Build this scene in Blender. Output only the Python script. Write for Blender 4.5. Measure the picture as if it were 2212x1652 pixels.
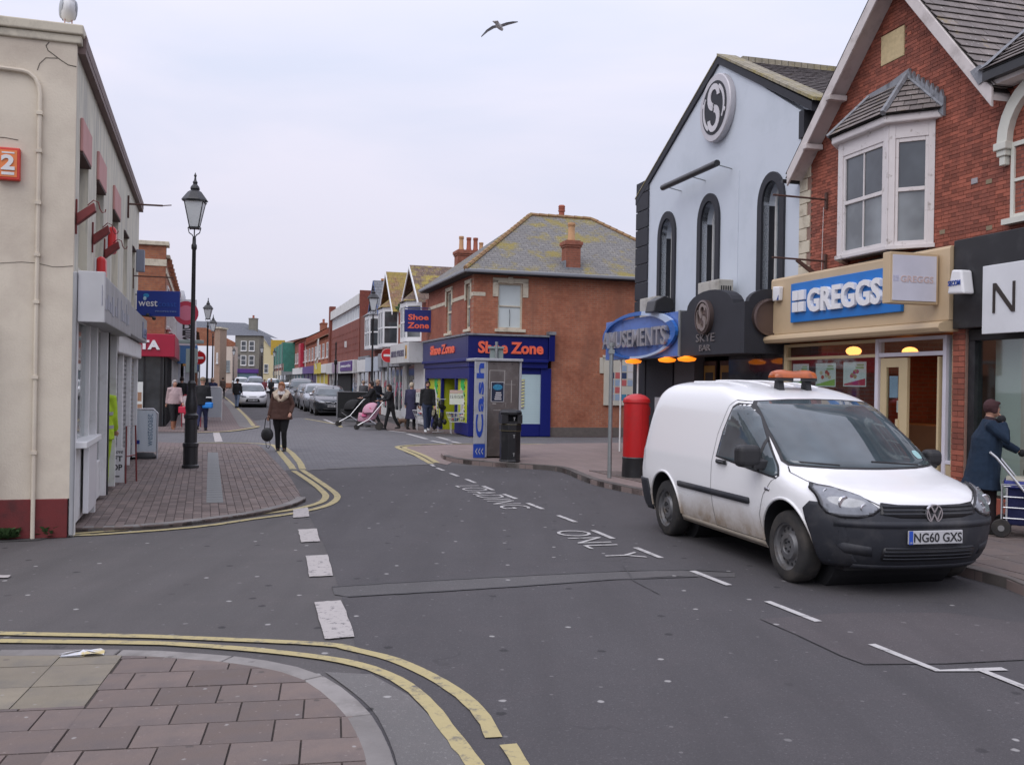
import bpy, bmesh, math, random
from mathutils import Vector, Matrix
from math import pi, sin, cos, radians, hypot, sqrt, atan2
S = bpy.context.scene
for o in list(bpy.data.objects): bpy.data.objects.remove(o)
R = random.Random(7)

# ---------------------------------------------------------------- camera
CAM_H = 1.75; ROLL = radians(1.0); FPX = 2090.0; CX, CY = 1106.0, 826.0
cam_d = bpy.data.cameras.new('camera'); cam = bpy.data.objects.new('camera', cam_d); S.collection.objects.link(cam)
cam_d.sensor_width = 36; cam_d.lens = 36*FPX/2212; cam_d.clip_start = 0.1; cam_d.clip_end = 3000
cam.matrix_world = Matrix.Translation((0, 0, CAM_H)) @ Matrix.Rotation(radians(90), 4, 'X') @ Matrix.Rotation(ROLL, 4, 'Z')
S.camera = cam
# ---------------------------------------------------------------- overcast sky and a very soft sun
SUN_EL, SUN_AZ = radians(48), radians(215)      # azimuth clockwise from +Y : behind the camera, to the left
W = bpy.data.worlds.new('World'); S.world = W; W.use_nodes = True
nt = W.node_tree; nt.nodes.clear()
def wn(t, **k):
    n = nt.nodes.new(t)
    for a, b in k.items(): setattr(n, a, b)
    return n
sky = wn('ShaderNodeTexSky', sky_type='NISHITA', sun_disc=False, sun_elevation=SUN_EL, sun_rotation=SUN_AZ)
bg1 = wn('ShaderNodeBackground'); bg1.inputs[1].default_value = 0.05
bg2 = wn('ShaderNodeBackground'); bg2.inputs[1].default_value = 1.0
tc = wn('ShaderNodeTexCoord'); sep = wn('ShaderNodeSeparateXYZ')
mp = wn('ShaderNodeMapping'); mp.inputs['Scale'].default_value = (1.0, 1.0, 4.0)
ns = wn('ShaderNodeTexNoise'); ns.inputs['Scale'].default_value = 1.7; ns.inputs['Detail'].default_value = 5; ns.inputs['Roughness'].default_value = 0.5; ns.inputs['Distortion'].default_value = 0.4
rp = wn('ShaderNodeValToRGB')
rp.color_ramp.elements[0].position = 0.36; rp.color_ramp.elements[0].color = (0.625, 0.655, 0.795, 1)
rp.color_ramp.elements[1].position = 0.64; rp.color_ramp.elements[1].color = (0.745, 0.725, 0.84, 1)
mr = wn('ShaderNodeMapRange'); mr.inputs[1].default_value = 0.0; mr.inputs[2].default_value = 1.0
mr.inputs[3].default_value = 0.82; mr.inputs[4].default_value = 1.75
mul = wn('ShaderNodeMix', data_type='RGBA', blend_type='MULTIPLY'); mul.inputs[0].default_value = 1
add = wn('ShaderNodeAddShader'); out = wn('ShaderNodeOutputWorld')
L = nt.links.new
L(tc.outputs['Generated'], mp.inputs[0]); L(mp.outputs[0], ns.inputs[0]); L(ns.outputs[0], rp.inputs[0])
L(tc.outputs['Generated'], sep.inputs[0]); L(sep.outputs[2], mr.inputs[0])
L(rp.outputs[0], mul.inputs[6]); L(mr.outputs[0], mul.inputs[7]); L(mul.outputs[2], bg2.inputs[0])
L(sky.outputs[0], bg1.inputs[0]); L(bg1.outputs[0], add.inputs[0]); L(bg2.outputs[0], add.inputs[1]); L(add.outputs[0], out.inputs[0])
bg1.inputs[1].default_value = 0.006
sd = bpy.data.lights.new('sun', 'SUN'); sd.energy = 1.1; sd.angle = radians(50); sd.color = (1.0, 0.97, 0.93)
so = bpy.data.objects.new('sun', sd); S.collection.objects.link(so)
so.rotation_euler = (pi/2-SUN_EL, 0, pi-SUN_AZ)
S.view_settings.view_transform = 'Standard'; S.view_settings.look = 'None'; S.view_settings.gamma = 1
S.view_settings.use_curve_mapping = False; S.view_settings.exposure = 0.12
# ---------------------------------------------------------------- measuring helpers (photo reading -> place on the ground)
def ray(px, py):
    u, v = px-CX, py-CY
    return ((u*cos(ROLL)+v*sin(ROLL))/FPX, 1.0, -(-u*sin(ROLL)+v*cos(ROLL))/FPX)
def gp(px, py, z=0.0):
    d = ray(px, py); t = (z-CAM_H)/d[2]; return (d[0]*t, t)
ZO = {'3': (500, 800, 3.3033), 'b': (0, 1150, 1.7015), 'c': (820, 960, 3.6867), 'd': (1200, 1200, 1.5891), 'e': (560, 760, 4.86), '4': (1000, 480, 2.2938)}
def zg(k, x, y, z=0.0):
    o = ZO[k]; return gp((o[0]+x/o[2])/1.1718, (o[1]+y/o[2])/1.1718, z)
def zz(k, pts, z=0.0): return [zg(k, x, y, z) for x, y in pts]

# ---------------------------------------------------------------- materials
def NT(name):
    m = bpy.data.materials.new(name); m.use_nodes = True
    return m, m.node_tree, m.node_tree.nodes['Principled BSDF']
def nd(t, kind, **k):
    n = t.nodes.new(kind)
    for a, b in k.items(): setattr(n, a, b)
    return n
def rgba(c): return (c[0], c[1], c[2], 1)
def noise(t, vec, scale, detail=4, rough=0.55):
    n = nd(t, 'ShaderNodeTexNoise'); n.inputs['Scale'].default_value = scale; n.inputs['Detail'].default_value = detail
    n.inputs['Roughness'].default_value = rough
    if vec is not None: t.links.new(vec, n.inputs['Vector'])
    return n.outputs[0]
def ramp(t, fac, a, b, ca=(0, 0, 0), cb=(1, 1, 1)):
    r = nd(t, 'ShaderNodeValToRGB'); e = r.color_ramp.elements
    e[0].position = a; e[1].position = b; e[0].color = rgba(ca); e[1].color = rgba(cb)
    t.links.new(fac, r.inputs[0]); return r.outputs[0]
def mix(t, fac, a, b, mode='MIX'):
    n = nd(t, 'ShaderNodeMix', data_type='RGBA', blend_type=mode)
    for s, v in ((n.inputs[0], fac), (n.inputs[6], a), (n.inputs[7], b)):
        if isinstance(v, (int, float)): s.default_value = v
        elif isinstance(v, tuple): s.default_value = rgba(v)
        else: t.links.new(v, s)
    return n.outputs[2]
def math_(t, op, a, b=0.0, c=None):
    n = nd(t, 'ShaderNodeMath', operation=op)
    for i, v in enumerate((a, b) if c is None else (a, b, c)):
        if isinstance(v, (int, float)): n.inputs[i].default_value = v
        else: t.links.new(v, n.inputs[i])
    return n.outputs[0]
def bump(t, p, h, strength=0.3, dist=0.01):
    b = nd(t, 'ShaderNodeBump'); b.inputs['Strength'].default_value = strength; b.inputs['Distance'].default_value = dist
    t.links.new(h, b.inputs['Height']); t.links.new(b.outputs[0], p.inputs['Normal'])
def objc(t): return nd(t, 'ShaderNodeTexCoord').outputs['Object']
def comp(t, v, order):
    s = nd(t, 'ShaderNodeSeparateXYZ'); t.links.new(v, s.inputs[0]); c = nd(t, 'ShaderNodeCombineXYZ')
    for i, a in enumerate(order):
        if a in 'xyz': t.links.new(s.outputs['xyz'.index(a)], c.inputs[i])
    return c.outputs[0]
def rnd(t):
    """one random number per object or per loose piece of a joined mesh"""
    g = nd(t, 'ShaderNodeNewGeometry'); o = nd(t, 'ShaderNodeObjectInfo')
    return math_(t, 'FRACT', math_(t, 'ADD', g.outputs['Random Per Island'], o.outputs['Random']))
MC = {}
def M(name, col, rough=0.6, metal=0.0, var=0.12, vs=3.0, bmp=0.0, bs=60.0, dirt=None, ds=1.5, da=0.5, db=0.7, streak=False, emit=0.0, spec=0.5, coat=0.0, piece=0.0):
    if name in MC: return MC[name]
    m, t, p = NT(name); v = objc(t)
    n = noise(t, v, vs)
    c = mix(t, n, tuple(x*(1-var) for x in col), tuple(min(1, x*(1+var)) for x in col))
    if piece:
        c = mix(t, 1.0, c, ramp(t, rnd(t), 0, 1, (1-piece,)*3, (1+piece*.6,)*3), 'MULTIPLY')
    if dirt:
        vv = v
        if streak:
            mp_ = nd(t, 'ShaderNodeMapping'); mp_.inputs['Scale'].default_value = (3, 3, 0.35); t.links.new(v, mp_.inputs[0]); vv = mp_.outputs[0]
        c = mix(t, ramp(t, noise(t, vv, ds, 6, .62), da, db), c, dirt)
    t.links.new(c, p.inputs['Base Color'])
    p.inputs['Roughness'].default_value = rough; p.inputs['Metallic'].default_value = metal
    p.inputs['Specular IOR Level'].default_value = spec; p.inputs['Coat Weight'].default_value = coat
    if bmp: bump(t, p, noise(t, v, bs, 3), bmp)
    if emit: t.links.new(c, p.inputs['Emission Color']); p.inputs['Emission Strength'].default_value = emit
    MC[name] = m; return m
def brick_mat(name, c1, c2, mortar, order='xz', var=0.35, stain=None, w=0.225, h=0.075):
    if name in MC: return MC[name]
    m, t, p = NT(name); v = objc(t)
    vv = comp(t, v, order+'0')
    b = nd(t, 'ShaderNodeTexBrick'); t.links.new(vv, b.inputs['Vector'])
    b.inputs['Scale'].default_value = 1; b.inputs['Brick Width'].default_value = w; b.inputs['Row Height'].default_value = h
    b.inputs['Mortar Size'].default_value = 0.008; b.inputs['Mortar Smooth'].default_value = 0.2; b.inputs['Bias'].default_value = 0
    b.inputs['Color1'].default_value = rgba(c1); b.inputs['Color2'].default_value = rgba(c2); b.inputs['Mortar'].default_value = rgba(mortar)
    c = mix(t, ramp(t, noise(t, v, 0.9, 6, .65), .35, .7), b.outputs['Color'], tuple(x*(1-var) for x in c2))
    c = mix(t, math_(t, 'MULTIPLY', ramp(t, noise(t, v, 7, 3), .45, .75), .4), c, tuple(min(1, x*1.3) for x in c1))
    if stain:
        mp_ = nd(t, 'ShaderNodeMapping'); mp_.inputs['Scale'].default_value = (1.2, 1.2, 0.3); t.links.new(v, mp_.inputs[0])
        c = mix(t, ramp(t, noise(t, mp_.outputs[0], 1.4, 5), .5, .75), c, stain)
    t.links.new(c, p.inputs['Base Color']); p.inputs['Roughness'].default_value = 0.85
    bump(t, p, math_(t, 'SUBTRACT', 1.0, b.outputs['Fac']), 0.5, 0.008)
    MC[name] = m; return m
def roof_mat(name, c1, c2, moss, amt=(.45, .6), order='xy', w=0.25, h=0.16, pieces=False):
    if name in MC: return MC[name]
    m, t, p = NT(name); v = objc(t)
    if pieces:
        c = ramp(t, rnd(t), 0, 1, c1, c2)
        fac = None
    else:
        b = nd(t, 'ShaderNodeTexBrick'); t.links.new(comp(t, v, order+'0'), b.inputs['Vector'])
        b.inputs['Scale'].default_value = 1; b.inputs['Brick Width'].default_value = w; b.inputs['Row Height'].default_value = h
        b.inputs['Mortar Size'].default_value = 0.011; b.inputs['Mortar Smooth'].default_value = 0.6
        b.inputs['Color1'].default_value = rgba(c1); b.inputs['Color2'].default_value = rgba(c2); b.inputs['Mortar'].default_value = rgba(tuple(x*.3 for x in c1))
        c = b.outputs['Color']; fac = b.outputs['Fac']
    c = mix(t, ramp(t, noise(t, v, 3, 5, .7), .4, .75), c, tuple(x*.62 for x in c2))
    c = mix(t, ramp(t, noise(t, v, 1.1, 8, .72), amt[0], amt[1]), c, moss)
    c = mix(t, ramp(t, noise(t, v, 22, 2), .66, .74), c, (0.5, 0.5, 0.46))
    t.links.new(c, p.inputs['Base Color']); p.inputs['Roughness'].default_value = 0.8
    h_ = noise(t, v, 9, 6)
    if fac: h_ = math_(t, 'SUBTRACT', h_, fac)
    bump(t, p, h_, 0.6, 0.02)
    MC[name] = m; return m
def glass_dark(name, c=(0.03, 0.035, 0.04), rough=0.06):
    if name in MC: return MC[name]
    m, t, p = NT(name); v = objc(t)
    t.links.new(mix(t, ramp(t, noise(t, v, 1.2, 3), .35, .7), c, tuple(min(1, x*2.4+.01) for x in c)), p.inputs['Base Color'])
    p.inputs['Roughness'].default_value = rough; p.inputs['Specular IOR Level'].default_value = 0.9
    bump(t, p, noise(t, v, 1.6, 1), 0.05, 0.02)
    MC[name] = m; return m
def glass_clear(name, tint=(0.85, 0.9, 0.9)):
    if name in MC: return MC[name]
    m = bpy.data.materials.new(name); m.use_nodes = True; t = m.node_tree; t.nodes.clear()
    o = nd(t, 'ShaderNodeOutputMaterial'); x = nd(t, 'ShaderNodeMixShader'); tr = nd(t, 'ShaderNodeBsdfTransparent'); gl = nd(t, 'ShaderNodeBsdfGlossy')
    lw = nd(t, 'ShaderNodeLayerWeight'); lw.inputs[0].default_value = .5
    fa = math_(t, 'ADD', math_(t, 'MULTIPLY', math_(t, 'POWER', lw.outputs['Facing'], 4.0), .75), .07)
    tr.inputs[0].default_value = rgba(tint); gl.inputs[0].default_value = (1, 1, 1, 1); gl.inputs[1].default_value = 0.03
    t.links.new(fa, x.inputs[0]); t.links.new(tr.outputs[0], x.inputs[1]); t.links.new(gl.outputs[0], x.inputs[2]); t.links.new(x.outputs[0], o.inputs[0])
    MC[name] = m; return m

# ---------------------------------------------------------------- mesh builder
class MB:
    def __init__(s): s.v = []; s.f = []; s.m = []
    def poly(s, pts, m=0):
        i = len(s.v); s.v += [tuple(p) for p in pts]; s.f.append(tuple(range(i, i+len(pts)))); s.m.append(m); return s
    def box(s, x0, x1, y0, y1, z0, z1, m=0):
        i = len(s.v); s.v += [(x, y, z) for z in (z0, z1) for y in (y0, y1) for x in (x0, x1)]
        for f in ((0, 2, 3, 1), (4, 5, 7, 6), (0, 1, 5, 4), (2, 6, 7, 3), (0, 4, 6, 2), (1, 3, 7, 5)):
            s.f.append(tuple(i+k for k in f)); s.m.append(m)
        return s
    def prism(s, poly, axis, a0, a1, m=0):
        """extrude a 2-D polygon; axis 'y': poly=(x,z); 'x': poly=(y,z); 'z': poly=(x,y)"""
        def P(p, a): return {'y': (p[0], a, p[1]), 'x': (a, p[0], p[1]), 'z': (p[0], p[1], a)}[axis]
        n = len(poly); i = len(s.v)
        s.v += [P(p, a0) for p in poly]+[P(p, a1) for p in poly]
        s.f.append(tuple(range(i, i+n))); s.f.append(tuple(range(i+2*n-1, i+n-1, -1))); s.m += [m, m]
        for k in range(n): s.f.append((i+k, i+n+k, i+n+(k+1) % n, i+(k+1) % n)); s.m.append(m)
        return s
    def tube(s, pts, r, n=8, m=0, sx=1.0, cap=True, up=None):
        pts = [Vector(p) for p in pts]; k = len(pts); rs = r if isinstance(r, (list, tuple)) else [r]*k
        i0 = len(s.v); ref = None
        for i, p in enumerate(pts):
            d = (pts[min(i+1, k-1)]-pts[max(i-1, 0)]).normalized()
            if ref is None: ref = Vector(up) if up else (Vector((0, 0, 1)) if abs(d.z) < .9 else Vector((0, 1, 0)))
            a = d.cross(ref); a = a.normalized() if a.length > 1e-6 else Vector((1, 0, 0)); b = a.cross(d).normalized(); ref = b
            rr = rs[i]; rx, ry = (rr if isinstance(rr, tuple) else (rr*sx, rr))
            for j in range(n):
                t = 2*pi*j/n; s.v.append(tuple(p+a*(rx*cos(t))+b*(ry*sin(t))))
        for i in range(k-1):
            for j in range(n):
                a0 = i0+i*n+j; b0 = i0+i*n+(j+1) % n
                s.f.append((a0, b0, b0+n, a0+n)); s.m.append(m)
        if cap: s.f.append(tuple(i0+n-1-j for j in range(n))); s.f.append(tuple(i0+(k-1)*n+j for j in range(n))); s.m += [m, m]
        return s
    def lathe(s, prof, c=(0, 0, 0), n=16, m=0, axis='z', cap=True):
        i0 = len(s.v); k = len(prof)
        for r, h in prof:
            for j in range(n):
                t = 2*pi*(j+.5)/n; a, b = r*cos(t), r*sin(t)
                s.v.append({'z': (c[0]+a, c[1]+b, c[2]+h), 'y': (c[0]+a, c[1]+h, c[2]+b), 'x': (c[0]+h, c[1]+a, c[2]+b)}[axis])
        for i in range(k-1):
            for j in range(n):
                a0 = i0+i*n+j; b0 = i0+i*n+(j+1) % n; s.f.append((a0, b0, b0+n, a0+n)); s.m.append(m)
        if cap: s.f.append(tuple(i0+n-1-j for j in range(n))); s.f.append(tuple(i0+(k-1)*n+j for j in range(n))); s.m += [m, m]
        return s
    def ball(s, c, r, n=12, m=0):
        r = r if isinstance(r, tuple) else (r, r, r); i0 = len(s.v); k = n//2
        for i in range(1, k):
            a = pi*i/k
            for j in range(n): b = 2*pi*j/n; s.v.append((c[0]+r[0]*sin(a)*cos(b), c[1]+r[1]*sin(a)*sin(b), c[2]+r[2]*cos(a)))
        for i in range(k-2):
            for j in range(n):
                a0 = i0+i*n+j; b0 = i0+i*n+(j+1) % n; s.f.append((a0, a0+n, b0+n, b0)); s.m.append(m)
        t_ = len(s.v); s.v += [(c[0], c[1], c[2]+r[2]), (c[0], c[1], c[2]-r[2])]
        for j in range(n):
            s.f.append((t_, i0+j, i0+(j+1) % n)); s.m.append(m)
            q = i0+(k-2)*n; s.f.append((t_+1, q+(j+1) % n, q+j)); s.m.append(m)
        return s
    def xf(s, mat):
        s.v = [tuple(mat @ Vector(p)) for p in s.v]; return s
    def join(s, o, m=None):
        i = len(s.v); s.v += o.v; s.f += [tuple(i+k for k in f) for f in o.f]; s.m += (o.m if m is None else [m]*len(o.m)); return s
    def mesh(s, name, mats, smooth=False, fix=False, weld=False):
        me = bpy.data.meshes.new(name); me.from_pydata(s.v, [], s.f)
        for x in (mats if isinstance(mats, (list, tuple)) else [mats]): me.materials.append(x)
        if any(s.m): me.polygons.foreach_set('material_index', s.m)
        if fix or weld:
            b = bmesh.new(); b.from_mesh(me)
            if weld: bmesh.ops.remove_doubles(b, verts=b.verts, dist=weld if isinstance(weld, float) else 1e-4)
            if fix: bmesh.ops.recalc_face_normals(b, faces=b.faces)
            b.to_mesh(me); b.free()
        if smooth:
            ang = smooth if isinstance(smooth, float) else radians(38)
            smooth_mesh(me, ang)
        me.update(); return me
    def build(s, name, mats, parent=None, loc=(0, 0, 0), rz=0.0, smooth=False, fix=True, bevel=0.0, label=None, weld=False, kind=None, seg=2):
        o = bpy.data.objects.new(name, s.mesh(name, mats, smooth, fix, weld)); S.collection.objects.link(o)
        o.location = loc; o.rotation_euler = (0, 0, rz)
        if parent: o.parent = parent
        if bevel:
            b = o.modifiers.new('bevel', 'BEVEL'); b.width = bevel; b.segments = seg; b.limit_method = 'ANGLE'; b.angle_limit = radians(35)
        if label: o['label'] = label
        if kind: o['kind'] = kind
        return o
def smooth_mesh(me, ang=radians(38)):
    b = bmesh.new(); b.from_mesh(me)
    for f in b.faces: f.smooth = True
    for e in b.edges:
        if len(e.link_faces) == 2 and e.calc_face_angle(0) > ang: e.smooth = False
    b.to_mesh(me); b.free()
def thing(name, label, cat, loc=(0, 0, 0), rz=0.0, group=None):
    o = bpy.data.objects.new(name, None); S.collection.objects.link(o); o.empty_display_size = .2
    o.location = loc; o.rotation_euler = (0, 0, rz); return tag(o, label, cat, group)
def tag(o, label, cat, group=None):
    o['label'] = label; o['category'] = cat
    if group: o['group'] = group
    return o
def struct(mb, name, mat, **k):
    return mb.build(name, mat, kind='structure', **k)
def copy_tree(o, parent=None):
    c = o.copy(); S.collection.objects.link(c); c.parent = parent
    for ch in list(o.children): copy_tree(ch, c)
    return c
def bake(o):
    """apply modifiers by evaluation"""
    dg = bpy.context.evaluated_depsgraph_get(); dg.update()
    me = bpy.data.meshes.new_from_object(o.evaluated_get(dg)); o.modifiers.clear(); o.data = me; return o
def clip(poly, x0, x1, y0, y1):
    """Sutherland-Hodgman: polygon clipped to a rectangle"""
    for ax, lim, sg in ((0, x0, 1), (0, x1, -1), (1, y0, 1), (1, y1, -1)):
        out_ = []
        for i in range(len(poly)):
            a, b = poly[i-1], poly[i]; da, db = (a[ax]-lim)*sg, (b[ax]-lim)*sg
            if (da >= 0) != (db >= 0):
                t = da/(da-db); out_.append((a[0]+(b[0]-a[0])*t, a[1]+(b[1]-a[1])*t))
            if db >= 0: out_.append(b)
        poly = out_
        if len(poly) < 3: return []
    return poly
def area(p): return abs(sum(p[i-1][0]*p[i][1]-p[i][0]*p[i-1][1] for i in range(len(p))))/2
def text(body, x0, x1, z0, z1, y, mat, parent=None, name='lettering', depth=0.01, bold=0.0, space=1.0, mtx=None, slab=False, slant=0.0):
    """text fitted into a rectangle of the x-z plane, facing -y; mtx places it elsewhere"""
    c = bpy.data.curves.new(name, 'FONT'); c.body = body; c.extrude = 0.5; c.offset = bold; c.space_character = space; c.resolution_u = 3; c.shear = slant
    c.align_x = 'CENTER'
    o = bpy.data.objects.new('tmp', c); S.collection.objects.link(o)
    dg = bpy.context.evaluated_depsgraph_get(); dg.update()
    me = bpy.data.meshes.new_from_object(o.evaluated_get(dg)); bpy.data.objects.remove(o)
    xs = [v.co.x for v in me.vertices]; ys = [v.co.y for v in me.vertices]
    if not xs: return None
    ax, bx, ay, by = min(xs), max(xs), min(ys), max(ys)
    for v in me.vertices:
        x = x0+(v.co.x-ax)/(bx-ax)*(x1-x0); z = z0+(v.co.y-ay)/(by-ay)*(z1-z0)
        v.co = Vector((x, y-depth/2-v.co.z*depth, z))
    me.materials.clear(); me.materials.append(mat); me.name = name
    for p in me.polygons: p.material_index = 0; p.use_smooth = False
    if mtx is not None: me.transform(mtx)
    ob = bpy.data.objects.new(name, me); S.collection.objects.link(ob)
    if parent: ob.parent = parent
    return ob
# ================================================================ materials used in many places
ASPH = (0.098, 0.094, 0.102)
def asphalt(name, c, spots=True):
    m, t, p = NT(name); v = objc(t)
    a = mix(t, ramp(t, noise(t, v, .45, 6, .65), .3, .72), tuple(x*.80 for x in c), tuple(x*1.22 for x in c))
    a = mix(t, math_(t, 'MULTIPLY', ramp(t, noise(t, v, 2.3, 5, .7), .48, .7), .5), a, (c[0]*1.32, c[1]*1.22, c[2]*1.2))
    a = mix(t, ramp(t, noise(t, v, 150, 2, .7), .35, .7), tuple(x*.72 for x in c), a)
    a = mix(t, ramp(t, noise(t, v, 60, 2, .7), .60, .72), a, tuple(x*1.45 for x in c))
    mp_ = nd(t, 'ShaderNodeMapping'); mp_.inputs['Rotation'].default_value = (0, 0, .25); mp_.inputs['Scale'].default_value = (2.2, .25, 1); t.links.new(v, mp_.inputs[0])
    a = mix(t, math_(t, 'MULTIPLY', ramp(t, noise(t, mp_.outputs[0], 1.0, 5), .45, .72), .55), a, tuple(x*.60 for x in c))
    if spots:
        for sc, th, col, amt in ((1.9, .034, (.38, .37, .36), .75), (1.6, .045, (.025, .024, .026), .8), (3.4, .036, (.21, .20, .2), .5)):
            vo = nd(t, 'ShaderNodeTexVoronoi', voronoi_dimensions='2D'); vo.inputs['Scale'].default_value = sc; t.links.new(v, vo.inputs['Vector'])
            s_ = ramp(t, math_(t, 'ADD', vo.outputs['Distance'], math_(t, 'MULTIPLY', noise(t, v, 30, 2), .05)), th+.02, th+.035, (1, 1, 1), (0, 0, 0))
            sc2 = nd(t, 'ShaderNodeSeparateColor'); t.links.new(vo.outputs['Color'], sc2.inputs[0])
            a = mix(t, math_(t, 'MULTIPLY', math_(t, 'MULTIPLY', s_, ramp(t, sc2.outputs[0], .60, .75)), amt), a, col)
        vo = nd(t, 'ShaderNodeTexVoronoi', feature='DISTANCE_TO_EDGE'); vo.inputs['Scale'].default_value = .33
        w_ = nd(t, 'ShaderNodeVectorMath', operation='ADD'); t.links.new(v, w_.inputs[0])
        nz = nd(t, 'ShaderNodeTexNoise'); nz.inputs['Scale'].default_value = 2.5; nz.inputs['Detail'].default_value = 6; t.links.new(v, nz.inputs[0]); t.links.new(nz.outputs['Color'], w_.inputs[1]); t.links.new(w_.outputs[0], vo.inputs['Vector'])
        a = mix(t, math_(t, 'MULTIPLY', ramp(t, vo.outputs['Distance'], .002, .008, (1, 1, 1), (0, 0, 0)), ramp(t, noise(t, v, .6, 2), .54, .66)), a, (.045, .043, .045))
    t.links.new(a, p.inputs['Base Color']); p.inputs['Roughness'].default_value = .82; p.inputs['Specular IOR Level'].default_value = .35
    bump(t, p, noise(t, v, 130, 2, .7), .45, .006); return m
m_road = asphalt('asphalt_main', (.082, .077, .081)); m_side = asphalt('asphalt_side', (.105, .098, .098)); m_patch = asphalt('asphalt_patch', (.095, .085, .088))
m_gutter = asphalt('worn_concrete_gutter', (.165, .158, .155)); m_band = asphalt('asphalt_band', (.112, .107, .108), True)
m_kerb = M('kerb_concrete', (.235, .22, .21), .85, var=.25, vs=5, bmp=.3, dirt=(.15, .14, .13), ds=3, piece=.25)
m_slab = M('slab_red', (.168, .128, .112), .85, var=.2, vs=5, bmp=.35, bs=140, dirt=(.105, .088, .088), ds=4, da=.42, db=.8, piece=.22)
m_slab2 = M('slab_buff', (.235, .205, .155), .85, var=.15, vs=6, bmp=.35, bs=140, dirt=(.17, .155, .13), ds=3, piece=.1)
m_block = M('paver_red', (.180, .138, .122), .85, var=.2, vs=4, bmp=.3, bs=140, dirt=(.15, .125, .12), ds=1.2, da=.45, db=.75, piece=.3)
m_joint = M('joint_sand', (.075, .062, .055), .95, var=.3, vs=20)
def gum(m, amt=.7):
    t = m.node_tree; p = t.nodes['Principled BSDF']; src = p.inputs['Base Color'].links[0].from_socket; v = nd(t, 'ShaderNodeNewGeometry').outputs['Position']; a = src
    for sc, th, c in ((3.0, .03, (.36, .35, .34)), (2.1, .035, (.06, .05, .048)), (11, .06, (.24, .2, .185))):
        vo = nd(t, 'ShaderNodeTexVoronoi', voronoi_dimensions='2D'); vo.inputs['Scale'].default_value = sc; t.links.new(v, vo.inputs['Vector'])
        s_ = ramp(t, math_(t, 'ADD', vo.outputs['Distance'], math_(t, 'MULTIPLY', noise(t, v, 34, 2), .06)), th+.02, th+.04, (1, 1, 1), (0, 0, 0))
        q = nd(t, 'ShaderNodeSeparateColor'); t.links.new(vo.outputs['Color'], q.inputs[0]); a = mix(t, math_(t, 'MULTIPLY', math_(t, 'MULTIPLY', s_, ramp(t, q.outputs[0], .45, .7)), amt), a, c)
    t.links.new(mix(t, math_(t, 'MULTIPLY', ramp(t, noise(t, v, 1.3, 6, .7), .42, .7), .35), a, (.10, .09, .085)), p.inputs['Base Color'])
gum(m_slab); gum(m_slab2, .5); gum(m_kerb, .4)
m_soil = M('dirt', (.07, .06, .05), .95, var=.4, vs=8)
def paving_tex(name, c1, c2, j, w=.2, h=.1):
    m, t, p = NT(name); v = objc(t)
    b = nd(t, 'ShaderNodeTexBrick'); t.links.new(v, b.inputs['Vector'])
    b.inputs['Scale'].default_value = 1; b.inputs['Brick Width'].default_value = w; b.inputs['Row Height'].default_value = h; b.inputs['Mortar Size'].default_value = .006
    b.inputs['Color1'].default_value = rgba(c1); b.inputs['Color2'].default_value = rgba(c2); b.inputs['Mortar'].default_value = rgba(j)
    c = mix(t, math_(t, 'MULTIPLY', ramp(t, noise(t, v, .7, 6, .65), .35, .7), .55), b.outputs['Color'], tuple((x+y)*.36 for x, y in zip(c1, c2)))
    c = mix(t, ramp(t, noise(t, v, 9, 2), .72, .78), c, (.3, .29, .28))
    t.links.new(c, p.inputs['Base Color']); p.inputs['Roughness'].default_value = .85
    bump(t, p, math_(t, 'SUBTRACT', noise(t, v, 60, 2), b.outputs['Fac']), .4, .006); return m
m_pav_far = paving_tex('paving_far', (.19, .14, .13), (.155, .118, .112), (.09, .075, .07))
m_table = paving_tex('paving_grey_blocks', (.165, .16, .165), (.12, .118, .125), (.06, .058, .062), .21, .105)
m_pav_isl = paving_tex('paving_island', (.25, .19, .175), (.22, .17, .155), (.14, .12, .11), .4, .4)
def worn(name, c, under, a=.62, b=.7, sc=9):
    m, t, p = NT(name); v = objc(t)
    f = ramp(t, noise(t, v, sc, 8, .75), a, b); k = mix(t, noise(t, v, 30, 3), tuple(x*.85 for x in c), c)
    t.links.new(mix(t, f, k, under), p.inputs['Base Color']); p.inputs['Roughness'].default_value = .8; bump(t, p, noise(t, v, 130, 2), .3, .004); return m
m_yel = worn('paint_yellow', (.44, .37, .185), (.12, .115, .11), .52, .66)
m_whi = worn('paint_white', (.43, .40, .385), (.12, .115, .12), .55, .63, 16)
m_whi2 = worn('paint_white_thin', (.50, .485, .475), (.10, .095, .10), .52, .68, 12)
black_m = M('black_paint', (.018, .018, .02), .38, var=.3, bmp=.05, dirt=(.05, .048, .045), ds=4, da=.55, db=.8)
black_pl = M('black_plastic', (.02, .02, .022), .55, var=.2)
white_m = M('white_paint', (.72, .72, .71), .5, var=.05, dirt=(.45, .43, .4), ds=3, da=.55, db=.8)
white_g = M('white_gloss', (.78, .78, .79), .25, var=.03)
upvc = M('white_upvc', (.74, .75, .76), .35, var=.04, dirt=(.5, .5, .48), ds=2.5, da=.6, db=.85)
steel = M('galvanised', (.30, .32, .32), .5, .6, var=.2, vs=12)
chrome = M('chrome', (.75, .75, .76), .15, 1.0, var=.05)
lead = M('lead_sheet', (.24, .25, .27), .6, .2, var=.3, vs=5, dirt=(.12, .12, .13), ds=6)
dark = M('dark_interior', (.012, .012, .013), .9)
gl_dark = glass_dark('window_glass'); gl_mid = glass_dark('window_glass_net', (.10, .11, .115), .12); gl_clear = glass_clear('shop_glass')
stone_c = M('cream_stone', (.60, .54, .42), .8, var=.15, vs=8, bmp=.2, dirt=(.36, .31, .23), ds=4)
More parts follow.
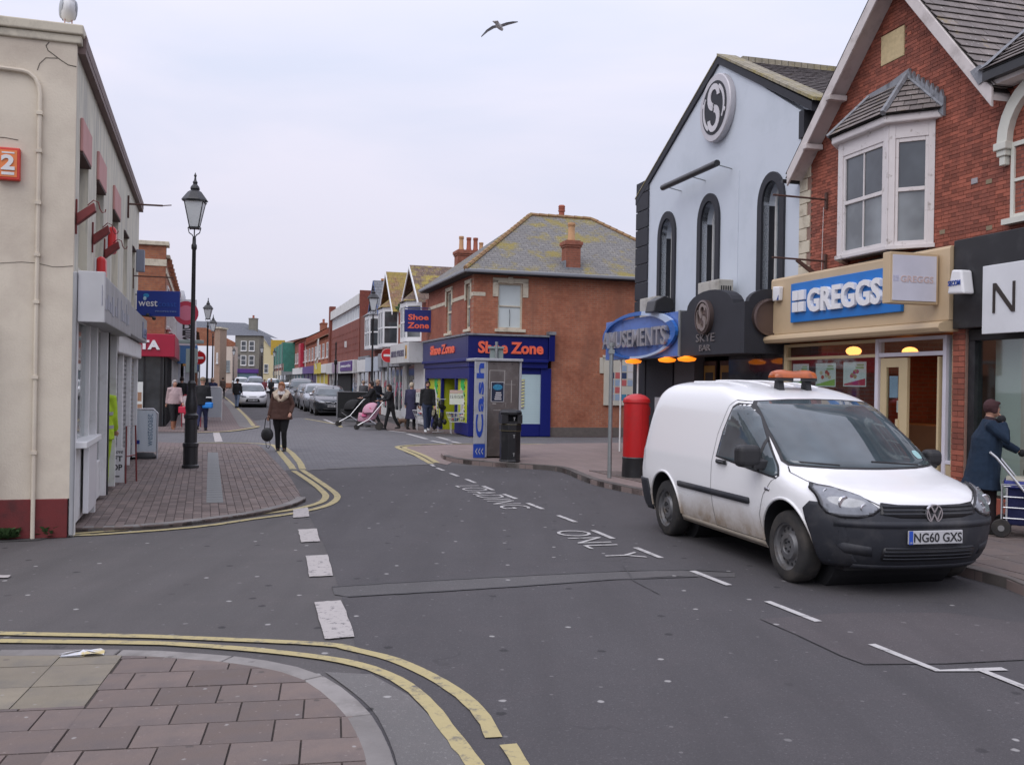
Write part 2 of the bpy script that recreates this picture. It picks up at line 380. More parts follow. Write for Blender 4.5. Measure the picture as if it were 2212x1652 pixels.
red_gloss = M('post_red', (.50, .012, .014), .42, var=.12, vs=6, bmp=.15, bs=6, dirt=(.36, .02, .02), ds=2)

# ================================================================ ground
g_ = MB().poly([(-900, -300, -.06), (900, -300, -.06), (900, 1500, -.06), (-900, 1500, -.06)])
struct(g_, 'ground', asphalt('ground_far', (.13, .12, .115), False), fix=False)
def loc2(frame, p):   # world xy -> local of frame (ox, oy, angle)
    dx, dy = p[0]-frame[0], p[1]-frame[1]; c, s = cos(frame[2]), sin(frame[2]); return (dx*c+dy*s, -dx*s+dy*c)
def sheet(name, pts, z, mat, frame=(0, 0, 0), kind='structure', thick=0, parent=None):
    q = [loc2(frame, p) for p in pts]; mb = MB()
    if thick: mb.prism(q, 'z', z-thick, z)
    else: mb.poly([(a, b, z) for a, b in q])
    o = mb.build(name, mat, loc=(frame[0], frame[1], 0), rz=frame[2], kind=kind)
    if not thick:
        me = o.data
        if me.polygons[0].normal.z < 0: me.flip_normals()
    return o
sheet('road', [(-60, -12), (40, -12), (40, 60), (10, 80), (-60, 300), (-80, 300), (-60, 60)], 0, m_side)
# the main road surface is darker and fresher than the side road on the left
mainp = zz('b', [(1330, 260), (1400, 400), (1455, 560), (1500, 700), (1540, 860), (1560, 960)])+[(-0.9, 3.6), (-.3, 1.5), (0, -8), (9, -8), (4.6, 8.0), (4.27, 9.06), (2.26, 15.84), (1.02, 19.44), (-1.4, 20.3), (-3.97, 18.45), (-4.1, 17.8), (-3.0, 15.2), (-2.62, 13.6), (-2.5, 12.9)]
sheet('main_road', mainp, .003, m_road)
sheet('main_road', [(-10.8, 40.6), (-7.6, 43.0), (-6.2, 42.0), (-8.0, 60), (-42, 180), (-50, 180), (-21.5, 70), (-17, 56)], .003, m_road)
patchp = zz('d', [(1150, 585), (1300, 650), (1480, 735), (1570, 768), (1900, 765), (2212, 750), (2212, 600), (1900, 560), (1500, 560)])
sheet('road_patch', patchp, .006, m_patch)
bandp = zz('b', [(1430, 572), (1700, 555), (2212, 525)])+zz('d', [(560, 395), (800, 388), (1050, 398), (1050, 415), (800, 412), (560, 425)])+zz('b', [(2212, 572), (1900, 592), (1500, 615), (1440, 605)])
sheet('trench_scar', bandp, .0065, m_band)
def seam(pts, w, z, name='tar_seam', mat=None):
    mb = MB()
    for i in range(len(pts)-1):
        a, b = Vector(pts[i]).to_2d(), Vector(pts[i+1]).to_2d(); d = b-a; nn = max(1, int(d.length/.12)); pn = Vector((-d.y, d.x)).normalized()
        for k in range(nn):
            p, q = a+d*k/nn, a+d*(k+1)/nn; w1 = w*(.5+.5*R.random())
            mb.poly([(p.x-pn.x*w1, p.y-pn.y*w1, z), (q.x-pn.x*w1, q.y-pn.y*w1, z), (q.x+pn.x*w1, q.y+pn.y*w1, z), (p.x+pn.x*w1, p.y+pn.y*w1, z)])
    return struct(mb, name, mat or M('tar', (.045, .043, .045), .7), fix=False)
seam(zz('b', [(1430, 573), (1700, 555), (2212, 527)])+zz('d', [(620, 390), (900, 388), (1040, 396)]), .024, .0095)
seam(zz('d', [(900, 414), (560, 426)])+zz('b', [(2212, 572), (1900, 592), (1500, 615)]), .020, .0096)
seam(zz('d', [(1150, 585), (1300, 650), (1480, 735), (1570, 768), (1900, 765), (2212, 750)]), .006, .0097)
seam(zz('d', [(600, 365), (640, 430), (745, 485)]), .008, .0098)

def tile_field(parent, fr, poly, name, w, h, joint, z0, z1, mat, limit, bond=.5, xr=None, skip=None, matf=None):
    """individually built paving units, clipped to the polygon (frame coordinates)"""
    xs = [p[0] for p in poly]; ys = [p[1] for p in poly]; j = joint/2; items = []
    r0, r1 = math.floor(min(ys)/h), math.ceil(max(ys)/h)
    for r in range(r0, r1):
        off = (r % 2)*bond*w; c0, c1 = math.floor((min(xs)-off)/w), math.ceil((max(xs)-off)/w)
        for c in range(c0, c1):
            x, y = c*w+off, r*h
            q = clip(poly, x+j, x+w-j, y+j, y+h-j)
            if len(q) < 3 or area(q) < .15*w*h*.3: continue
            cx, cy = x+w/2, y+h/2
            if skip and skip(cx, cy): continue
            wx = fr[0]+cx*cos(fr[2])-cy*sin(fr[2]); wy = fr[1]+cx*sin(fr[2])+cy*cos(fr[2])
            if wy < 2.2: continue
            items.append((wy, cx, cy, q, abs(area(q)-(w-joint)*(h-joint)) < 1e-6))
    items.sort(key=lambda a: a[0]); full = None; rest = MB()
    for i, (wy, cx, cy, q, isf) in enumerate(items):
        dz = R.uniform(-.002, .002)
        if i < limit:
            if isf:
                if full is None: full = MB().box(-w/2+j, w/2-j, -h/2+j, h/2-j, z0, z1).mesh(name, mat)
                me = full
            else: me = MB().prism([(a-cx, b-cy) for a, b in q], 'z', z0, z1).mesh(name, mat, fix=True)
            o = bpy.data.objects.new(name, me); S.collection.objects.link(o); o.location = (cx, cy, dz); o.parent = parent
        else:
            rest.poly([(a, b, z1+dz) for a, b in q])
            n = len(q)
            for k in range(n): rest.poly([(q[k][0], q[k][1], z1+dz), (q[k][0], q[k][1], z0), (q[(k+1) % n][0], q[(k+1) % n][1], z0), (q[(k+1) % n][0], q[(k+1) % n][1], z1+dz)])
    if rest.f:
        o = rest.build(name, mat, parent, fix=False, kind='stuff')
        if o.data.polygons[0].normal.z < 0: o.data.flip_normals()
def kerb(parent, fr, pts, w, z0, z1, mat, length=.9, inward=1):
    pts = [Vector(loc2(fr, p)) for p in pts]; segs = []
    acc = [0]
    for i in range(1, len(pts)): acc.append(acc[-1]+(pts[i]-pts[i-1]).length)
    def at(s):
        s = max(0, min(acc[-1], s))
        for i in range(1, len(pts)):
            if s <= acc[i] or i == len(pts)-1:
                t = (s-acc[i-1])/max(1e-6, acc[i]-acc[i-1]); return pts[i-1].lerp(pts[i], t), (pts[i]-pts[i-1]).normalized()
    n = max(1, round(acc[-1]/length))
    for k in range(n):
        s0, s1 = acc[-1]*k/n+.006, acc[-1]*(k+1)/n-.006; out_, in_ = [], []
        for q in range(4):
            p, d = at(s0+(s1-s0)*q/3); pn = Vector((-d.y, d.x))*inward; out_.append(tuple(p)); in_.append(tuple(p+pn*w))
        poly = out_+in_[::-1]; dz = R.uniform(-.003, .003)
        MB().prism(poly, 'z', z0, z1+dz).build('kerb_stone', mat, parent, bevel=.008)
def smoothpath(pts, n=4):
    out_ = []
    for i in range(len(pts)-1):
        p0 = Vector(pts[max(0, i-1)]); p1 = Vector(pts[i]); p2 = Vector(pts[i+1]); p3 = Vector(pts[min(len(pts)-1, i+2)])
        for k in range(n):
            t = k/n; out_.append(tuple(.5*((2*p1)+(p2-p0)*t+(2*p0-5*p1+4*p2-p3)*t*t+(-p0+3*p1-3*p2+p3)*t**3)))
    out_.append(tuple(pts[-1])); return out_

# ---- near corner pavement (foreground slabs)
FA = (-1.0, 4.0, atan2(390, 2090))        # x to the right, y away from the camera
inner = smoothpath(zz('b', [(0, 864), (600, 864), (860, 878), (1050, 905), (1230, 935), (1355, 980), (1460, 1045), (1520, 1130), (1570, 1230), (1620, 1337), (1650, 1460), (1660, 1700)], .03), 3)
outer = smoothpath(zz('b', [(0, 842), (585, 840), (860, 855), (1050, 872), (1250, 905), (1400, 955), (1510, 1030), (1590, 1105), (1640, 1180), (1690, 1290), (1715, 1400), (1725, 1700)], .03), 3)
polyA = [(inner[0][0]-12, inner[0][1]+.0)]+inner+[(inner[-1][0]+.1, -3), (inner[0][0]-12, -3)]
A_ = sheet('pavement', [(-14, 6.1)]+inner+[(inner[-1][0]+.05, 1.0), (-14, 1.0)], .018, m_joint, FA, thick=.06)
la = [loc2(FA, p) for p in [(-5.5, inner[0][1])]+inner+[(inner[-1][0]+.05, 2.4), (-5.5, 2.4)]]
buff = [loc2(FA, p) for p in zz('b', [(-900, 868), (650, 868), (505, 1076), (-900, 1085)], .03)]
def inb(x, y): return y > buff[3][1]-.02 and y > loc2(FA, zg('b', 505, 1076, .03))[1]-.01 and x < buff[1][0]+(buff[1][1]-y)*(buff[2][0]-buff[1][0])/(buff[1][1]-buff[2][1])-.02
bx = max(buff[1][0], buff[2][0])-.17; by = buff[2][1]
tile_field(A_, FA, clip(la, bx, 9, -9, 9), 'paving_slab', .325, .30, .010, 0, .030, m_slab, 170, .42)
tile_field(A_, FA, clip(la, -9, bx, -9, by), 'paving_slab', .325, .30, .010, 0, .030, m_slab, 120, .42)
tile_field(A_, FA, clip(la, -6, bx-.006, by+.005, 9), 'buff_slab', .45, .40, .006, 0, .030, m_slab2, 40, 0)
okk = [p for p in outer]
kerb(A_, FA, outer, -.13, -.02, .032, m_kerb, .75, 1)
# pale worn strip between the kerb and the double yellow lines
sheet('gutter', smoothpath(zz('b', [(1400, 940), (1510, 1020), (1600, 1100), (1650, 1180), (1700, 1300), (1730, 1450), (1740, 1700)]), 2)+zz('b', [(2080, 1500), (2000, 1310), (1880, 1160), (1760, 1040), (1600, 950)]), .007, m_gutter)

# ---- pavement in front of the silver shops
LX, LY = -4.77, 10.49; LA = atan2(.95266, -.30403)     # left frontage frame: x along the street, y into the buildings
FB = (LX, LY, LA)
ed = zz('b', [(262, 318), (665, 303), (985, 266), (1150, 240), (1275, 208), (1318, 184)], .05)+zz('3', [(880, 1525), (830, 1440), (745, 1310), (590, 1150), (520, 1085), (430, 1066), (0, 1062)], .05)
ed = smoothpath(ed, 3)
polyB = [gp(150, 1141, .05)]+ed+[(-9.6, 25.3), (-10.5, 25.6), (-5.4, 10.4)]
B_ = sheet('pavement', polyB, .036, m_joint, FB, thick=.08)
innerB = [loc2(FB, p) for p in polyB]
tile_field(B_, FB, innerB, 'paving_brick', .21, .105, .007, .01, .05, m_block, 300, .5, skip=lambda x, y: x > 13.5)
MB().poly([(a, b, .044) for a, b in clip(innerB, 13.5, 99, -99, 99)]).build('paving_far', m_pav_far, B_, fix=False, kind='structure')
kerb(B_, FB, ed[:16], .13, 0, .053, m_kerb, .8, 1)
# drain channel, weeds and the grate at the foot of the cream wall
sheet('gutter', zz('b', [(-200, 330), (262, 322), (280, 345), (160, 372), (-200, 385)]), .006, M('gutter_dark', (.05, .047, .045), .9, var=.4, vs=12))
# tactile strip / drain cover plates down the pavement
p0, p1 = Vector(loc2(FB, zg('3', 145, 1560, .05))), Vector(loc2(FB, zg('3', 128, 1140, .05))); n_p = int((p1-p0).length/.3)
for k in range(n_p):
    a = p0.lerp(p1, (k+.5)/n_p); MB().box(-.145, .145, -.11, .11, .04, .0545).build('drain_plate', M('plate_grey', (.17, .175, .17), .7, var=.25, vs=8), B_, loc=(*a, 0), rz=atan2((p1-p0).y, (p1-p0).x))
# ---- far left pavement beyond the lane
edC = zz('3', [(0, 975), (250, 966), (470, 935), (515, 922), (400, 815), (330, 755), (210, 690)])
sheet('pavement', edC+[(-22, 72), (-48, 165), (-55, 165), (-24.5, 70), (-12.2, 32.9), (-13.4, 31)], .022, m_pav_far, FB, thick=.05)
sheet('kerb_band', zz('3', [(215, 712), (262, 708), (340, 775), (475, 922), (430, 935), (350, 925), (270, 790)], .02), .027, m_kerb, FB)
# ---- raised table of grey blocks over the crossroads
tab = zz('3', [(-400, 985), (250, 970), (500, 928), (450, 880), (600, 860), (900, 850), (1180, 900), (1600, 958), (1985, 1010)])+[(2.0, 32.0), (12, 34.9), (12, 31.5), (1.45, 27.9)]+zz('c', [(1300, 604), (900, 612), (700, 625), (760, 690)])+zz('3', [(1982, 1240), (900, 1290), (700, 1290), (560, 1120), (430, 1063), (-400, 1063)])
sheet('road_table', tab, .005, m_table, (0, 30, radians(14)))
seam(zz('3', [(900, 1290), (1400, 1258), (1990, 1238)]), .10, .0085, 'table_edge', m_gutter)
seam(zz('3', [(440, 862), (700, 848), (900, 852), (1200, 905)]), .12, .0085, 'table_edge', m_gutter)
# ---- right-hand island and pavement
edge = smoothpath([zg('c', 1090, 722, .0), zg('c', 1150, 762, 0), zg('c', 1400, 800, 0), zg('c', 1930, 838, 0), zg('c', 2212, 866, 0), gp(1280, 1047), gp(1400, 1073), (2.62, 14.4), (4.27, 9.06), (4.42, 8.0), (4.9, 2), (5.3, -6)], 3)
top_ = zz('c', [(1090, 722), (1210, 690), (1500, 650), (2212, 625)])
sheet('island_tip', zz('c', [(1150, 800), (1040, 780), (900, 700), (740, 640), (760, 628), (900, 617), (1380, 608), (2212, 607), (2212, 640), (1300, 720)]), .0088, m_pav_isl, (0, 25, .3))
FD = (6.43, 13.01, atan2(-.9675, .2528))
D_ = sheet('pavement', edge+[(12, -6), (12, 31.2)]+top_[::-1][:1]+top_[::-1][1:], .086, m_pav_isl, FD, thick=.11)
kerb(D_, FD, edge[2:], .14, -.01, .103, M('kerb_granite', (.115, .10, .092), .8, var=.35, vs=6, bmp=.3, dirt=(.05, .045, .04), ds=2, piece=.3), .9, 1)
pd = [loc2(FD, p) for p in [(2.9, 14.6), (4.42, 9.1), (4.6, 8.0), (4.8, 6.5), (8, 6.5), (6.3, 13.2), (5.3, 18.0), (1.5, 18.5)]]
tile_field(D_, FD, pd, 'paving_slab', .40, .40, .008, .06, .10, m_slab, 140, .5)
# ---- Shoe shop corner pavement
edE = zz('c', [(600, 476), (800, 492), (1000, 506), (1385, 510), (2212, 505)])
sheet('pavement', [(-8.9, 51.5), (-7.3, 44), (-5.7, 38)]+edE+[(14, 38), (14, 42), (2, 38), (-4, 36), (-38, 160), (-41, 160)], .03, m_pav_far, FD, thick=.05)

# ---------------------------------------------------------------- painted markings
def paint(pts, w, name, mat, z=.0105, sub=3, wear=.006):
    pts = smoothpath(pts, sub) if sub else pts; n = len(pts); l_, r_ = [], []
    for i, p in enumerate(pts):
        d = (Vector(pts[min(i+1, n-1)])-Vector(pts[max(i-1, 0)])).normalized(); q = Vector((-d.y, d.x))*w/2
        l_.append(Vector(p)+q*(1+R.uniform(-.1, .1))); r_.append(Vector(p)-q*(1+R.uniform(-.1, .1)))
    mb = MB()
    for i in range(n-1): mb.poly([(r_[i].x, r_[i].y, z), (r_[i+1].x, r_[i+1].y, z), (l_[i+1].x, l_[i+1].y, z), (l_[i].x, l_[i].y, z)])
    return struct(mb, name, mat, fix=False)
Y = 'yellow_line'
paint(zz('b', [(-300, 770), (0, 775), (640, 788), (1000, 802), (1400, 822), (1530, 846), (1700, 890), (1850, 957), (1990, 1045), (2080, 1135), (2125, 1225)]), .085, Y, m_yel)
paint(zz('b', [(2185, 1255), (2245, 1345), (2290, 1460)]), .085, Y, m_yel)
paint(zz('b', [(-300, 803), (0, 808), (600, 815), (800, 823), (1100, 846), (1400, 881), (1600, 925), (1750, 998), (1850, 1085), (1915, 1170), (1985, 1265), (2060, 1360), (2130, 1500)]), .085, Y, m_yel)
paint(zz('b', [(150, 355), (420, 347), (830, 316), (1080, 281), (1250, 258), (1390, 228), (1450, 195), (1440, 165), (1370, 115), (1300, 68)]), .10, Y, m_yel)
paint(zz('b', [(235, 349), (500, 330), (800, 300), (1050, 267), (1240, 243), (1370, 212), (1403, 185), (1388, 160), (1335, 118), (1265, 72)]), .10, Y, m_yel)
paint(zz('3', [(880, 1282), (850, 1222), (790, 1150), (700, 1082)]), .13, Y, m_yel)
paint(zz('3', [(800, 1282), (762, 1230), (700, 1155), (640, 1085), (560, 1072), (430, 1064), (0, 1060)]), .13, Y, m_yel)
paint(zz('3', [(0, 978), (250, 970), (470, 938), (508, 926)]), .16, Y, m_yel, .03)
paint(zz('3', [(470, 925), (400, 838), (330, 770), (262, 706), (215, 672)]), .14, Y, m_yel, .03)
paint(zz('c', [(1000, 790), (860, 712), (740, 662), (690, 640), (700, 627), (900, 611), (1380, 604), (2212, 606)]), .13, Y, m_yel, .012)
paint(zz('c', [(1055, 780), (930, 712), (800, 662), (745, 640), (790, 627), (900, 622)]), .13, Y, m_yel, .0108)
paint(zz('3', [(900, 860), (1150, 905), (1200, 930)]), .14, Y, m_yel, .012)
def quad(pts, name='give_way_dash', mat=None, z=.011):
    """worn painted block with a ragged outline"""
    q = []
    for i in range(len(pts)):
        a, b = Vector(pts[i]), Vector(pts[(i+1) % len(pts)])
        for k in range(6): q.append(a.lerp(b, k/6)+Vector((R.uniform(-.006, .006), R.uniform(-.008, .008))))
    mb = MB().poly([(p.x, p.y, z) for p in q]); o = struct(mb, name, mat or m_whi, fix=False)
    if o.data.polygons[0].normal.z < 0: o.data.flip_normals()
for q in ([(1262, 240), (1325, 230), (1333, 270), (1262, 275)], [(1284, 326), (1365, 322), (1378, 377), (1297, 381)], [(1316, 440), (1412, 435), (1436, 525), (1332, 530)], [(1352, 640), (1470, 632), (1528, 790), (1395, 800)]): quad(zz('b', q))
quad(zz('3', [(128, 975), (180, 972), (210, 1050), (145, 1055)])); quad(zz('b', [(-20, 524), (45, 524), (35, 535), (-20, 535)]))
for a, b in (((1000, 797), (1030, 815)), ((1055, 830), (1118, 855)), ((1180, 880), (1252, 908)), ((1325, 935), (1412, 970)), ((1485, 1000), (1580, 1038)), ((1675, 1075), (1797, 1120)), ((1900, 1160), (2040, 1215))):
    paint(zz('c', [a, b]), .07, 'bay_marking', m_whi2, .011, 0)
for a, b in (((338, 168), (408, 195)), ((477, 228), (560, 262)), ((650, 298), (753, 340)), ((878, 392), (1025, 450)), ((1180, 515), (1385, 597))):
    paint(zz('d', [a, b]), .065, 'bay_marking', m_whi2, .011, 0)
paint(zz('d', [(1598, 688), (1865, 795), (2000, 792), (2135, 788)]), .06, 'bay_marking', m_whi2, .011, 0)
paint(zz('d', [(2040, 793), (2212, 862), (2400, 950)]), .06, 'bay_marking', m_whi2, .0112, 0)
for a, b in (((0, 375), (135, 430)), ((600, 480), (760, 500)), ((780, 510), (960, 560)), ((1000, 575), (1180, 610)), ((1060, 540), (1170, 570)), ((1180, 580), (1270, 598))):
    paint(zz('c', [a, b]), .14, 'bay_marking', m_whi2, .012, 0)
rd = Vector((.285, -.9585, 0)); upv = Vector((.9585, .285, 0))
def roadtext(s, base, length, h):
    m_ = Matrix.Translation((*base, .011)) @ Matrix(((rd.x, 0, upv.x, 0), (rd.y, 0, upv.y, 0), (0, -1, 0, 0), (0, 0, 0, 1)))
    o = text(s, 0, length, 0, h, 0, m_whi2, None, 'road_lettering', .001, -.012, 1.12, m_); o['kind'] = 'structure'; o['label'] = 'white painted word on the road beside the bay line'
roadtext('LOADING', (-.93, 16.15), 2.95, .42); roadtext('ONL Y', (.50, 11.40), 1.82, .40)
# ================================================================ buildings
def wall_mb(x0, x1, z0, z1, th=.25, holes=(), arches=(), y0=0.0):
    """wall in the x-z plane, front at y0, with rectangular holes (x0,x1,z0,z1) and arched holes (x0,x1,z0,spring,top)"""
    mb = MB(); ar = [(a, b, c, e) for a, b, c, d, e in arches]; hs = list(holes)+ar
    xs = sorted({x0, x1, *[h[0] for h in hs], *[h[1] for h in hs]}); zs = sorted({z0, z1, *[h[2] for h in hs], *[h[3] for h in hs]})
    for i in range(len(xs)-1):
        run = None
        for j in range(len(zs)-1):
            cx, cz = (xs[i]+xs[i+1])/2, (zs[j]+zs[j+1])/2
            solid = not any(h[0] < cx < h[1] and h[2] < cz < h[3] for h in hs)
            if solid: run = (run[0] if run else zs[j], zs[j+1])
            if run and (not solid or j == len(zs)-2):
                mb.box(xs[i], xs[i+1], y0, y0+th, run[0], run[1]); run = None
    for a, b, c, sp, tp in arches:
        N = 16; cx = (a+b)/2; w = (b-a)/2; h = tp-sp
        for s in (-1, 1):
            pts = [(cx+s*w, tp)]+[(cx+s*w*cos(pi/2*k/8), sp+h*sin(pi/2*k/8)) for k in range(9)]
            mb.prism(pts, 'y', y0, y0+th)
    return mb
def window(parent, x0, x1, z0, z1, y, fm, gm, nx=1, nz=2, fw=.06, depth=.06, sill=True, sash=False, name='window', reveal=None, panes=True, lab=None):
    """frame as a part, its panes and sill as sub-parts; y is the front of the frame"""
    f = MB()
    f.box(x0, x0+fw, y, y+depth, z0, z1).box(x1-fw, x1, y, y+depth, z0, z1).box(x0+fw, x1-fw, y, y+depth, z0, z0+fw).box(x0+fw, x1-fw, y, y+depth, z1-fw, z1)
    ix0, ix1, iz0, iz1 = x0+fw, x1-fw, z0+fw, z1-fw; bw = fw*.5
    for k in range(1, nx):
        c = ix0+(ix1-ix0)*k/nx; f.box(c-bw/2, c+bw/2, y+.008, y+depth-.004, iz0, iz1)
    for k in range(1, nz):
        c = iz0+(iz1-iz0)*k/nz; f.box(ix0, ix1, y+.004, y+depth-.008, c-bw*.7, c+bw*.7)
    w = f.build(name, fm, parent, bevel=.004 if fw > .05 else 0)
    if lab: w['label'] = lab
    if panes:
        for i in range(nx):
            for k in range(nz):
                a, b = ix0+(ix1-ix0)*i/nx, ix0+(ix1-ix0)*(i+1)/nx; c, d = iz0+(iz1-iz0)*k/nz, iz0+(iz1-iz0)*(k+1)/nz
                g = gm[(k+i) % len(gm)] if isinstance(gm, (list, tuple)) else gm
                MB().box(a, b, y+depth*.5+.004*k, y+depth*.5+.012+.004*k, c, d).build('pane', g, w)
    else: MB().box(ix0, ix1, y+depth*.55, y+depth*.55+.01, iz0, iz1).build('pane', gm if not isinstance(gm, (list, tuple)) else gm[0], w)
    if sill: MB().box(x0-.05, x1+.05, y-.09, y+depth, z0-.075, z0-.001).build('sill', fm, w)
    return w
def brackets(parent, x, z, mat, ln=.8, name='sign_bracket', hang=True):
    mb = MB().box(x-.02, x+.02, -.02, -.001, z-.25, z+.15).tube([(x, -.02, z), (x, -ln, z)], .014, 6)
    if hang: mb.tube([(x, -ln, z), (x, -ln, z-.05)], .01, 5)
    return mb.build(name, mat, parent)
def grect(parent, name, mat, x0, x1, y0, y1, z0, z1, bevel=.006, **k): return MB().box(x0, x1, y0, y1, z0, z1).build(name, mat, parent, bevel=bevel, **k)

cream = M('cream_render', (.66, .59, .475), .85, var=.12, vs=1.2, bmp=.3, bs=45, dirt=(.48, .41, .33), ds=1.1, da=.42, db=.75)
greyed = M('grey_stained_render', (.63, .605, .50), .85, var=.12, vs=1.5, bmp=.25, bs=40, dirt=(.36, .36, .33), ds=2.2, da=.46, db=.68, streak=True)
fasciab = M('brown_fascia_board', (.17, .12, .11), .7, var=.3)
silver = M('silver_panel', (.36, .365, .37), .5, .1, var=.10, dirt=(.24, .235, .22), ds=2.5, da=.42, db=.75, streak=True)
redbr = M('dark_red_iron', (.17, .025, .022), .55, var=.35, vs=15)
rust = M('rusty_iron', (.09, .045, .035), .8, var=.4, vs=20)
pink = M('faded_pink_shutter', (.52, .27, .25), .7, var=.15)
maroon = M('maroon_plinth', (.155, .022, .022), .75, var=.3, vs=3, bmp=.2, dirt=(.09, .02, .02), ds=3)

# ---------------- cream corner building on the left
GA = thing('corner_building', 'cream rendered corner building with dark red plinth and silver shopfronts at the left edge', 'building', (LX, LY, 0), LA)
X0, XE, ZT = -.02, 10.6, 5.30
hol = [(.34, 1.20, 2.95, 4.28), (2.1, 3.06, 2.95, 4.3), (4.42, 5.5, 2.95, 4.3), (6.6, 7.5, 2.95, 4.3), (8.7, 9.5, 2.95, 4.3)]
w_ = wall_mb(X0, XE, 2.86, ZT, .3, hol); w_.build('wall', greyed, GA, label='grey streaked upper street wall')
MB().box(X0+.001, XE, .3, 9, 2.86, ZT-.002).box(X0+.001, XE, 1.9, 9, 0, 2.86).box(X0+.001, X0+.25, .11, 1.9, 0, 2.859).box(XE-.3, XE-.001, 0.02, 1.9, 0, 2.859).build('wall_core', cream, GA)
MB().box(X0-.07, X0, -.004, 9, .42, ZT).build('wall', cream, GA, label='cream rendered end wall facing the side road')
MB().box(X0-.085, X0-.0, .012, 9, 0, .42).build('plinth', maroon, GA, bevel=.01)
MB().box(X0-.10, XE, -.05, 9, ZT, ZT+.09).box(X0-.13, X0+.35, -.07, 9, ZT+.091, ZT+.20).build('coping', M('coping_cream', (.58, .53, .42), .85, var=.2, dirt=(.30, .27, .22), ds=3), GA, bevel=.015)
MB().box(X0+.02, XE, -.085, -.052, ZT-.0, ZT+.13).box(X0+.02, XE, -.08, -.001, ZT-.07, ZT-.001).build('fascia_board', fasciab, GA)
for x0, x1, z0, z1 in hol:
    p = MB().box(x0, x1, .16, .18, z0, z1).build('window', cream, GA, label='boarded recess')
    for bx_ in (x0+.12, x1-.1): MB().box(bx_, bx_+.04, .13, .16, z0, z1).build('batten', greyed, p)
    if x0 < 6: MB().box(x0-.02, x1+.02, -.035, .0-.001, z1-.03, z1+.34).build('shutter_box', pink, GA, bevel=.01)
    MB().box(x0, x1, -.03, .15, z1-.06, z1-.031).build('soffit', M('dark_brown', (.07, .04, .035), .8), GA)  # plain dark brown underside at the head of each recess
for x in (.04, 1.68, 3.18):
    b = MB().box(x-.02, x+.02, -.02, -.001, 3.28, 3.66)
    b.prism([(-.02, 3.38), (-.02, 3.50), (-.19, 3.63), (-.21, 3.54)], 'x', x-.06, x+.06)
    b.build('awning_bracket', redbr, GA, bevel=.006)
    MB().tube([(x, -.12, 3.60), (x, -.18, 3.66), (x, -.23, 3.64), (x, -.245, 3.57), (x, -.27, 3.53), (x, -.30, 3.54), (x, -.305, 3.57)], .006, 5).build('hook', redbr, GA)
b = MB().box(7.30, 7.36, -.03, -.001, 4.6, 5.0).tube([(7.33, -.02, 4.85), (7.33, -.60, 4.86)], .018, 6).tube([(7.33, -.6, 4.86), (7.33, -.75, 4.88)], .010, 5); b.build('awning_bracket', rust, GA)
brackets(GA, 9.0, 3.72, rust, .75)
MB().box(9.85, 10.05, -.16, -.001, 3.9, 4.35).build('wall_light', M('blue_grey_box', (.22, .24, .30), .6), GA, bevel=.01)
# downpipe on the end wall (goes round in an arch)
P_ = [(X0-.10, .345, z) for z in (.0, 1.2, 2.4, 3.4, 4.3, 4.72)]+[(X0-.10, .345+.17*(1-cos(a)), 4.72+.23*sin(a)) for a in (.4, .8, 1.2, 1.57)]+[(X0-.10, .8, 4.96), (X0-.10, 2.6, 5.0), (X0-.10, 4, 5.02)]
MB().tube(P_, .022, 8).build('downpipe', cream, GA, smooth=True)
for z in (.9, 1.7, 2.5, 3.0, 3.55, 4.1, 4.5): MB().box(X0-.13, X0-.07, .315, .375, z, z+.035).build('pipe_clip', cream, GA)
cr = M('crack', (.17, .15, .12), .9)
for w_k, pts in ((.006, [(0.0, 5.06), (.08, 5.07), (.15, 5.11), (.22, 5.16), (.28, 5.20), (.30, 5.25), (.27, 5.29)]), (.005, [(.18, 5.13), (.3, 5.12), (.36, 5.05), (.38, 4.98)]), (.004, [(0, 2.92), (.1, 2.905), (.2, 2.90), (.35, 2.93), (.5, 2.935), (.8, 2.9), (1.2, 2.92), (2, 2.9)]), (.005, [(.55, 4.22), (.68, 4.235), (.8, 4.23), (1.3, 4.25), (2, 4.27)])):
    MB().tube([(X0-.071, a, b) for a, b in pts], w_k, 4).build('crack', cr, GA)
# first silver shopfront
MB().box(-.10, .14, -.045, .0-.002, 0.02, 2.86).build('corner_post', silver, GA, bevel=.012, label='square silver corner post')
MB().box(-.06, 4.25, -.30, -.047, 2.34, 2.86).build('fascia_box', silver, GA, bevel=.012)
grect(GA, 'fascia_trim', M('trim_grey', (.5, .5, .5), .5), -.07, .03, -.32, -.05, 2.325, 2.875)
sc = MB()
for i, (a, b, c, d) in enumerate([(-.3, -.25, .72, .28), (-.2, -.02, .60, .30), (.02, .16, .5, .25), (.22, .38, .62, .28), (.44, .58, .5, .25), (.64, .80, .66, .2), (.98, 1.12, .50, .25), (1.2, 1.26, .75, .25), (1.6, 1.66, .78, .22), (1.75, 1.95, .55, .25), (2.0, 2.2, .5, .25), (2.3, 2.36, .8, .2), (2.45, 2.7, .55, .25)]):
    sc.box(a*1.35+.2, b*1.35+.2, -.306, -.301, 2.36+d*.5, 2.36+c*.5)
sc.build('lettering', M('faded_grey_letters', (.33, .34, .38), .6), GA, label='faded, no longer readable shop lettering', kind='stuff')
MB().box(-.02, 4.0, -.02, .02, 2.34, 2.40).box(-.02, .08, -.05, .05, .0, 2.4).box(1.55, 1.63, -.1, .0, 0, 2.4).box(2.9, 3.0, -.1, .0, .1, 2.4).box(1.2, 1.28, -.05, .03, .4, 2.34).build('shop_frame', white_m, GA, bevel=.006)
MB().box(.08, 1.55, -.03, .03, .10, .95).box(.0, 1.6, -.16, .02, .95, 1.02).build('stall_riser', white_m, GA, bevel=.008)
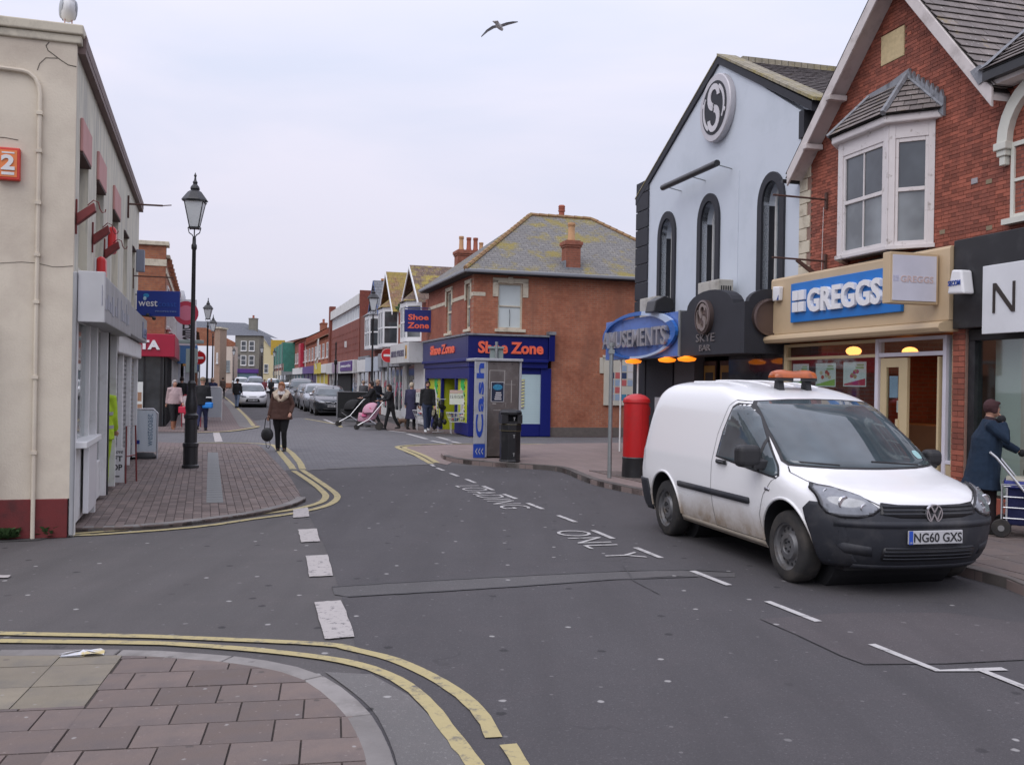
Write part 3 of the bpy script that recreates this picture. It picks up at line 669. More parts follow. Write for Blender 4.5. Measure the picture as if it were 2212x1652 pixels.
MB().box(.62, 1.50, -.12, -.06, .16, 1.0).build('side_door', white_g, GA, bevel=.008)
MB().box(1.63, 2.9, -.03, .03, .10, .60).build('stall_riser', white_m, GA, bevel=.008)
for a, b, c in ((.08, 1.2, 1.02), (1.63, 2.9, .60)): grect(GA, 'shop_pane', gl_clear, a, b, -.005, .003, c, 2.34, 0)
MB().box(-.3, 4.0, .9, .95, .1, 2.4).build('display_back', M('display_grey', (.13, .13, .13), .9, var=.5, vs=6), GA)
for i in range(14):
    x = .2+i*.19; MB().box(x, x+.13, .3+.1*(i % 3), .45+.1*(i % 3), 1.0+(i % 4)*.3, 1.15+(i % 4)*.3).build('display_item', M('stock_%d' % (i % 4), [(.3, .12, .05), (.35, .33, .3), (.1, .14, .25), (.25, .2, .05)][i % 4], .7), GA)
MB().box(3.0, 3.06, -.12, .9, .1, 2.34).build('door_jamb', black_m, GA); MB().box(4.1, 4.2, -.12, .9, .1, 2.34).build('door_jamb', white_m, GA)
MB().box(3.0, 4.2, 1.5, 1.55, .1, 2.4).box(2.95, 4.2, .0, 1.55, 2.34, 2.4).box(2.95, 4.2, 0, 1.5, .09, .11).build('doorway_lining', dark, GA)
# second silver shopfront
MB().box(4.35, 9.7, -.24, -.02, 2.42, 2.88).build('fascia_box', silver, GA, bevel=.012)
MB().box(4.25, 9.75, -.14, -.02, 2.10, 2.40).build('awning_case', white_m, GA, bevel=.02)
text('Les', 8.2, 9.5, 2.48, 2.78, -.242, M('blue_grey_letters', (.15, .18, .28), .6), GA, bold=.02)
for x in (4.3, 5.9, 7.7, 9.6): grect(GA, 'pilaster', white_m, x, x+.14, -.08, 0, .1, 2.1)
for x0, x1 in ((4.45, 5.9), (6.05, 7.7), (7.85, 9.6)): 
    sh = MB().box(x0, x1, .02, .05, .1, 2.1)
    sh.build('roller_shutter', silver, GA)
    for z in range(24): MB().box(x0, x1, .0, .02, .14+z*.082, .14+z*.082+.06).build('slat', silver, bpy.data.objects[GA.name].children[-1])
def hung(name, label, cat, loc, rz=0): return thing(name, label, cat, loc, rz)
# red alarm boxes and the 2 sign
for (x, z, lb) in ((2.15, 2.9, 'red alarm box just above the silver fascia of the cream building'), (3.6, 3.42, 'red alarm box higher up the cream wall, under the third awning bracket')):
    t = thing('alarm_box', lb, 'alarm box', (LX+x*cos(LA), LY+x*sin(LA), z), LA, 'red alarm boxes on the cream building')
    MB().box(-.13, .13, -.13, -.02, .0, .38).build('cover', M('alarm_red', (.62, .03, .03), .35), t, bevel=.05, seg=4); MB().box(-.11, .11, -.02, -.001, .02, .36).build('back_plate', white_m, t)
    if z > 3: t.location.z = 3.5
q = up_ = None
def place_end(y, z): return (LX+(X0-.072)*cos(LA)-y*sin(LA), LY+(X0-.072)*sin(LA)+y*cos(LA), z)
t = thing('number_sign', 'orange and red box sign with a white figure 2 on the cream end wall', 'sign', place_end(.63, 3.78), LA-pi/2)
m_or = M('sign_orange', (.75, .22, .06), .5); m_rd = M('sign_red', (.62, .05, .03), .5)
MB().box(-.11, .11, -.08, 0, 0, .34).build('box', m_rd, t, bevel=.012); MB().box(-.085, .085, -.086, -.08, .03, .31).build('face', m_or, t)
text('2', -.065, .065, .10, .26, -.088, white_m, t, bold=.04); MB().box(-.06, .06, -.09, -.086, .05, .08).box(-.06, .06, -.09, -.086, .275, .29).build('small_print', white_m, t)

# west coast projecting sign
t = thing('projecting_sign', 'blue projecting sign reading west coast properties on the end of the cream building', 'sign', (-7.72, 19.85, 2.98), radians(4))
navy = M('sign_blue', (.018, .045, .27), .35); MB().box(0, .86, -.03, .03, 0, .52).build('panel', navy, t, bevel=.006)
text('west', .04, .42, .20, .32, -.033, white_g, t, bold=.005); text('coast', .43, .80, .20, .29, -.033, M('pale_blue_letters', (.03, .10, .42), .5), t)
text('PROPERTIES', .38, .80, .09, .115, -.033, M('mid_blue_letters', (.25, .35, .6), .5), t)
MB().ball((.19, -.034, .42), (.06, .004, .045), 10).build('logo', M('logo_blue', (.03, .25, .5), .5), t); MB().ball((.165, -.038, .36), (.035, .004, .04), 10).build('logo', M('logo_pale', (.45, .65, .75), .5), t)
MB().tube([(-.12, 0, .52), (-.12, 0, 0)], .02, 6).tube([(-.12, 0, .12), (0, 0, .12)], .012, 5).tube([(-.12, 0, .44), (0, 0, .44)], .012, 5).tube([(-.05, -.05, .02), (.35, -.12, -.02)], .012, 5).ball((.25, -.10, .02), .035).ball((.38, -.12, -.05), .04).build('bracket', black_m, t)

# ---------------- Right: brick gable building with the bakery
GX, GY = 6.43, 13.01; GAg = atan2(-.96753, .25276)
brickm = M('red_brick', (.335, .10, .062), .85, var=.3, vs=9, bmp=.3, bs=90, dirt=(.18, .062, .045), ds=1.8, da=.42, db=.75, piece=.42)
brick_side = brick_mat('brick_wall_side', (.34, .09, .05), (.26, .065, .04), (.24, .16, .13), 'yz')
mortar = M('mortar', (.27, .17, .135), .95, var=.2, vs=10)
BB = thing('brick_gable_building', 'red brick gabled building with white bay window above the bakery', 'building', (GX, GY, 0), GAg)
xl, xr, ze, xa, za = -4.82, .0, 5.70, -1.98, 8.16
prof = [(xl, 2.45), (3.2, 2.45), (3.2, 5.9), (xr, 5.9), (xa, za), (xl, 5.72)]
MB().prism([(xl, 0), (xl, 2.45), (xl, 5.72), (xa, za), (xr, 5.9), (3.2, 5.9), (3.2, 2.45)], 'y', .006, .25).box(3.2-.001, 3.4, .006, .25, 0, 5.9)
core = MB().prism([(xl, 2.6), (3.4, 2.6), (3.4, 5.9), (xr, 5.9), (xa, za), (xl, 5.72)], 'y', .012, .24); core.build('mortar_bed', M('mortar_dark', (.17, .075, .05), .95, var=.3, vs=10), BB)
MB().box(xl, xl+.25, .24, 8, 2.6, 5.72).box(3.15, 3.4, .24, 8, 0, 5.9).box(xl, 3.4, 7.8, 8, 0, 5.9).box(xl+.0, xl+.25, .26, 8, 0, 2.6).build('wall', brick_side, BB, label='plain side and back walls')
# bricks as separate pieces, openings left for bay, plaque and quoins
def brickwork(parent, prof_, skiprects, limit, mats, x0, z0, w=.20, h=.0555, j=.006, near=lambda x, z: -x, y0=0.0):
    """Flemish bond: stretchers and headers alternate"""
    its = []; zs = [p[1] for p in prof_]; xs = [p[0] for p in prof_]; hd = w/2; un = w+hd
    for r in range(math.floor((min(zs)-z0)/h), math.ceil((max(zs)-z0)/h)):
        off = (r % 2)*un/2
        for c in range(math.floor((min(xs)-x0-off)/un)-1, math.ceil((max(xs)-x0-off)/un)+1):
            for x, bw in ((x0+c*un+off, w), (x0+c*un+off+w, hd)):
                z = z0+r*h; q = clip(prof_, x+j/2, x+bw-j/2, z+j/2, z+h-j/2)
                if len(q) < 3 or area(q) < .0008: continue
                cx, cz = x+bw/2, z+h/2
                if any(a < cx < b and c_ < cz < d for a, b, c_, d in skiprects): continue
                its.append((near(cx, cz), cx, cz, q, bw == w and abs(area(q)-(w-j)*(h-j)) < 1e-6))
    its.sort(key=lambda a: a[0]); me = MB().box(-w/2+j/2, w/2-j/2, 0, .02, -h/2+j/2, h/2-j/2).mesh('brick', mats); rest = MB(); n = 0
    for k, cx, cz, q, full in its:
        dy = y0-R.uniform(0, .004)
        if full and n < limit:
            o = bpy.data.objects.new('brick', me); S.collection.objects.link(o); o.location = (cx, dy, cz); o.parent = parent; n += 1
        else: rest.prism(q, 'y', dy, dy+.02)
    rest.build('brick', mats, parent, kind='stuff', fix=False)
    return n
brickwork(BB, [(xl+.02, 2.6), (3.4, 2.6), (3.4, 5.9), (xr, 5.9), (xa, za), (xl+.02, 5.72)], [(-3.3, -1.25, 3.9, 5.8), (-2.5, -1.93, 6.88, 7.36), (-5, -4.5, 2.6, 5.6)], 300, brickm, .03, 2.6)
for k, z in enumerate([2.6+i*.225 for i in range(14)]):
    wq = .34 if k % 2 else .24
    MB().box(xl-.01, xl+wq, -.02, .03, z+.004, z+.219).build('quoin', stone_c, BB, bevel=.008)
    if k % 2 == 0:
        pass
MB().box(xl+.24, xl+.36, -.002, .01, 2.6, 5.7).build('brick_backing', mortar, BB)
MB().box(-2.5, -1.93, -.012, .02, 6.88, 7.35).build('date_stone', M('sandstone_plaque', (.55, .44, .25), .85, var=.3, vs=12, bmp=.5, bs=30), BB, bevel=.01)
grect(BB, 'vent_patch', M('patch_grey', (.35, .33, .34), .8), -.42, -.30, -.012, .01, 4.60, 4.68)
for (x, z) in ((-.12, 3.92), (-.14, 4.55), (-1.05, 4.0)): MB().box(x, x+.11, -.006, .01, z, z+.06).build('repair_patch', M('patch_green_grey', (.25, .2, .13), .9), BB)
# roof of the gable: real slates on the visible right slope
slm = roof_mat('slate_pieces', (.15, .13, .125), (.25, .215, .20), (.30, .22, .06), (.60, .70), pieces=True)
slm2 = M('slate_dark_base', (.05, .045, .042), .9)
def slope(parent, A, B, C, D_p, mat, limit=0, sw=.26, sh=.19, base=True, tm=None, name='slate'):
    """roof plane A(eave left) B(eave right) C(ridge right) D(ridge left); slates clipped to it"""
    A, B, C, D_p = map(Vector, (A, B, C, D_p)); ux = (B-A).normalized(); nrm = (B-A).cross(D_p-A).normalized(); uy = nrm.cross(ux).normalized()
    P2 = [((p-A).dot(ux), (p-A).dot(uy)) for p in (A, B, C, D_p)]
    if base: MB().poly([A-nrm*.01, B-nrm*.01, C-nrm*.01, D_p-nrm*.01]).poly([A-nrm*.08, D_p-nrm*.08, C-nrm*.08, B-nrm*.08]).build('roof_base', slm2, parent, fix=False)
    its = []; ys = [p[1] for p in P2]; xs = [p[0] for p in P2]
    for r in range(0, math.ceil(max(ys)/sh)):
        off = (r % 2)*sw/2
        for c in range(math.floor((min(xs)-off)/sw), math.ceil((max(xs)-off)/sw)+1):
            x, y = c*sw+off, r*sh; q = clip(P2, x+.003, x+sw-.003, y, y+sh*1.08)
            if len(q) >= 3 and area(q) > .004: its.append((x, y, q))
    rest = MB(); n = 0
    def slab(q, y):
        mb = MB(); lift = R.uniform(0, .004)
        def P(a, b, t): 
            k = (b-y)/sh; return A+ux*a+uy*b+nrm*(.022*(1-k)+t+lift)
        top = [P(a, b, .006) for a, b in q]; bot = [P(a, b, -.004) for a, b in q]; i = len(q)
        mb.v = [tuple(p) for p in top+bot]; mb.f = [tuple(range(i))]+[(k, i+k, i+(k+1) % i, (k+1) % i) for k in range(i)]; mb.m = [0]*(i+1); return mb
    cam_l = parent.matrix_world.inverted() @ Vector((0, 0, 1.75)) if parent else Vector()
    its.sort(key=lambda t_: (A+ux*t_[0]+uy*t_[1]-cam_l).length)
    for x, y, q in its:
        s_ = slab(q, y)
        if n < limit: s_.build(name, mat, parent, fix=False); n += 1
        else: rest.join(s_)
    if rest.f: rest.build(name, mat, parent, kind='stuff', fix=False)
bpy.context.view_layer.update()
slope(BB, (.34, -.32, 5.72), (.34, 7.9, 5.72), (-1.92, 7.9, 8.30), (-1.92, -.32, 8.30), slm, 260)
MB().poly([(xl-.0, -.32, 5.62), (xa, -.32, za+.12), (xa, 7.9, za+.12), (xl-.0, 7.9, 5.62)]).poly([(xl-.0, -.32, 5.54), (xl-.0, 7.9, 5.54), (xa, 7.9, za+.04), (xa, -.32, za+.04)]).build('roof', slm2, BB, fix=False, label='far slope of the slate roof')
def board(parent, a, b, y0, y1, dn, mat, name='barge_board'):
    (x0, z0), (x1, z1) = a, b; return MB().prism([(x0, z0), (x1, z1), (x1, z1-dn), (x0, z0-dn)], 'y', y0, y1).build(name, mat, parent, bevel=.008)
bm = M('barge_white', (.60, .55, .53), .75, var=.1, dirt=(.40, .36, .34), ds=4, da=.5, db=.75)
board(BB, (-4.74, 5.64), (-1.92, 8.27), -.34, -.30, .25, bm); board(BB, (-1.92, 8.27), (.32, 5.70), -.34, -.30, .25, bm)
MB().prism([(-4.74, 5.56), (-1.92, 8.19), (-1.92, 8.13), (-4.74, 5.50)], 'y', -.30, .0).prism([(-1.92, 8.19), (.32, 5.60), (.32, 5.54), (-1.92, 8.13)], 'y', -.30, 0).build('soffit', bm, BB)
for x, z in ((-4.15, 6.02), (-3.45, 6.68)): MB().box(x-.05, x+.07, -.36, -.02, z-.1, z-.01).build('purlin_end', bm, BB, bevel=.01)
MB().tube([(-4.86, -.36, 5.50), (-4.86, 2, 5.50)], .04, 8).build('gutter', black_m, BB)
# right-hand part: eaves gutter and slate roof running along the street, lead valley
MB().box(.22, 3.6, -.38, -.02, 5.86, 5.92).box(.22, 3.6, -.40, -.30, 5.80, 5.97).build('gutter', black_m, BB)
grect(BB, 'fascia_board', bm, .2, 3.6, -.30, -.02, 5.74, 5.86)
slope(BB, (.22, -.42, 5.93), (3.6, -.42, 5.93), (3.6, 4.2, 9.2), (-2.0, 4.2, 9.2), slm, 40)
MB().prism([(.1, 5.8), (.34, 5.86), (.12, 6.06), (-.06, 6.02)], 'y', -.36, -.30).build('valley_end', lead, BB)
MB().poly([(.12, -.42, 5.96), (.34, -.42, 5.99), (-1.8, 4.2, 9.25), (-2.1, 4.2, 9.2)]).build('lead_valley', lead, BB, fix=False)
# arched first-floor window head at the right edge
aw = MB(); N = 14
for k in range(N):
    a0, a1 = pi*k/N, pi*(k+1)/N; c0, r0, r1 = .95, .62, .80
    aw.prism([(c0-r0*cos(a0), 5.02+r0*sin(a0)*1.0), (c0-r1*cos(a0), 5.02+r1*sin(a0)), (c0-r1*cos(a1), 5.02+r1*sin(a1)), (c0-r0*cos(a1), 5.02+r0*sin(a1))], 'y', -.10, .0)
aw.xf(Matrix.Translation((0, 0, .0)))
mw = M('moulding_white', (.62, .62, .55), .6, var=.1)
aw.build('window_arch', mw, BB)
for s in (.24, 1.66):
    MB().box(s-.11, s+.11, -.14, 0, 4.92, 5.02).box(s-.08, s+.08, -.11, 0, 4.84, 4.92).box(s-.05, s+.05, -.09, 0, 4.72, 4.84).build('corbel', mw, BB, bevel=.012)
window(BB, .33, 1.57, 4.0, 5.0, -.03, mw, gl_dark, 2, 2)
# ---- bay (oriel) window: three-sided
wood = M('flaking_white_paint', (.66, .62, .61), .7, var=.08, vs=5, bmp=.25, bs=50, dirt=(.34, .30, .27), ds=7, da=.60, db=.72)
def facet(p, q):      # frame for one bay face from p to q (x,y), facing outward
    d = Vector((q[0]-p[0], q[1]-p[1])); return Matrix.Translation((p[0], p[1], 0)) @ Matrix.Rotation(atan2(d.y, d.x), 4, 'Z'), d.length
bz0, bz1 = 3.86, 5.72; BX = [(-3.37, 0), (-2.92, -.45), (-1.63, -.45), (-1.18, 0)]
cor = [(-3.30, .1), (-3.30, .0), (-2.90, -.40), (-1.65, -.40), (-1.25, 0), (-1.25, .1)]
MB().prism(cor, 'z', bz0+.02, bz0+.08).build('bay_floor', wood, BB); MB().prism(cor, 'z', bz1-.25, bz1-.02).build('bay_head', wood, BB)
for i, (p, q) in enumerate(zip(BX, BX[1:])):
    mt, ln = facet(p, q); nx = 2 if i == 1 else 1; e = .12 if i == 1 else .09
    f = MB().box(0, e, -.02, .08, bz0, bz1).box(ln-e, ln, -.02, .08, bz0, bz1).box(e, ln-e, -.015, .07, bz0, bz0+.09).box(e, ln-e, -.015, .07, bz1-.24, bz1)
    zm = bz0+.09+(bz1-.24-bz0-.09)*.50
    f.box(e, e+.045, .0, .06, bz0+.09, bz1-.24).box(ln-e-.045, ln-e, .0, .06, bz0+.09, bz1-.24).box(e+.045, ln-e-.045, -.005, .055, zm-.03, zm+.03).box(e+.045, ln-e-.045, .0, .06, bz1-.30, bz1-.24)
    if nx == 2: f.box(ln/2-.012, ln/2+.012, .01, .05, bz0+.09, bz1-.24)
    f.box(-.02, ln+.02, -.05, .05, bz0-.03, bz0+.03); f.xf(mt); w = f.build('window', wood, BB, bevel=.006)
    for a in range(nx):
        for (c, d, g) in ((bz0+.09, zm-.03, gl_mid), (zm+.03, bz1-.30, gl_dark)):
            u0, u1 = e+.045+(ln-2*e-.09)*a/nx, e+.045+(ln-2*e-.09)*(a+1)/nx; MB().box(u0, u1, .03, .038, c, d).xf(mt).build('pane', g, w)
grect(BB, 'lead_flashing', lead, -3.0, -1.3, -.02, .0-.001, bz0-.22, bz0-.03)
MB().prism([(-3.52, .02), (-3.50, -.02), (-2.97, -.57), (-1.58, -.57), (-1.04, -.02), (-1.02, .02)], 'z', bz1-.02, bz1+.10).build('bay_cornice', wood, BB, bevel=.02)
ez1 = bz1+.10; e0, e1, e2, e3 = Vector((-3.56, -.03, ez1)), Vector((-3.0, -.62, ez1)), Vector((-1.55, -.62, ez1)), Vector((-.98, -.03, ez1)); T0_, T1_ = Vector((-2.75, -.03, 6.44)), Vector((-1.80, -.03, 6.50))
slope(BB, e1, e2, T1_, T0_, slm, 20, .18, .13); slope(BB, e2, e3, T1_, T1_+Vector((-.001, 0, 0)), slm, 20, .18, .13); slope(BB, e0, e1, T0_, T0_+Vector((-.001, 0, 0)), slm, 0, .18, .13)
for a, b, w in ((e1, T0_, .05), (e2, T1_, .07), (e3, T1_, .04)):
    u_ = Vector((0, -.5, .8)).normalized(); MB().tube([a+u_*.02, b+u_*.03], w*.7, 6).build('lead_hip', lead, BB)
jag = MB().prism([(-3.2, 6.12), (-2.80, 6.50), (-2.2, 6.54), (-1.74, 6.62), (-1.76, 6.40), (-2.7, 6.36), (-3.1, 6.02)], 'y', -.05, -.008)
for k in range(8):
    x0 = -1.80+k*.105; z0 = 6.56-k*.075; jag.prism([(x0, z0-.26), (x0+.105, z0-.34), (x0+.105, z0-.06), (x0+.08, z0-.05), (x0+.045, z0+.06), (x0+.01, z0-.01)], 'y', -.05, -.008)
jag.build('lead_flashing', lead, BB)
rust = M('rusty_iron', (.09, .045, .035), .8, var=.4, vs=20)
for x, z, l_ in ((-3.95, 5.02, 1.05), (-3.95, 3.95, 1.05)):
    MB().box(x-.03, x+.03, -.04, -.001, z-.16, z+.12).tube([(x, -.03, z), (x, -l_, z+.02)], .018, 6).build('sign_bracket', rust, BB)
MB().prism([(-.03, 3.55), (-.03, 3.65), (-.55, 3.96), (-.6, 3.93)], 'x', -3.97, -3.93).build('bracket_stay', rust, BB)
MB().tube([(-4.02, -.03, 4.9), (-4.05, -.03, 3.75)], .005, 4).build('cable', white_m, BB)

# ---- bakery shopfront (fascia box, blue sign, awning case, windows, door)
tan = M('tan_fascia', (.53, .40, .25), .5, var=.05, dirt=(.42, .32, .2), ds=2, da=.55, db=.9)
sblue = M('sign_bright_blue', (.005, .16, .52), .4, var=.06)
SH = thing('shopfront', 'beige bakery shopfront with bright blue GREGGS sign', 'shopfront', (GX, GY, 0), GAg)
fx0, fx1, fy = -5.02, -.28, -.45
MB().prism([(-.27, 2.70), (-.27, 3.72), (fy+.02, 3.72), (fy, 3.68), (fy, 2.70)], 'x', fx0, fx1).build('fascia', tan, SH, bevel=.01)
MB().box(-4.24, -1.22, fy-.06, fy-.002, 2.88, 3.56).build('sign_board', sblue, SH, bevel=.008)
text('GREGGS', -3.62, -1.62, 3.02, 3.42, fy-.062, white_g, SH, depth=.06, bold=.035, space=1.02)
for i in (0, 1):
    for k in (0, 1): MB().box(-4.10+i*.20, -3.93+i*.20, fy-.12, fy-.061, 3.05+k*.20, 3.22+k*.20).build('logo_square', white_g, SH, bevel=.006)
MB().prism([(-.25, 2.55), (-.25, 2.70), (-.52, 2.69), (-.60, 2.66), (-.62, 2.60), (-.58, 2.54)], 'x', fx0-.03, fx1-.0).build('awning_case', tan, SH, bevel=.01)
yb = -.25; wf = M('window_frame_tan', (.55, .44, .26), .5); wl = M('window_frame_lilac', (.62, .60, .66), .45)
zt = 2.52
fr = MB().box(-4.88, -4.801, yb, yb+.1, .1, zt).box(-4.80, -2.16, yb, yb+.08, 2.24, 2.29).box(-4.80, -2.16, yb, yb+.1, zt-.05, zt).box(-4.80, -2.16, yb, yb+.1, .45, .52).box(-4.80, -4.76, yb, yb+.1, .52, 2.24)
MB().box(-.44, -.38, yb, yb+.1, .1, zt).build('door_post', wf, SH)
fr.build('window_frame', wf, SH, bevel=.004)
MB().box(-2.16, -2.08, yb-.01, yb+.1, .1, zt).box(-.62, -.55, yb-.01, yb+.1, .1, zt).box(-2.08, -.62, yb, yb+.08, 2.24, 2.30).box(-2.08, -.62, yb, yb+.08, zt-.05, zt).box(-.55, -.44, yb, yb+.08, .72, .77).build('door_frame', wl, SH, bevel=.004)
grect(SH, 'stall_riser', M('riser_tan', (.45, .36, .22), .6), -4.8, -2.16, yb+.01, yb+.08, .1, .45); grect(SH, 'stall_riser', M('riser_tan', (.5, .4, .25), .6), -.62, -.38, yb+.01, yb+.08, .1, .72)
for a, b, c, d in ((-4.8, -2.16, .52, 2.24), (-4.8, -2.16, 2.29, zt-.05), (-2.08, -.62, 2.30, zt-.05), (-.55, -.44, .77, zt-.05)): grect(SH, 'shop_pane', gl_clear, a, b, yb+.04, yb+.048, c, d, 0)
dr = MB().box(-2.06, -1.92, yb+.02, yb+.07, .12, 2.22).box(-1.62, -1.42, yb+.02, yb+.07, .12, 2.22).box(-1.92, -1.62, yb+.02, yb+.07, .12, .40).box(-1.92, -1.62, yb+.02, yb+.07, 2.08, 2.22).box(-1.66, -1.60, yb+.0, yb+.07, 1.0, 1.3)
do = dr.build('door', wf, SH, bevel=.004); MB().box(-1.92, -1.62, yb+.04, yb+.048, .40, 2.08).build('pane', gl_clear, do)
MB().box(-.74, -.70, yb+.0, yb+.9, .12, 2.22).build('door_edge', wf, SH)
MB().box(-1.50, -.80, 1.35, 1.4, .12, 1.95).build('inner_door', M('grey_frame', (.25, .24, .25), .5), SH)
# interior
inn = M('interior_brown', (.16, .07, .035), .8, var=.4, vs=4); 
MB().box(-4.8, -.4, 3.4, 3.5, .1, 2.7).box(-4.85, -4.8, -.15, 3.4, .1, 2.7).box(-.38, -.30, -.15, 3.4, .1, 2.7).box(-4.8, -.4, -.15, 3.4, 2.62, 2.7).build('interior', inn, SH, fix=True)
grect(SH, 'interior_floor', M('floor_tiles_dark', (.10, .07, .06), .5), -4.8, -.4, -.15, 3.4, .02, .1, 0)
cnt = M('counter_wood', (.22, .11, .05), .5, var=.3)
grect(SH, 'counter', cnt, -4.2, -2.3, 1.4, 2.0, .1, 1.15)
for k in range(4): grect(SH, 'shelf', cnt, -4.4, -.6, 3.0, 3.35, .7+k*.42, .73+k*.42, 0)
lampm = M('warm_lamp', (1.0, .38, .10), .5, emit=3.0)
stm = [M('bread_%d' % k, c, .8) for k, c in enumerate([(.35, .18, .06), (.5, .3, .1), (.3, .08, .04), (.4, .38, .34)])]
for k in range(46):
    x = R.uniform(-4.3, -.7); s = R.randint(0, 3); MB().box(0, R.uniform(.06, .2), 0, .15, 0, R.uniform(.06, .22)).build('loaf', stm[k % 4], SH, loc=(x, 3.05, .731+s*.42), bevel=.02)
for x, y in ((-3.0, 1.0), (-1.7, 1.2), (-3.4, .2), (-1.3, .5)):
    MB().ball((x, y, 2.38), (.13, .13, .08)).build('pendant_lamp', lampm, SH)
pl = bpy.data.lights.new('shop_light', 'AREA'); pl.energy = 14; pl.size = 2.2; pl.color = (1, .55, .28); po = bpy.data.objects.new('shop_light', pl); S.collection.objects.link(po); po.parent = SH; po.location = (-2.2, 1.6, 2.55)
# posters in the window: white card, green / red corner and a food picture made of small shapes
def poster(parent, x, z, w, h, y, corner, food, name='poster'):
    p = MB().box(x, x+w, y, y+.004, z, z+h).build(name, M('poster_white', (.72, .74, .70), .6), parent)
    MB().prism([(x+.02, z+.02), (x+w-.02, z+.02), (x+w-.02, z+.02+h*.28), (x+.02, z+.02+h*.05)], 'y', y-.002, y-.0005).build('corner', corner, p)
    r2 = random.Random(int(x*100)); 
    for k in range(6): MB().ball((x+w*(.25+.5*r2.random()), y-.002, z+h*(.35+.3*r2.random())), (.05, .002, .035), 10).build('picture', food[k % len(food)], p)
    MB().box(x+w*.55, x+w*.9, y-.002, y-.0005, z+h*.72, z+h*.80).box(x+w*.6, x+w*.9, y-.002, y-.0005, z+h*.84, z+h*.9).build('print', M('print_green', (.35, .5, .2), .6), p)
gr_, rd_ = M('print_lime', (.30, .50, .06), .6), M('print_crimson', (.55, .02, .06), .6)
poster(SH, -4.66, 1.77, .52, .40, yb+.06, gr_, [M('food_cream', (.6, .5, .3), .7), gr_]); poster(SH, -3.92, 1.77, .60, .40, yb+.06, gr_, [M('food_cream', (.6, .5, .3), .7), M('food_red', (.5, .06, .04), .7)]); poster(SH, -3.10, 1.78, .62, .40, yb+.06, rd_, [M('food_gold', (.5, .27, .06), .7), rd_])
MB().box(-1.88, -1.68, yb+.055, yb+.06, 1.62, 1.95).build('door_notice', M('notice_blue', (.42, .5, .62), .6), SH); MB().box(-1.70, -1.62, yb+.053, yb+.054, 1.4, 1.58).build('door_notice', M('poster_white', (.7, .7, .7), .6), SH)
# projecting square sign
t = thing('projecting_sign', 'pale square box sign reading GREGGS projecting from the right end of the bakery fascia', 'sign', (GX, GY, 0), GAg)
fx = -.62; pm = M('sign_pale', (.62, .62, .70), .4)
MB().box(fx, fx+.16, fy-.80, fy-.03, 2.92, 3.62).build('box', tan, t, bevel=.01)
MB().box(fx+.16, fx+.172, fy-.76, fy-.07, 2.96, 3.58).build('face', pm, t)
mt = Matrix.Translation((fx+.172, fy-.42, 0)) @ Matrix.Rotation(pi/2, 4, 'Z')
text('GREGGS', -.22, .30, 3.21, 3.30, -.002, M('letters_pinkish', (.62, .48, .46), .4), t, depth=.004, bold=.02, mtx=mt)
for i in (0, 1):
    for k in (0, 1): MB().box(-.34+i*.05, -.30+i*.05, -.004, 0, 3.22+k*.045, 3.255+k*.045).xf(mt).build('logo_square', M('logo_faint', (.5, .5, .62), .4), t)
t = thing('alarm_box', 'small white alarm box with blue corner on the left of the bakery fascia', 'alarm box', (GX, GY, 0), GAg)
MB().prism([(-4.82, 3.30), (-4.60, 3.30), (-4.58, 3.55), (-4.82, 3.57)], 'y', fy-.09, fy-.002).build('cover', white_g, t, bevel=.02); MB().prism([(-4.66, 3.31), (-4.60, 3.31), (-4.60, 3.40)], 'y', fy-.095, fy-.091).build('corner', M('alarm_blue', (.02, .06, .3), .4), t)
# brick pier between the shops
PI_ = MB().box(-.40, -.15, -.27, -.01, .1, 2.66).build('brick_pier', mortar, BB)
for r in range(34):
    for c in range(2):
        a = -.39+c*.12 if r % 2 else -.39; b = a+.112 if r % 2 else a+.23
        if r % 2 == 0 and c: continue
        MB().box(a, b, -.285, -.26, .12+r*.075, .12+r*.075+.066).build('brick', brickm, PI_)
# ---- black shopfront at the right edge
NS = thing('shopfront', 'black shopfront with white sign panel showing a thin letter N at the right edge', 'shopfront', (GX, GY, 0), GAg)
blk = M('black_fascia', (.012, .012, .014), .45, var=.3, dirt=(.03, .03, .032), ds=3)
MB().box(-.26, 3.3, -.40, -.02, 2.58, 3.78).build('fascia', blk, NS, bevel=.01)
MB().box(.36, 3.0, -.46, -.401, 2.42+.06, 3.36).build('sign_board', M('sign_white', (.66, .67, .69), .4), NS, bevel=.008)
MB().prism([(.56, 2.74), (.595, 2.74), (.595, 3.05), (.88, 2.74), (.93, 2.74), (.93, 3.12), (.895, 3.12), (.895, 2.80), (.61, 3.12), (.56, 3.12)], 'y', -.475, -.461).build('lettering', M('letters_brown_black', (.03, .022, .018), .4), NS)
MB().box(-.14, 3.3, -.24, -.1, 2.42, 2.57).box(-.14, -.02, -.24, -.1, .1, 2.42).build('window_frame', blk, NS, bevel=.006)
grect(NS, 'shop_pane', gl_clear, -.02, 3.2, -.18, -.17, .35, 2.42, 0); grect(NS, 'stall_riser', M('riser_brick_red', (.3, .08, .05), .8), -.02, 3.2, -.2, -.12, .1, .35)
MB().box(-.02, 3.2, .1, .14, .35, 2.5).build('blind', M('blind_cream', (.55, .58, .50), .7, var=.06), NS); MB().box(.66, .80, -.1, .1, .35, 2.45).build('display_post', M('post_cream', (.5, .42, .34), .6), NS)
MB().box(.86, .95, -.1, .0, .35, 2.45).build('display_banner', rd_, NS)
t = thing('alarm_box', 'white wedge-shaped alarm box reading SECOM on the black fascia', 'alarm box', (GX, GY, 0), GAg)
MB().prism([(-.16, 3.04), (.16, 3.02), (.10, 3.34), (-.08, 3.36)], 'y', -.58, -.402).build('cover', white_g, t, bevel=.025)
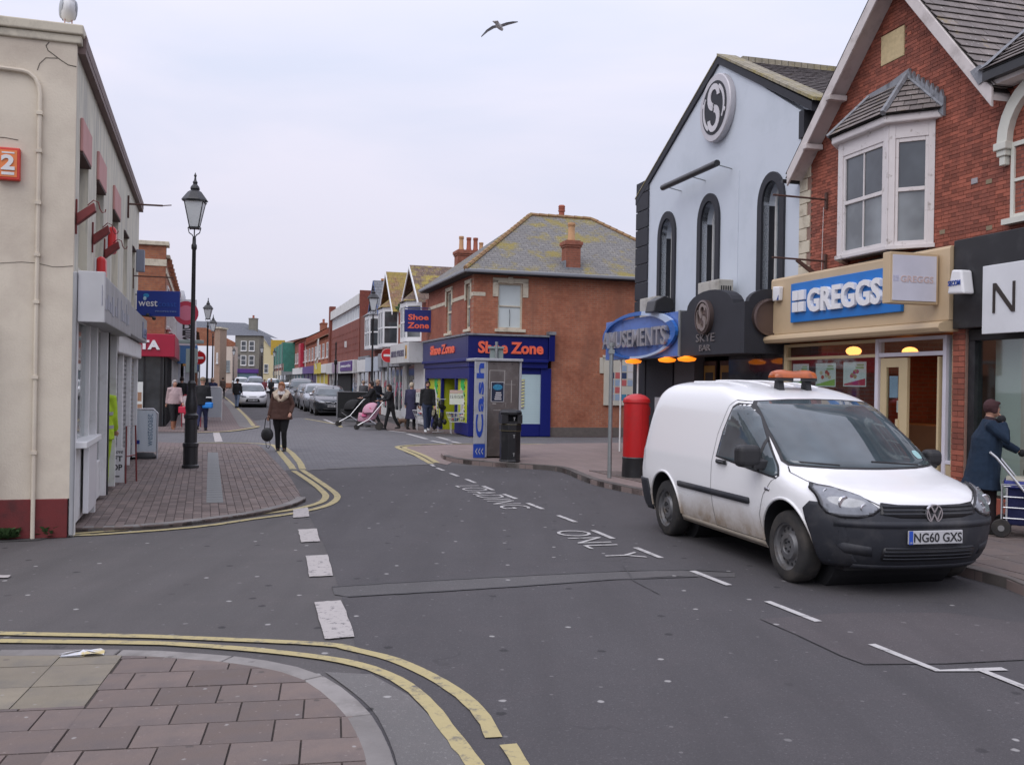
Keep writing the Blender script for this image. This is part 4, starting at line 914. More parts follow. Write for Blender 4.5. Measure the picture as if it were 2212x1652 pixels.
text('SECOM', -.13, .10, 3.14, 3.21, -.582, M('alarm_blue', (.02, .06, .3), .4), t, bold=.01)

# ---------------- pale blue club building
palew = M('pale_blue_render', (.57, .615, .675), .8, var=.06, vs=1.0, bmp=.15, bs=40, dirt=(.48, .53, .58), ds=1.1, da=.50, db=.85)
jet = M('charcoal_render', (.022, .023, .030), .7, var=.3, vs=3, bmp=.2)
KB = thing('club_building', 'pale blue gabled building with round S logo and three black arched windows', 'building', (GX, GY, 0), GAg)
kx0, kx1, kap, kza, kze = -12.72, -4.84, -8.15, 8.80, 6.70
ar = [(-11.12, -10.42, 2.5, 5.35, 5.78), (-8.88, -8.16, 2.5, 5.35, 5.80), (-6.16, -5.50, 2.5, 5.30, 5.72)]
wall_mb(kx0, kx1, 2.45, kze, .3, (), [(a+.0, b+.0, c, d, e) for a, b, c, d, e in ar]).prism([(kx0, kze+.001), (kx1, kze+.001), (kx1+.0, kze+.1), (kap, kza), (kx0, kze+.02)], 'y', 0, .3).build('wall', palew, KB)
MB().box(kx0, kx0+.3, .31, 9, 0, kze).box(kx0, kx1, 8.8, 9, 0, kze).build('wall', jet, KB)
MB().box(kx1-.28, kx1-.03, .31, 8.8, 0, kze).build('wall', jet, KB)
for a, b, c, sp, tp in ar:
    cx, w = (a+b)/2, (b-a)/2; s = MB(); e = .17
    for k in range(16):
        a0, a1 = pi*k/16, pi*(k+1)/16; h = tp-sp
        s.prism([(cx-w*cos(a0), sp+h*sin(a0)), (cx-(w+e)*cos(a0), sp+(h+e)*sin(a0)), (cx-(w+e)*cos(a1), sp+(h+e)*sin(a1)), (cx-w*cos(a1), sp+h*sin(a1))], 'y', -.05, .12)
    s.box(a-e, a, -.05, .12, 3.3, sp).box(b, b+e, -.05, .12, 3.3, sp).build('window_surround', jet, KB)
    # reveal lining
    MB().box(a, a+.012, .12, .3, 3.3, sp).box(b-.012, b, .12, .3, 3.3, sp).build('reveal', jet, KB)
    f = MB(); 
    for k in range(14):
        a0, a1 = pi*k/14, pi*(k+1)/14; h = tp-sp
        f.prism([(cx-(w-.06)*cos(a0), sp+(h-.06)*sin(a0)), (cx-w*cos(a0), sp+h*sin(a0)), (cx-w*cos(a1), sp+h*sin(a1)), (cx-(w-.06)*cos(a1), sp+(h-.06)*sin(a1))], 'y', .24, .29)
    f.box(a+.012, a+.07, .24, .29, 3.3, sp).box(b-.07, b-.012, .24, .29, 3.3, sp); fo = f.build('window', white_m, KB)
    gpoly = [(a+.05, 3.3), (b-.05, 3.3)]+[(cx+(w-.05)*cos(pi*k/14), sp+(tp-sp-.05)*sin(pi*k/14)) for k in range(15)]
    MB().prism(gpoly, 'y', .27, .275).build('pane', glass_dark('club_glass', (.006, .02, .035), .12), fo)
    MB().prism([(b-.34, 3.3), (b-.06, 3.3), (b-.06, sp), (b-.20, sp+.25), (b-.34, sp+.2)], 'y', .262, .266).build('blind', M('blind_blue', (.13, .21, .27), .6), fo)
for z in [3.0+k*.46 for k in range(9)]: MB().box(kx0-.02, kx0+.78, -.045, -.001, z+.01, min(z+.45, 6.98)).build('pier_block', jet, KB, bevel=.012)
MB().box(kx0-.02, kx0+.78, -.045, -.001, .1, 3.0).box(kx0+.78, -10.3, -.02, -.001, .1, 2.45).build('pier_base', jet, KB)
moss_r = roof_mat('mossy_coping', (.32, .28, .2), (.3, .27, .2), (.27, .22, .06), (.48, .64), 'xy')
def rake(p, q, dn, y0, y1, mat, nm): return MB().prism([p, q, (q[0], q[1]-dn), (p[0], p[1]-dn)], 'y', y0, y1).build(nm, mat, KB)
rake((kx0-.05, 6.60), (kap, kza+.06), .16, -.05, .25, jet, 'gable_trim'); rake((kap, kza+.06), (kx1+.42, 6.85), .16, -.05, .25, jet, 'gable_trim')
MB().prism([(kap, kza+.07), (kx1+.50, 6.86), (kx1+.50, 6.92), (kap, kza+.12)], 'y', -.08, .38).prism([(kx0-.08, 6.60), (kap, kza+.07), (kap, kza+.10), (kx0-.08, 6.63)], 'y', -.06, .4).build('gable_coping', moss_r, KB)
bpy.context.view_layer.update()
slope(KB, (kx1+.5, .55, 6.80), (kx1+.5, 8.9, 6.80), (kap, 8.9, kza), (kap, .55, kza), roof_mat('slate_pieces_grey', (.17, .15, .15), (.25, .22, .215), (.3, .24, .08), (.62, .72), pieces=True), 120)
MB().poly([(kx0, .3, 6.6), (kap, .3, kza), (kap, 8.9, kza), (kx0, 8.9, 6.6)]).build('roof', slm2, KB, fix=False, label='far slope of the roof')
MB().box(kap-.08, kap+.08, .5, 8.9, kza-.02, kza+.10).build('ridge_tiles', moss_r, KB)
MB().box(kx1-.05, kx1+.12, -.02, .4, 6.3, 6.8).build('gutter_corner', jet, KB)
dc = (-8.08, 7.72); disc = MB().lathe([(.70, 0), (.72, -.03), (.72, -.13), (.70, -.15)], (dc[0], 0, dc[1]), 40, 0, 'y')
dd = disc.build('logo_disc', M('disc_rim_silver', (.52, .50, .52), .45, .2), KB, smooth=True)
MB().lathe([(.57, -.152), (.57, -.160)], (dc[0], 0, dc[1]), 36, 0, 'y').build('logo_face', jet, dd)
def slogo(parent, c, sc, y0, y1, mat, face=None):
    """abstract rounded S with two half rings and dots"""
    N = 18; s = MB(); P2 = []
    def ringarc(cx, cz, r, a0, a1, w0, w1, n=12):
        for k in range(n):
            t0, t1 = k/n, (k+1)/n; b0, b1 = a0+(a1-a0)*t0, a0+(a1-a0)*t1; W0, W1 = w0+(w1-w0)*t0, w0+(w1-w0)*t1
            s.prism([(c[0]+sc*(cx+(r-W0)*cos(b0)), c[1]+sc*(cz+(r-W0)*sin(b0))), (c[0]+sc*(cx+(r+W0)*cos(b0)), c[1]+sc*(cz+(r+W0)*sin(b0))), (c[0]+sc*(cx+(r+W1)*cos(b1)), c[1]+sc*(cz+(r+W1)*sin(b1))), (c[0]+sc*(cx+(r-W1)*cos(b1)), c[1]+sc*(cz+(r-W1)*sin(b1)))], 'y', y0, y1)
    ringarc(.0, .22, .20, 0, pi*1.45, .05, .075); ringarc(0, -.22, .20, pi, pi*2.45, .05, .075)
    s.prism([(c[0]+sc*x, c[1]+sc*z) for x, z in ((-.19, .09), (-.05, .04), (.20, -.09), (.06, -.02))], 'y', y0, y1)
    ringarc(0, 0, .44, radians(-35), radians(60), .02, .035); ringarc(0, 0, .44, radians(145), radians(240), .02, .035)
    o = s.build('logo', mat, parent, fix=True)
    for q in ((-.46, .14), (.46, -.14)): MB().ball((c[0]+sc*q[0], (y0+y1)/2, c[1]+sc*q[1]), (.045*sc, .01, .045*sc), 10).build('logo_dot', mat, parent)
slogo(dd, dc, 1.08, -.176, -.16, M('disc_letter', (.58, .56, .58), .5))
t_ = MB().tube([(-10.15, -.42, 6.38), (-7.35, -.42, 6.36)], .07, 10).build('floodlight_bar', black_m, KB, smooth=True, label='long black light bar on three arms')
for x in (-10.0, -8.75, -7.5): MB().tube([(x, -.01, 6.30), (x, -.42, 6.38)], .013, 5).build('bar_arm', steel, KB)
MB().box(-11.55, -11.30, -.15, -.052, 3.5, 3.9).build('alarm_cover', M('alarm_red', (.62, .03, .03), .35), KB, bevel=.04, label='red bell-shaped alarm cover')
MB().box(-7.32, -7.18, -.012, .0-.001, 3.3, 6.2).build('wall_pilaster', palew, KB, label='shallow vertical strip')
for (x, z) in ((-11.25, 3.30), (-8.0, 3.38)):
    t = MB().box(x, x+.95, -.50, -.16, z, z+.55).build('air_conditioner', M('aircon_beige', (.45, .43, .38), .5, var=.1, dirt=(.3, .28, .24), ds=5), KB, bevel=.015)
    for k in range(5): MB().box(x+.951, x+.955, -.44+k*.05, -.41+k*.05, z+.12, z+.42).build('vent', black_pl, t)
# canopy: blue amusements panel and black bar fascia with bumps, second face at the near end
CP = thing('canopy_sign', 'blue AMUSEMENTS sign panel and black SKYE BAR canopy projecting over the pavement', 'sign', (GX, GY, 0), GAg)
cb0, cb1, cy = 2.36, 3.31, -1.0
ablue = M('amusement_blue', (.10, .19, .50), .35, var=.15, vs=2, dirt=(.07, .13, .36), ds=2)
MB().box(-12.25, -7.82, cy, cy+.25, cb0, cb1).build('blue_panel', ablue, CP, bevel=.01); MB().box(-7.82, -7.74, cy-.02, cy+.25, cb0-.01, cb1+.01).build('panel_trim', steel, CP)
el = MB(); n = 40
for k in range(n):
    a0, a1 = 2*pi*k/n, 2*pi*(k+1)/n
    def pt(a, q): 
        w = .10+.10*max(0, cos(a-pi*.25)); return (-10.0+(2.22-q*w*1.6)*cos(a), 2.89+(.54-q*w*.5)*sin(a))
    el.prism([pt(a0, 0), pt(a1, 0), pt(a1, 1), pt(a0, 1)], 'y', cy-.10, cy-.03, 1 if pi*.1 < a0 < pi*.42 or pi*1.4 < a0 < pi*1.8 else 0)
el.build('oval_swoosh', [M('swoosh_blue', (.02, .12, .42), .3), M('swoosh_white', (.45, .55, .72), .3)], CP)
text('AMUSEMENTS', -12.05, -8.15, 2.62, 3.03, cy-.05, [M('letters_steel', (.45, .45, .48), .3, .6, var=.3)][0], CP, depth=.12, bold=.015)
bar = [(-7.72, cb0), (-5.12, cb0), (-5.12, 3.29), (-5.45, 3.29)]+[(-6.45+1.0*cos(a), 3.29+.34*sin(a)) for a in [pi*k/12 for k in range(1, 12)]]+[(-7.45, 3.29), (-7.72, 3.29)]
MB().prism(bar, 'y', cy, cy+.25).build('black_fascia', jet, CP, bevel=.006)
MB().prism([(cy, cb0), (-.05, cb0), (-.05, 3.3)]+[(-.5+.42*cos(a), 3.3+.24*sin(a)) for a in [pi*k/10 for k in range(0, 11)]]+[(cy, 3.3)], 'x', -5.12, -4.98).build('black_fascia', jet, CP, label='near end face of the canopy')
MB().box(-12.2, -5.2, cy+.25, -.05, cb0+.02, cb0+.10).box(-12.2, -5.2, cy+.25, -.05, 3.2, 3.26).build('canopy_soffit', M('soffit_dark', (.03, .03, .032), .8), CP)
def roundlogo(x, z, r, mt=None):
    mb = MB().lathe([(r, 0), (r, -.09), (r*.88, -.10), (r*.86, -.05), (0.01, -.05)], (x, cy, z), 30, 0, 'y')
    m2 = M('bronze_ring', (.16, .12, .11), .35, .7)
    if mt is not None: mb.xf(mt)
    o = mb.build('round_logo', m2, CP, smooth=True); return o
o1 = roundlogo(-6.55, 3.10, .34); slogo(o1, (-6.55, 3.10), .58, cy-.09, cy-.055, M('bronze_letter', (.30, .25, .23), .4, .5))
mt = Matrix.Translation((-4.98, 0, 0)) @ Matrix.Rotation(pi/2, 4, 'Z')
o2 = MB().lathe([(.34, 0), (.34, -.09), (.30, -.10), (.29, -.05), (.01, -.05)], (-.52, 0, 3.02), 30, 0, 'y').xf(mt).build('round_logo', M('bronze_ring', (.16, .12, .11), .35, .7), CP, smooth=True)
lt = M('letters_bronze', (.22, .20, .20), .4, .4)
text('SKYE', -6.95, -6.15, 2.62, 2.78, cy-.002, lt, CP, depth=.02); text('BAR', -6.80, -6.32, 2.44, 2.56, cy-.002, lt, CP, depth=.02)
for x in (-10.4, -8.45, -7.45): MB().lathe([(.05, .05), (.20, .0), (.17, -.05), (.05, -.07)], (x, cy+.02, cb0-.05), 16).build('downlight', M('amber_lamp', (1.0, .22, .01), .5, emit=1.3), CP, smooth=True)
fl = MB().prism([(-.35, 0), (.05, 0), (.15, .1), (.1, .3), (-.1, .36), (-.3, .25)], 'x', -9.1, -8.6).xf(Matrix.Translation((0, cy+.1, 3.34))); fl.build('floodlight', black_m, CP, bevel=.02, label='black floodlight on top of the canopy')
# ground floor of the club
MB().box(-11.9, -5.05, 1.6, 1.66, 0, 3.2).box(-12.0, -11.9, 0, 1.6, 0, 3.2).build('entrance_wall', jet, KB)
for a, b in ((-5.3, -4.86), (-10.32, -9.2)): MB().box(a, b, -.03 if a > -6 else .02, .27, 0, 2.44).build('pier', M('pier_grey', (.10, .10, .11), .8), KB)
grect(KB, 'shop_pane', gl_dark, -7.7, -5.3, .1, .12, .1, 2.4, 0)
MB().box(-11.25, -10.75, -.06, -.03, .55, 1.45).build('notice_board', M('notice_white', (.55, .55, .56), .6), KB); [MB().tube([(x, -.9, .1), (x, -.9, 2.4)], .022, 6).build('canopy_post', white_m, KB) for x in (-11.4, -10.3)]
fm = M('machine_gold', (.30, .17, .03), .5)
for x in (-9.1, -8.3):
    w = MB().box(x, x+.62, .2, .24, 1.0, 2.3).build('poster', M('poster_dark', (.03, .015, .012), .4), KB)
    MB().box(x+.05, x+.57, .19, .2, 1.65, 2.2).build('gold_panel', fm, w); MB().box(x+.12, x+.5, .185, .19, 1.85, 2.05).build('black_panel', black_pl, w); MB().box(x+.05, x+.57, .19, .2, 1.1, 1.5).build('red_panel', M('machine_red', (.25, .04, .02), .5), w)
# ================================================================ Shoe shop corner building
SX, SY = -1.26, 30.65; SAg = atan2(.27848, .96044); SFA = atan2(-2090, 606)
sb = brick_mat('brick_shoe_side', (.47, .175, .095), (.35, .115, .062), (.36, .24, .17), 'xz', .25, (.25, .11, .07), .215, .07)
sbf = brick_mat('brick_shoe_front', (.36, .11, .06), (.30, .085, .05), (.28, .17, .12), 'yz', .3)
ZB = thing('shoe_shop_building', 'orange-red brick corner building with hipped slate roof and two chimneys', 'building', (SX, SY, 0), SAg)
L1, L2 = 8.2, 7.3
hs = [(.80, 1.62, 3.46, 4.92)]
wall_mb(0, L1, 3.0, 5.20, .3, hs).box(2.62, L1, 0, .3, 0, 2.999).build('wall', sb, ZB, label='long brick side wall')
wf_ = MB(); hf = [(-4.1, -3.3), (-6.6, -5.8)]   # street front, local: x=0 plane, y 0..7.3
fy_ = [(.45, 1.05), (3.2, 4.05)]
def front_wall():
    mb = MB(); ys = sorted({.301, L2, *[a for p in fy_ for a in p]})
    for i in range(len(ys)-1):
        a, b = ys[i], ys[i+1]; hole = any(p[0] < (a+b)/2 < p[1] for p in fy_)
        if hole: mb.box(0, .3, a, b, 3.0, 3.46).box(0, .3, a, b, 4.92, 5.20)
        else: mb.box(0, .3, a, b, 3.0, 5.20)
    return mb
front_wall().build('wall', sbf, ZB, label='brick street front')
MB().box(.3, L1, L2-.3, L2, 0, 5.2).box(L1-.3, L1, .3, L2-.3, 0, 5.2).build('wall', sbf, ZB)
MB().box(.5, L1-.4, .5, L2-.4, .1, 5.1).build('core', dark, ZB)
MB().box(2.62, L1, -.02, .0-.001, .02, .32).build('plinth', M('plinth_grey', (.13, .11, .10), .9, var=.3, vs=8), ZB)
# eaves, gutter, roof
MB().box(-.32, L1+.3, -.32, -.001, 5.16, 5.24).box(-.32, -.001, -.001, L2+.1, 5.16, 5.24).build('soffit', M('soffit_dark', (.03, .03, .032), .8), ZB)
MB().box(-.38, L1+.32, -.40, -.30, 5.18, 5.29).box(-.40, -.30, -.30, L2+.1, 5.18, 5.29).build('gutter', M('gutter_grey', (.22, .23, .25), .5), ZB, bevel=.03)
rm = roof_mat('slate_moss_side', (.17, .165, .16), (.21, .20, .19), (.23, .185, .05), (.50, .62), 'xy', .26, .13)
rmf = roof_mat('slate_moss_front', (.15, .145, .14), (.19, .18, .17), (.2, .17, .04), (.55, .68), 'yz', .26, .13)
ez, rz_, d_ = 5.27, 7.80, 3.66; r0, r1 = 2.95, 5.30
A, B_2, C_2, D_2 = (-.38, -.38, ez), (L1+.3, -.38, ez), (L1+.3, L2+.3, ez), (-.38, L2+.3, ez); P0, P1 = (r0, d_, rz_), (r1, d_, rz_)
MB().poly([A, B_2, P1, P0]).build('roof', rm, ZB, fix=False, label='mossy slate slope over the side wall')
MB().poly([D_2, A, P0]).build('roof', rmf, ZB, fix=False, label='slope over the street front'); MB().poly([C_2, D_2, P0, P1]).poly([B_2, C_2, P1]).build('roof', rmf, ZB, fix=False)
tilm = M('hip_tile', (.27, .16, .08), .85, var=.3, vs=9, dirt=(.28, .22, .05), ds=3)
for a, b in ((A, P0), (B_2, P1), (P0, P1)): 
    a, b = Vector(a), Vector(b); n = int((b-a).length/.3); ht = MB()
    for k in range(n): ht.tube([a.lerp(b, k/n)+Vector((0, 0, .03)), a.lerp(b, (k+.96)/n)+Vector((0, 0, .015))], .075, 6)
    ht.build('hip_tiles', tilm, ZB)
chb = brick_mat('brick_chimney', (.36, .13, .08), (.30, .10, .06), (.2, .12, .09), 'xz', .35)
pot = M('pot_buff', (.50, .29, .15), .85, var=.15, vs=8); potr = M('pot_red', (.33, .10, .06), .8, var=.2)
def chimney(parent, x, y, w, d, z0, z1, pots, mat=None):
    mat = mat or chb
    c = MB().box(x-w/2, x+w/2, y-d/2, y+d/2, z0, z1-.22).box(x-w/2-.03, x+w/2+.03, y-d/2-.03, y+d/2+.03, z1-.219, z1-.15).box(x-w/2-.06, x+w/2+.06, y-d/2-.06, y+d/2+.06, z1-.149, z1-.04).box(x-w/2, x+w/2, y-d/2, y+d/2, z1-.039, z1).build('chimney', mat, parent)
    for px_, h, r, m_ in pots: MB().lathe([(r, 0), (r*1.05, .06), (r*.9, .1), (r*.82, h*.8), (r, h*.82), (r, h*.86), (r*.8, h*.87), (r, h*.9), (r*.95, h)], (x+px_, y, z1), 14).build('chimney_pot', m_, c, smooth=True)
    return c
chimney(ZB, 3.32, .22, .50, .45, 5.35, 6.42, [(0, .60, .13, pot)])
MB().box(3.0, 3.64, -.08, -.04, 5.40, 5.52).box(3.02, 3.06, -.04, .4, 5.5, 5.75).build('lead_flashing', lead, ZB)
MB().lathe([(.12, 0), (.10, .3), (.13, .32), (.13, .36), (.11, .37), (.13, .42), (.11, .43), (.13, .5), (.10, .55)], (4.25, d_+.3, 7.75), 12).build('ridge_chimney_pot', potr, ZB, smooth=True)
chimney(ZB, 1.5, L2-.25, 1.0, .6, 5.4, 6.86, [(-.3, .55, .1, pot), (0, .52, .1, potr), (.27, .52, .1, potr), (.5, .35, .09, pot)])
# windows with stone surrounds
su = MB().box(.62, .80, -.03, .05, 4.48, 5.02).box(1.62, 1.80, -.03, .05, 4.48, 5.02).box(.62, 1.80, -.03, .05, 4.921, 5.08).box(1.12, 1.28, -.05, -.03, 4.9, 5.12).box(.70, 1.72, -.08, 0, 3.36, 3.455)
su.build('stone_surround', stone_c, ZB, bevel=.015)
window(ZB, .80, 1.62, 3.46, 4.92, .05, stone_c, M('white_board', (.56, .62, .62), .7, var=.08), 1, 2, .05, .08, False)
MB().tube([(1.21, .06, 3.55), (1.22, .06, 3.9), (1.20, .06, 4.1)], .008, 4).build('crack', dark, ZB)
MB().box(-.02, .38, -.012, .0-.001, 4.48, 4.60).box(-.02, -.001, 0, .45, 4.48, 4.60).box(-.02, -.001, 1.05, 3.2, 4.48, 4.6).box(-.02, -.001, 4.05, L2, 4.48, 4.6).build('stone_band', stone_c, ZB)
for a, b in fy_:
    MB().box(-.03, .05, a-.14, a, 4.4, 5.0).box(-.03, .05, b, b+.14, 4.4, 5.0).box(-.03, .05, a-.14, b+.14, 4.921, 5.06).box(-.07, .02, a-.1, b+.1, 3.36, 3.45).build('stone_surround', stone_c, ZB, bevel=.012)
    f = MB().box(.05, .13, a, a+.06, 3.46, 4.92).box(.05, .13, b-.06, b, 3.46, 4.92).box(.05, .13, a+.06, b-.06, 4.15, 4.22).box(.05, .13, a+.06, b-.06, 3.46, 3.53).box(.05, .13, a+.06, b-.06, 4.85, 4.92).build('window', stone_c, ZB)
    MB().box(.09, .10, a+.06, b-.06, 3.53, 4.85).build('pane', gl_mid, f)
# blue shopfront
ZS = thing('shopfront', 'royal blue corner shopfront with orange Shoe Zone lettering', 'shopfront', (SX, SY, 0), SAg)
rb = M('royal_blue', (.006, .012, .15), .4, var=.1, vs=2); rbd = M('royal_blue_face', (.005, .009, .115), .35)
orn = M('letters_orange', (.85, .14, .07), .5)
MB().box(-.20, 2.45, -.20, -.001, 2.50, 3.22).box(-.20, -.001, 0, L2, 2.50, 3.22).box(2.46, 2.66, -.26, -.001, 2.45, 3.30).build('fascia', rbd, ZS, bevel=.01)
MB().box(-.26, 2.5, -.26, -.0015, 3.222, 3.28).box(-.26, -.0015, 0, L2, 3.222, 3.28).box(2.44, 2.68, -.3, -.0015, 3.301, 3.40).build('lead_cap', lead, ZS)
MB().box(-.24, 2.46, -.24, -.002, 2.40, 2.499).box(-.24, -.002, 0, L2, 2.40, 2.499).box(-.16, 2.46, -.16, -.002, 2.22, 2.399).box(-.16, -.002, 0, L2, 2.22, 2.399).build('cornice', rb, ZS, bevel=.012)
text('Shoe Zone', .12, 2.28, 2.66, 3.04, -.202, orn, ZS, depth=.03, bold=.035)
sl = MB()
for x in (.40, .52, 1.30, 1.60): sl.box(x, x+.12, -.232, -.202, 2.66, 2.69)
sl.build('letter_serifs', orn, ZS)
mt = Matrix.Translation((-.202, L2, 0)) @ Matrix.Rotation(-pi/2, 4, 'Z')
text('Shoe Zone', 1.6, 5.6, 2.70, 3.04, 0, orn, ZS, depth=.03, bold=.035, mtx=mt)
MB().box(2.26, 2.60, -.10, -.001, .03, 2.22).box(-.14, .02, -.14, .08, .03, 2.22).box(.02, 2.26, -.06, -.001, .03, .42).box(.02, 2.26, -.05, -.001, 2.02, 2.22).box(.5, .62, -.08, -.001, .42, 2.02).build('shopfront_frame', rb, ZS, bevel=.008)
shp = MB().box(.62, 2.26, -.02, .0, .42, 2.02).build('roller_shutter', M('shutter_white', (.52, .66, .68), .6, var=.04), ZS)
for k in range(20): MB().box(.62, 2.26, -.035, -.0201, .43+k*.08, .43+k*.08+.07).build('slat', M('shutter_white', (.52, .66, .68), .6), shp)
bn = MB().box(.95, 1.72, -.05, -.036, .92, 1.85).build('banner', M('banner_white', (.66, .66, .62), .6), ZS)
byl = M('banner_hazard', (.62, .60, .04), .6)
for k in range(18): MB().prism([(1.60, .92+k*.052), (1.72, .95+k*.052), (1.72, .975+k*.052), (1.60, .945+k*.052)], 'y', -.054, -.051).build('hazard_stripe', byl if k % 2 else black_pl, bn)
text('A', 1.40, 1.52, 1.60, 1.72, -.052, rd_, bn, bold=.02); text('E', 1.42, 1.52, 1.20, 1.32, -.052, black_pl, bn, bold=.03); text('S', 1.42, 1.52, 1.03, 1.15, -.052, black_pl, bn, bold=.03)
lime = M('lime_window_vinyl', (.46, .52, .02), .5, var=.08)
def fbox(mb, y0, y1, x0, x1, z0, z1): return mb.box(x0, x1, y0, y1, z0, z1)
fbox(MB(), .08, 2.0, -.02, .0, .42, 2.22).build('window_vinyl', lime, ZS); fbox(MB(), 4.3, 6.9, -.02, 0, .42, 2.22).build('window_vinyl', lime, ZS)
MB().box(.8, .9, 2.0, 4.3, .03, 2.2).build('entrance_dark', dark, ZS)
MB().box(-.01, .8, 1.95, 2.0, .03, 2.22).box(-.01, .8, 4.25, 4.3, .03, 2.22).build('entrance_side', lime, ZS)
MB().box(-.10, .0, .0, 2.0, .03, .42).box(-.10, 0, 4.3, 7.2, .03, .42).box(-.1, 0, 6.9, 7.25, .42, 2.22).box(-.1, 0, 1.9, 2.05, .42, 2.22).box(-.1, 0, 4.2, 4.35, .42, 2.22).box(-.12, -.02, 0, 7.2, 1.85, 2.22).build('shopfront_frame', rb, ZS, bevel=.006)
grn = M('poster_green', (.02, .45, .08), .5)
for y in (.9, 5.2):
    b = MB().box(-.03, -.021, y, y+.55, .5, 1.85).build('banner', M('banner_white', (.66, .66, .62), .6), ZS)
    MB().prism([(y, 1.2), (y+.55, 1.6), (y+.55, 1.84), (y, 1.84)], 'x', -.036, -.031).build('green_flash', grn, b)
    for k in range(10): MB().box(-.038, -.031, y-.03, y+.05, .5+k*.13, .56+k*.13).build('hazard_stripe', byl if k % 2 else black_pl, b)
# notice board on the side wall
nb = MB().box(4.45, 5.55, -.06, -.001, 1.05, 2.62).box(4.40, 5.62, -.08, -.0015, 2.622, 2.70).box(4.3, 4.449, -.03, -.002, 2.1, 2.62)
t = thing('notice_board', 'cream framed notice board full of small posters on the orange brick side wall', 'notice board', (SX, SY, 0), SAg)
nb.build('board', M('board_cream', (.55, .52, .44), .7, var=.1), t, bevel=.01)
pr = random.Random(3); pc = [M('paper_%d' % k, c, .6) for k, c in enumerate([(.03, .05, .12), (.05, .22, .36), (.55, .56, .6), (.6, .58, .6), (.30, .38, .5), (.5, .12, .12)])]
for c in range(4):
    for r in range(5):
        if pr.random() < .8: x = 4.62+c*.22; z = 1.22+r*.24; MB().box(x, x+.18, -.066, -.061, z, z+.20).build('poster', pc[pr.randrange(6)], t)
# hanging blue sign
t = thing('projecting_sign', 'blue hanging sign reading Shoe Zone in orange on an iron arm', 'sign', (-3.55, 37.2, 3.62), radians(6))
MB().box(-.62, .42, -.04, .04, 0, .86).build('panel', rb, t, bevel=.01); text('Shoe', -.48, .30, .46, .68, -.042, orn, t, bold=.03); text('Zone', -.50, .32, .14, .37, -.042, orn, t, bold=.03)
MB().tube([(-.6, 0, .92), (1.4, 0, .92)], .025, 6).tube([(.55, 0, .75), (.55, 0, 1.05)], .02, 5).build('arm', rb, t)

# ================================================================ row of shops further along on the right
RX, RY = -3.293, 37.66; RA = SFA     # frame: x runs towards the camera (0 = far end of the shoe shop), y into the buildings
rowb = brick_mat('brick_row', (.36, .10, .055), (.27, .07, .045), (.24, .14, .11), 'xz', .3)
rowb2 = brick_mat('brick_brown', (.27, .075, .05), (.21, .055, .04), (.17, .09, .07), 'xz', .3)
tile_m = roof_mat('mossy_tiles', (.20, .10, .06), (.25, .15, .08), (.27, .21, .035), (.40, .60), 'yz', .22, .2)
tile_b = roof_mat('brown_tiles', (.13, .085, .065), (.18, .12, .09), (.32, .25, .05), (.52, .62), 'yz', .22, .2)
net_ = M('net_curtain', (.32, .35, .36), .8)
def row_bay(P_, xc, w, z0, z1, out, mossm):
    """three-sided white bay"""
    pts = [(-w/2, 0), (-w/2+w*.22, -out), (w/2-w*.22, -out), (w/2, 0)]
    MB().prism([(xc+a, b) for a, b in pts]+[], 'z', z1, z1+.14).prism([(xc+a, b) for a, b in pts], 'z', z0-.1, z0).build('bay_boards', upvc, P_)
    for (p, q, nx) in ((pts[0], pts[1], 1), (pts[1], pts[2], 2), (pts[2], pts[3], 1)):
        mt, ln = facet((xc+p[0], p[1]), (xc+q[0], q[1])); zm = z0+(z1-z0)*.5
        f = MB().box(0, .07, 0, .07, z0, z1).box(ln-.07, ln, 0, .07, z0, z1).box(.07, ln-.07, .005, .065, z0, z0+.07).box(.07, ln-.07, .005, .065, z1-.07, z1).box(.07, ln-.07, .005, .065, zm-.035, zm+.035)
        if nx == 2: f.box(ln/2-.035, ln/2+.035, .006, .064, z0, z1)
        w_2 = f.xf(mt).build('window', upvc, P_); MB().box(.07, ln-.07, .03, .04, z0, z1).xf(mt).build('pane', gl_mid if R.random() < .5 else gl_dark, w_2)
    MB().poly([(xc-w/2-.1, 0, z1+.14), (xc-w/2+w*.2, -out-.1, z1+.14), (xc, 0, z1+.75)]).poly([(xc-w/2+w*.2, -out-.1, z1+.14), (xc+w/2-w*.2, -out-.1, z1+.14), (xc, 0, z1+.75)]).poly([(xc+w/2-w*.2, -out-.1, z1+.14), (xc+w/2+.1, 0, z1+.14), (xc, 0, z1+.75)]).build('bay_roof', mossm, P_, fix=True)
def gable_house(name, label, x0, x1, ze, za, wallm, roofm, trim, bay=None, gx=None, sign=None, fill=None):
    B = thing(name, label, 'building', (RX, RY, 0), RA)
    gx0, gx1 = gx or (x0, x1); gm = (gx0+gx1)/2
    MB().box(x0, x1, 0, .3, 2.5, ze).prism([(gx0, ze), (gx1, ze), (gm, za)], 'y', .02, .3).build('wall', wallm, B)
    MB().box(x0+.01, x1-.01, .3, 8, 0, ze).build('core', wallm, B)
    MB().poly([(gx1+.25, -.3, ze-.1), (gx1+.25, 8, ze-.1), (gm, 8, za+.1), (gm, -.3, za+.1)]).poly([(gx0-.25, -.3, ze-.1), (gm, -.3, za+.1), (gm, 8, za+.1), (gx0-.25, 8, ze-.1)]).build('roof', roofm, B, fix=False)
    MB().prism([(gx0-.25, ze-.25), (gm, za-.06), (gm, za+.08), (gx0-.25, ze-.1)], 'y', -.34, -.30).prism([(gx1+.25, ze-.25), (gm, za-.06), (gm, za+.08), (gx1+.25, ze-.1)], 'y', -.34, -.30).build('barge_board', trim, B)
    MB().box(x0, x1, -.015, 0, 4.15, 4.3).build('stone_band', stone_c, B)
    if bay: row_bay(B, *bay)
    return B
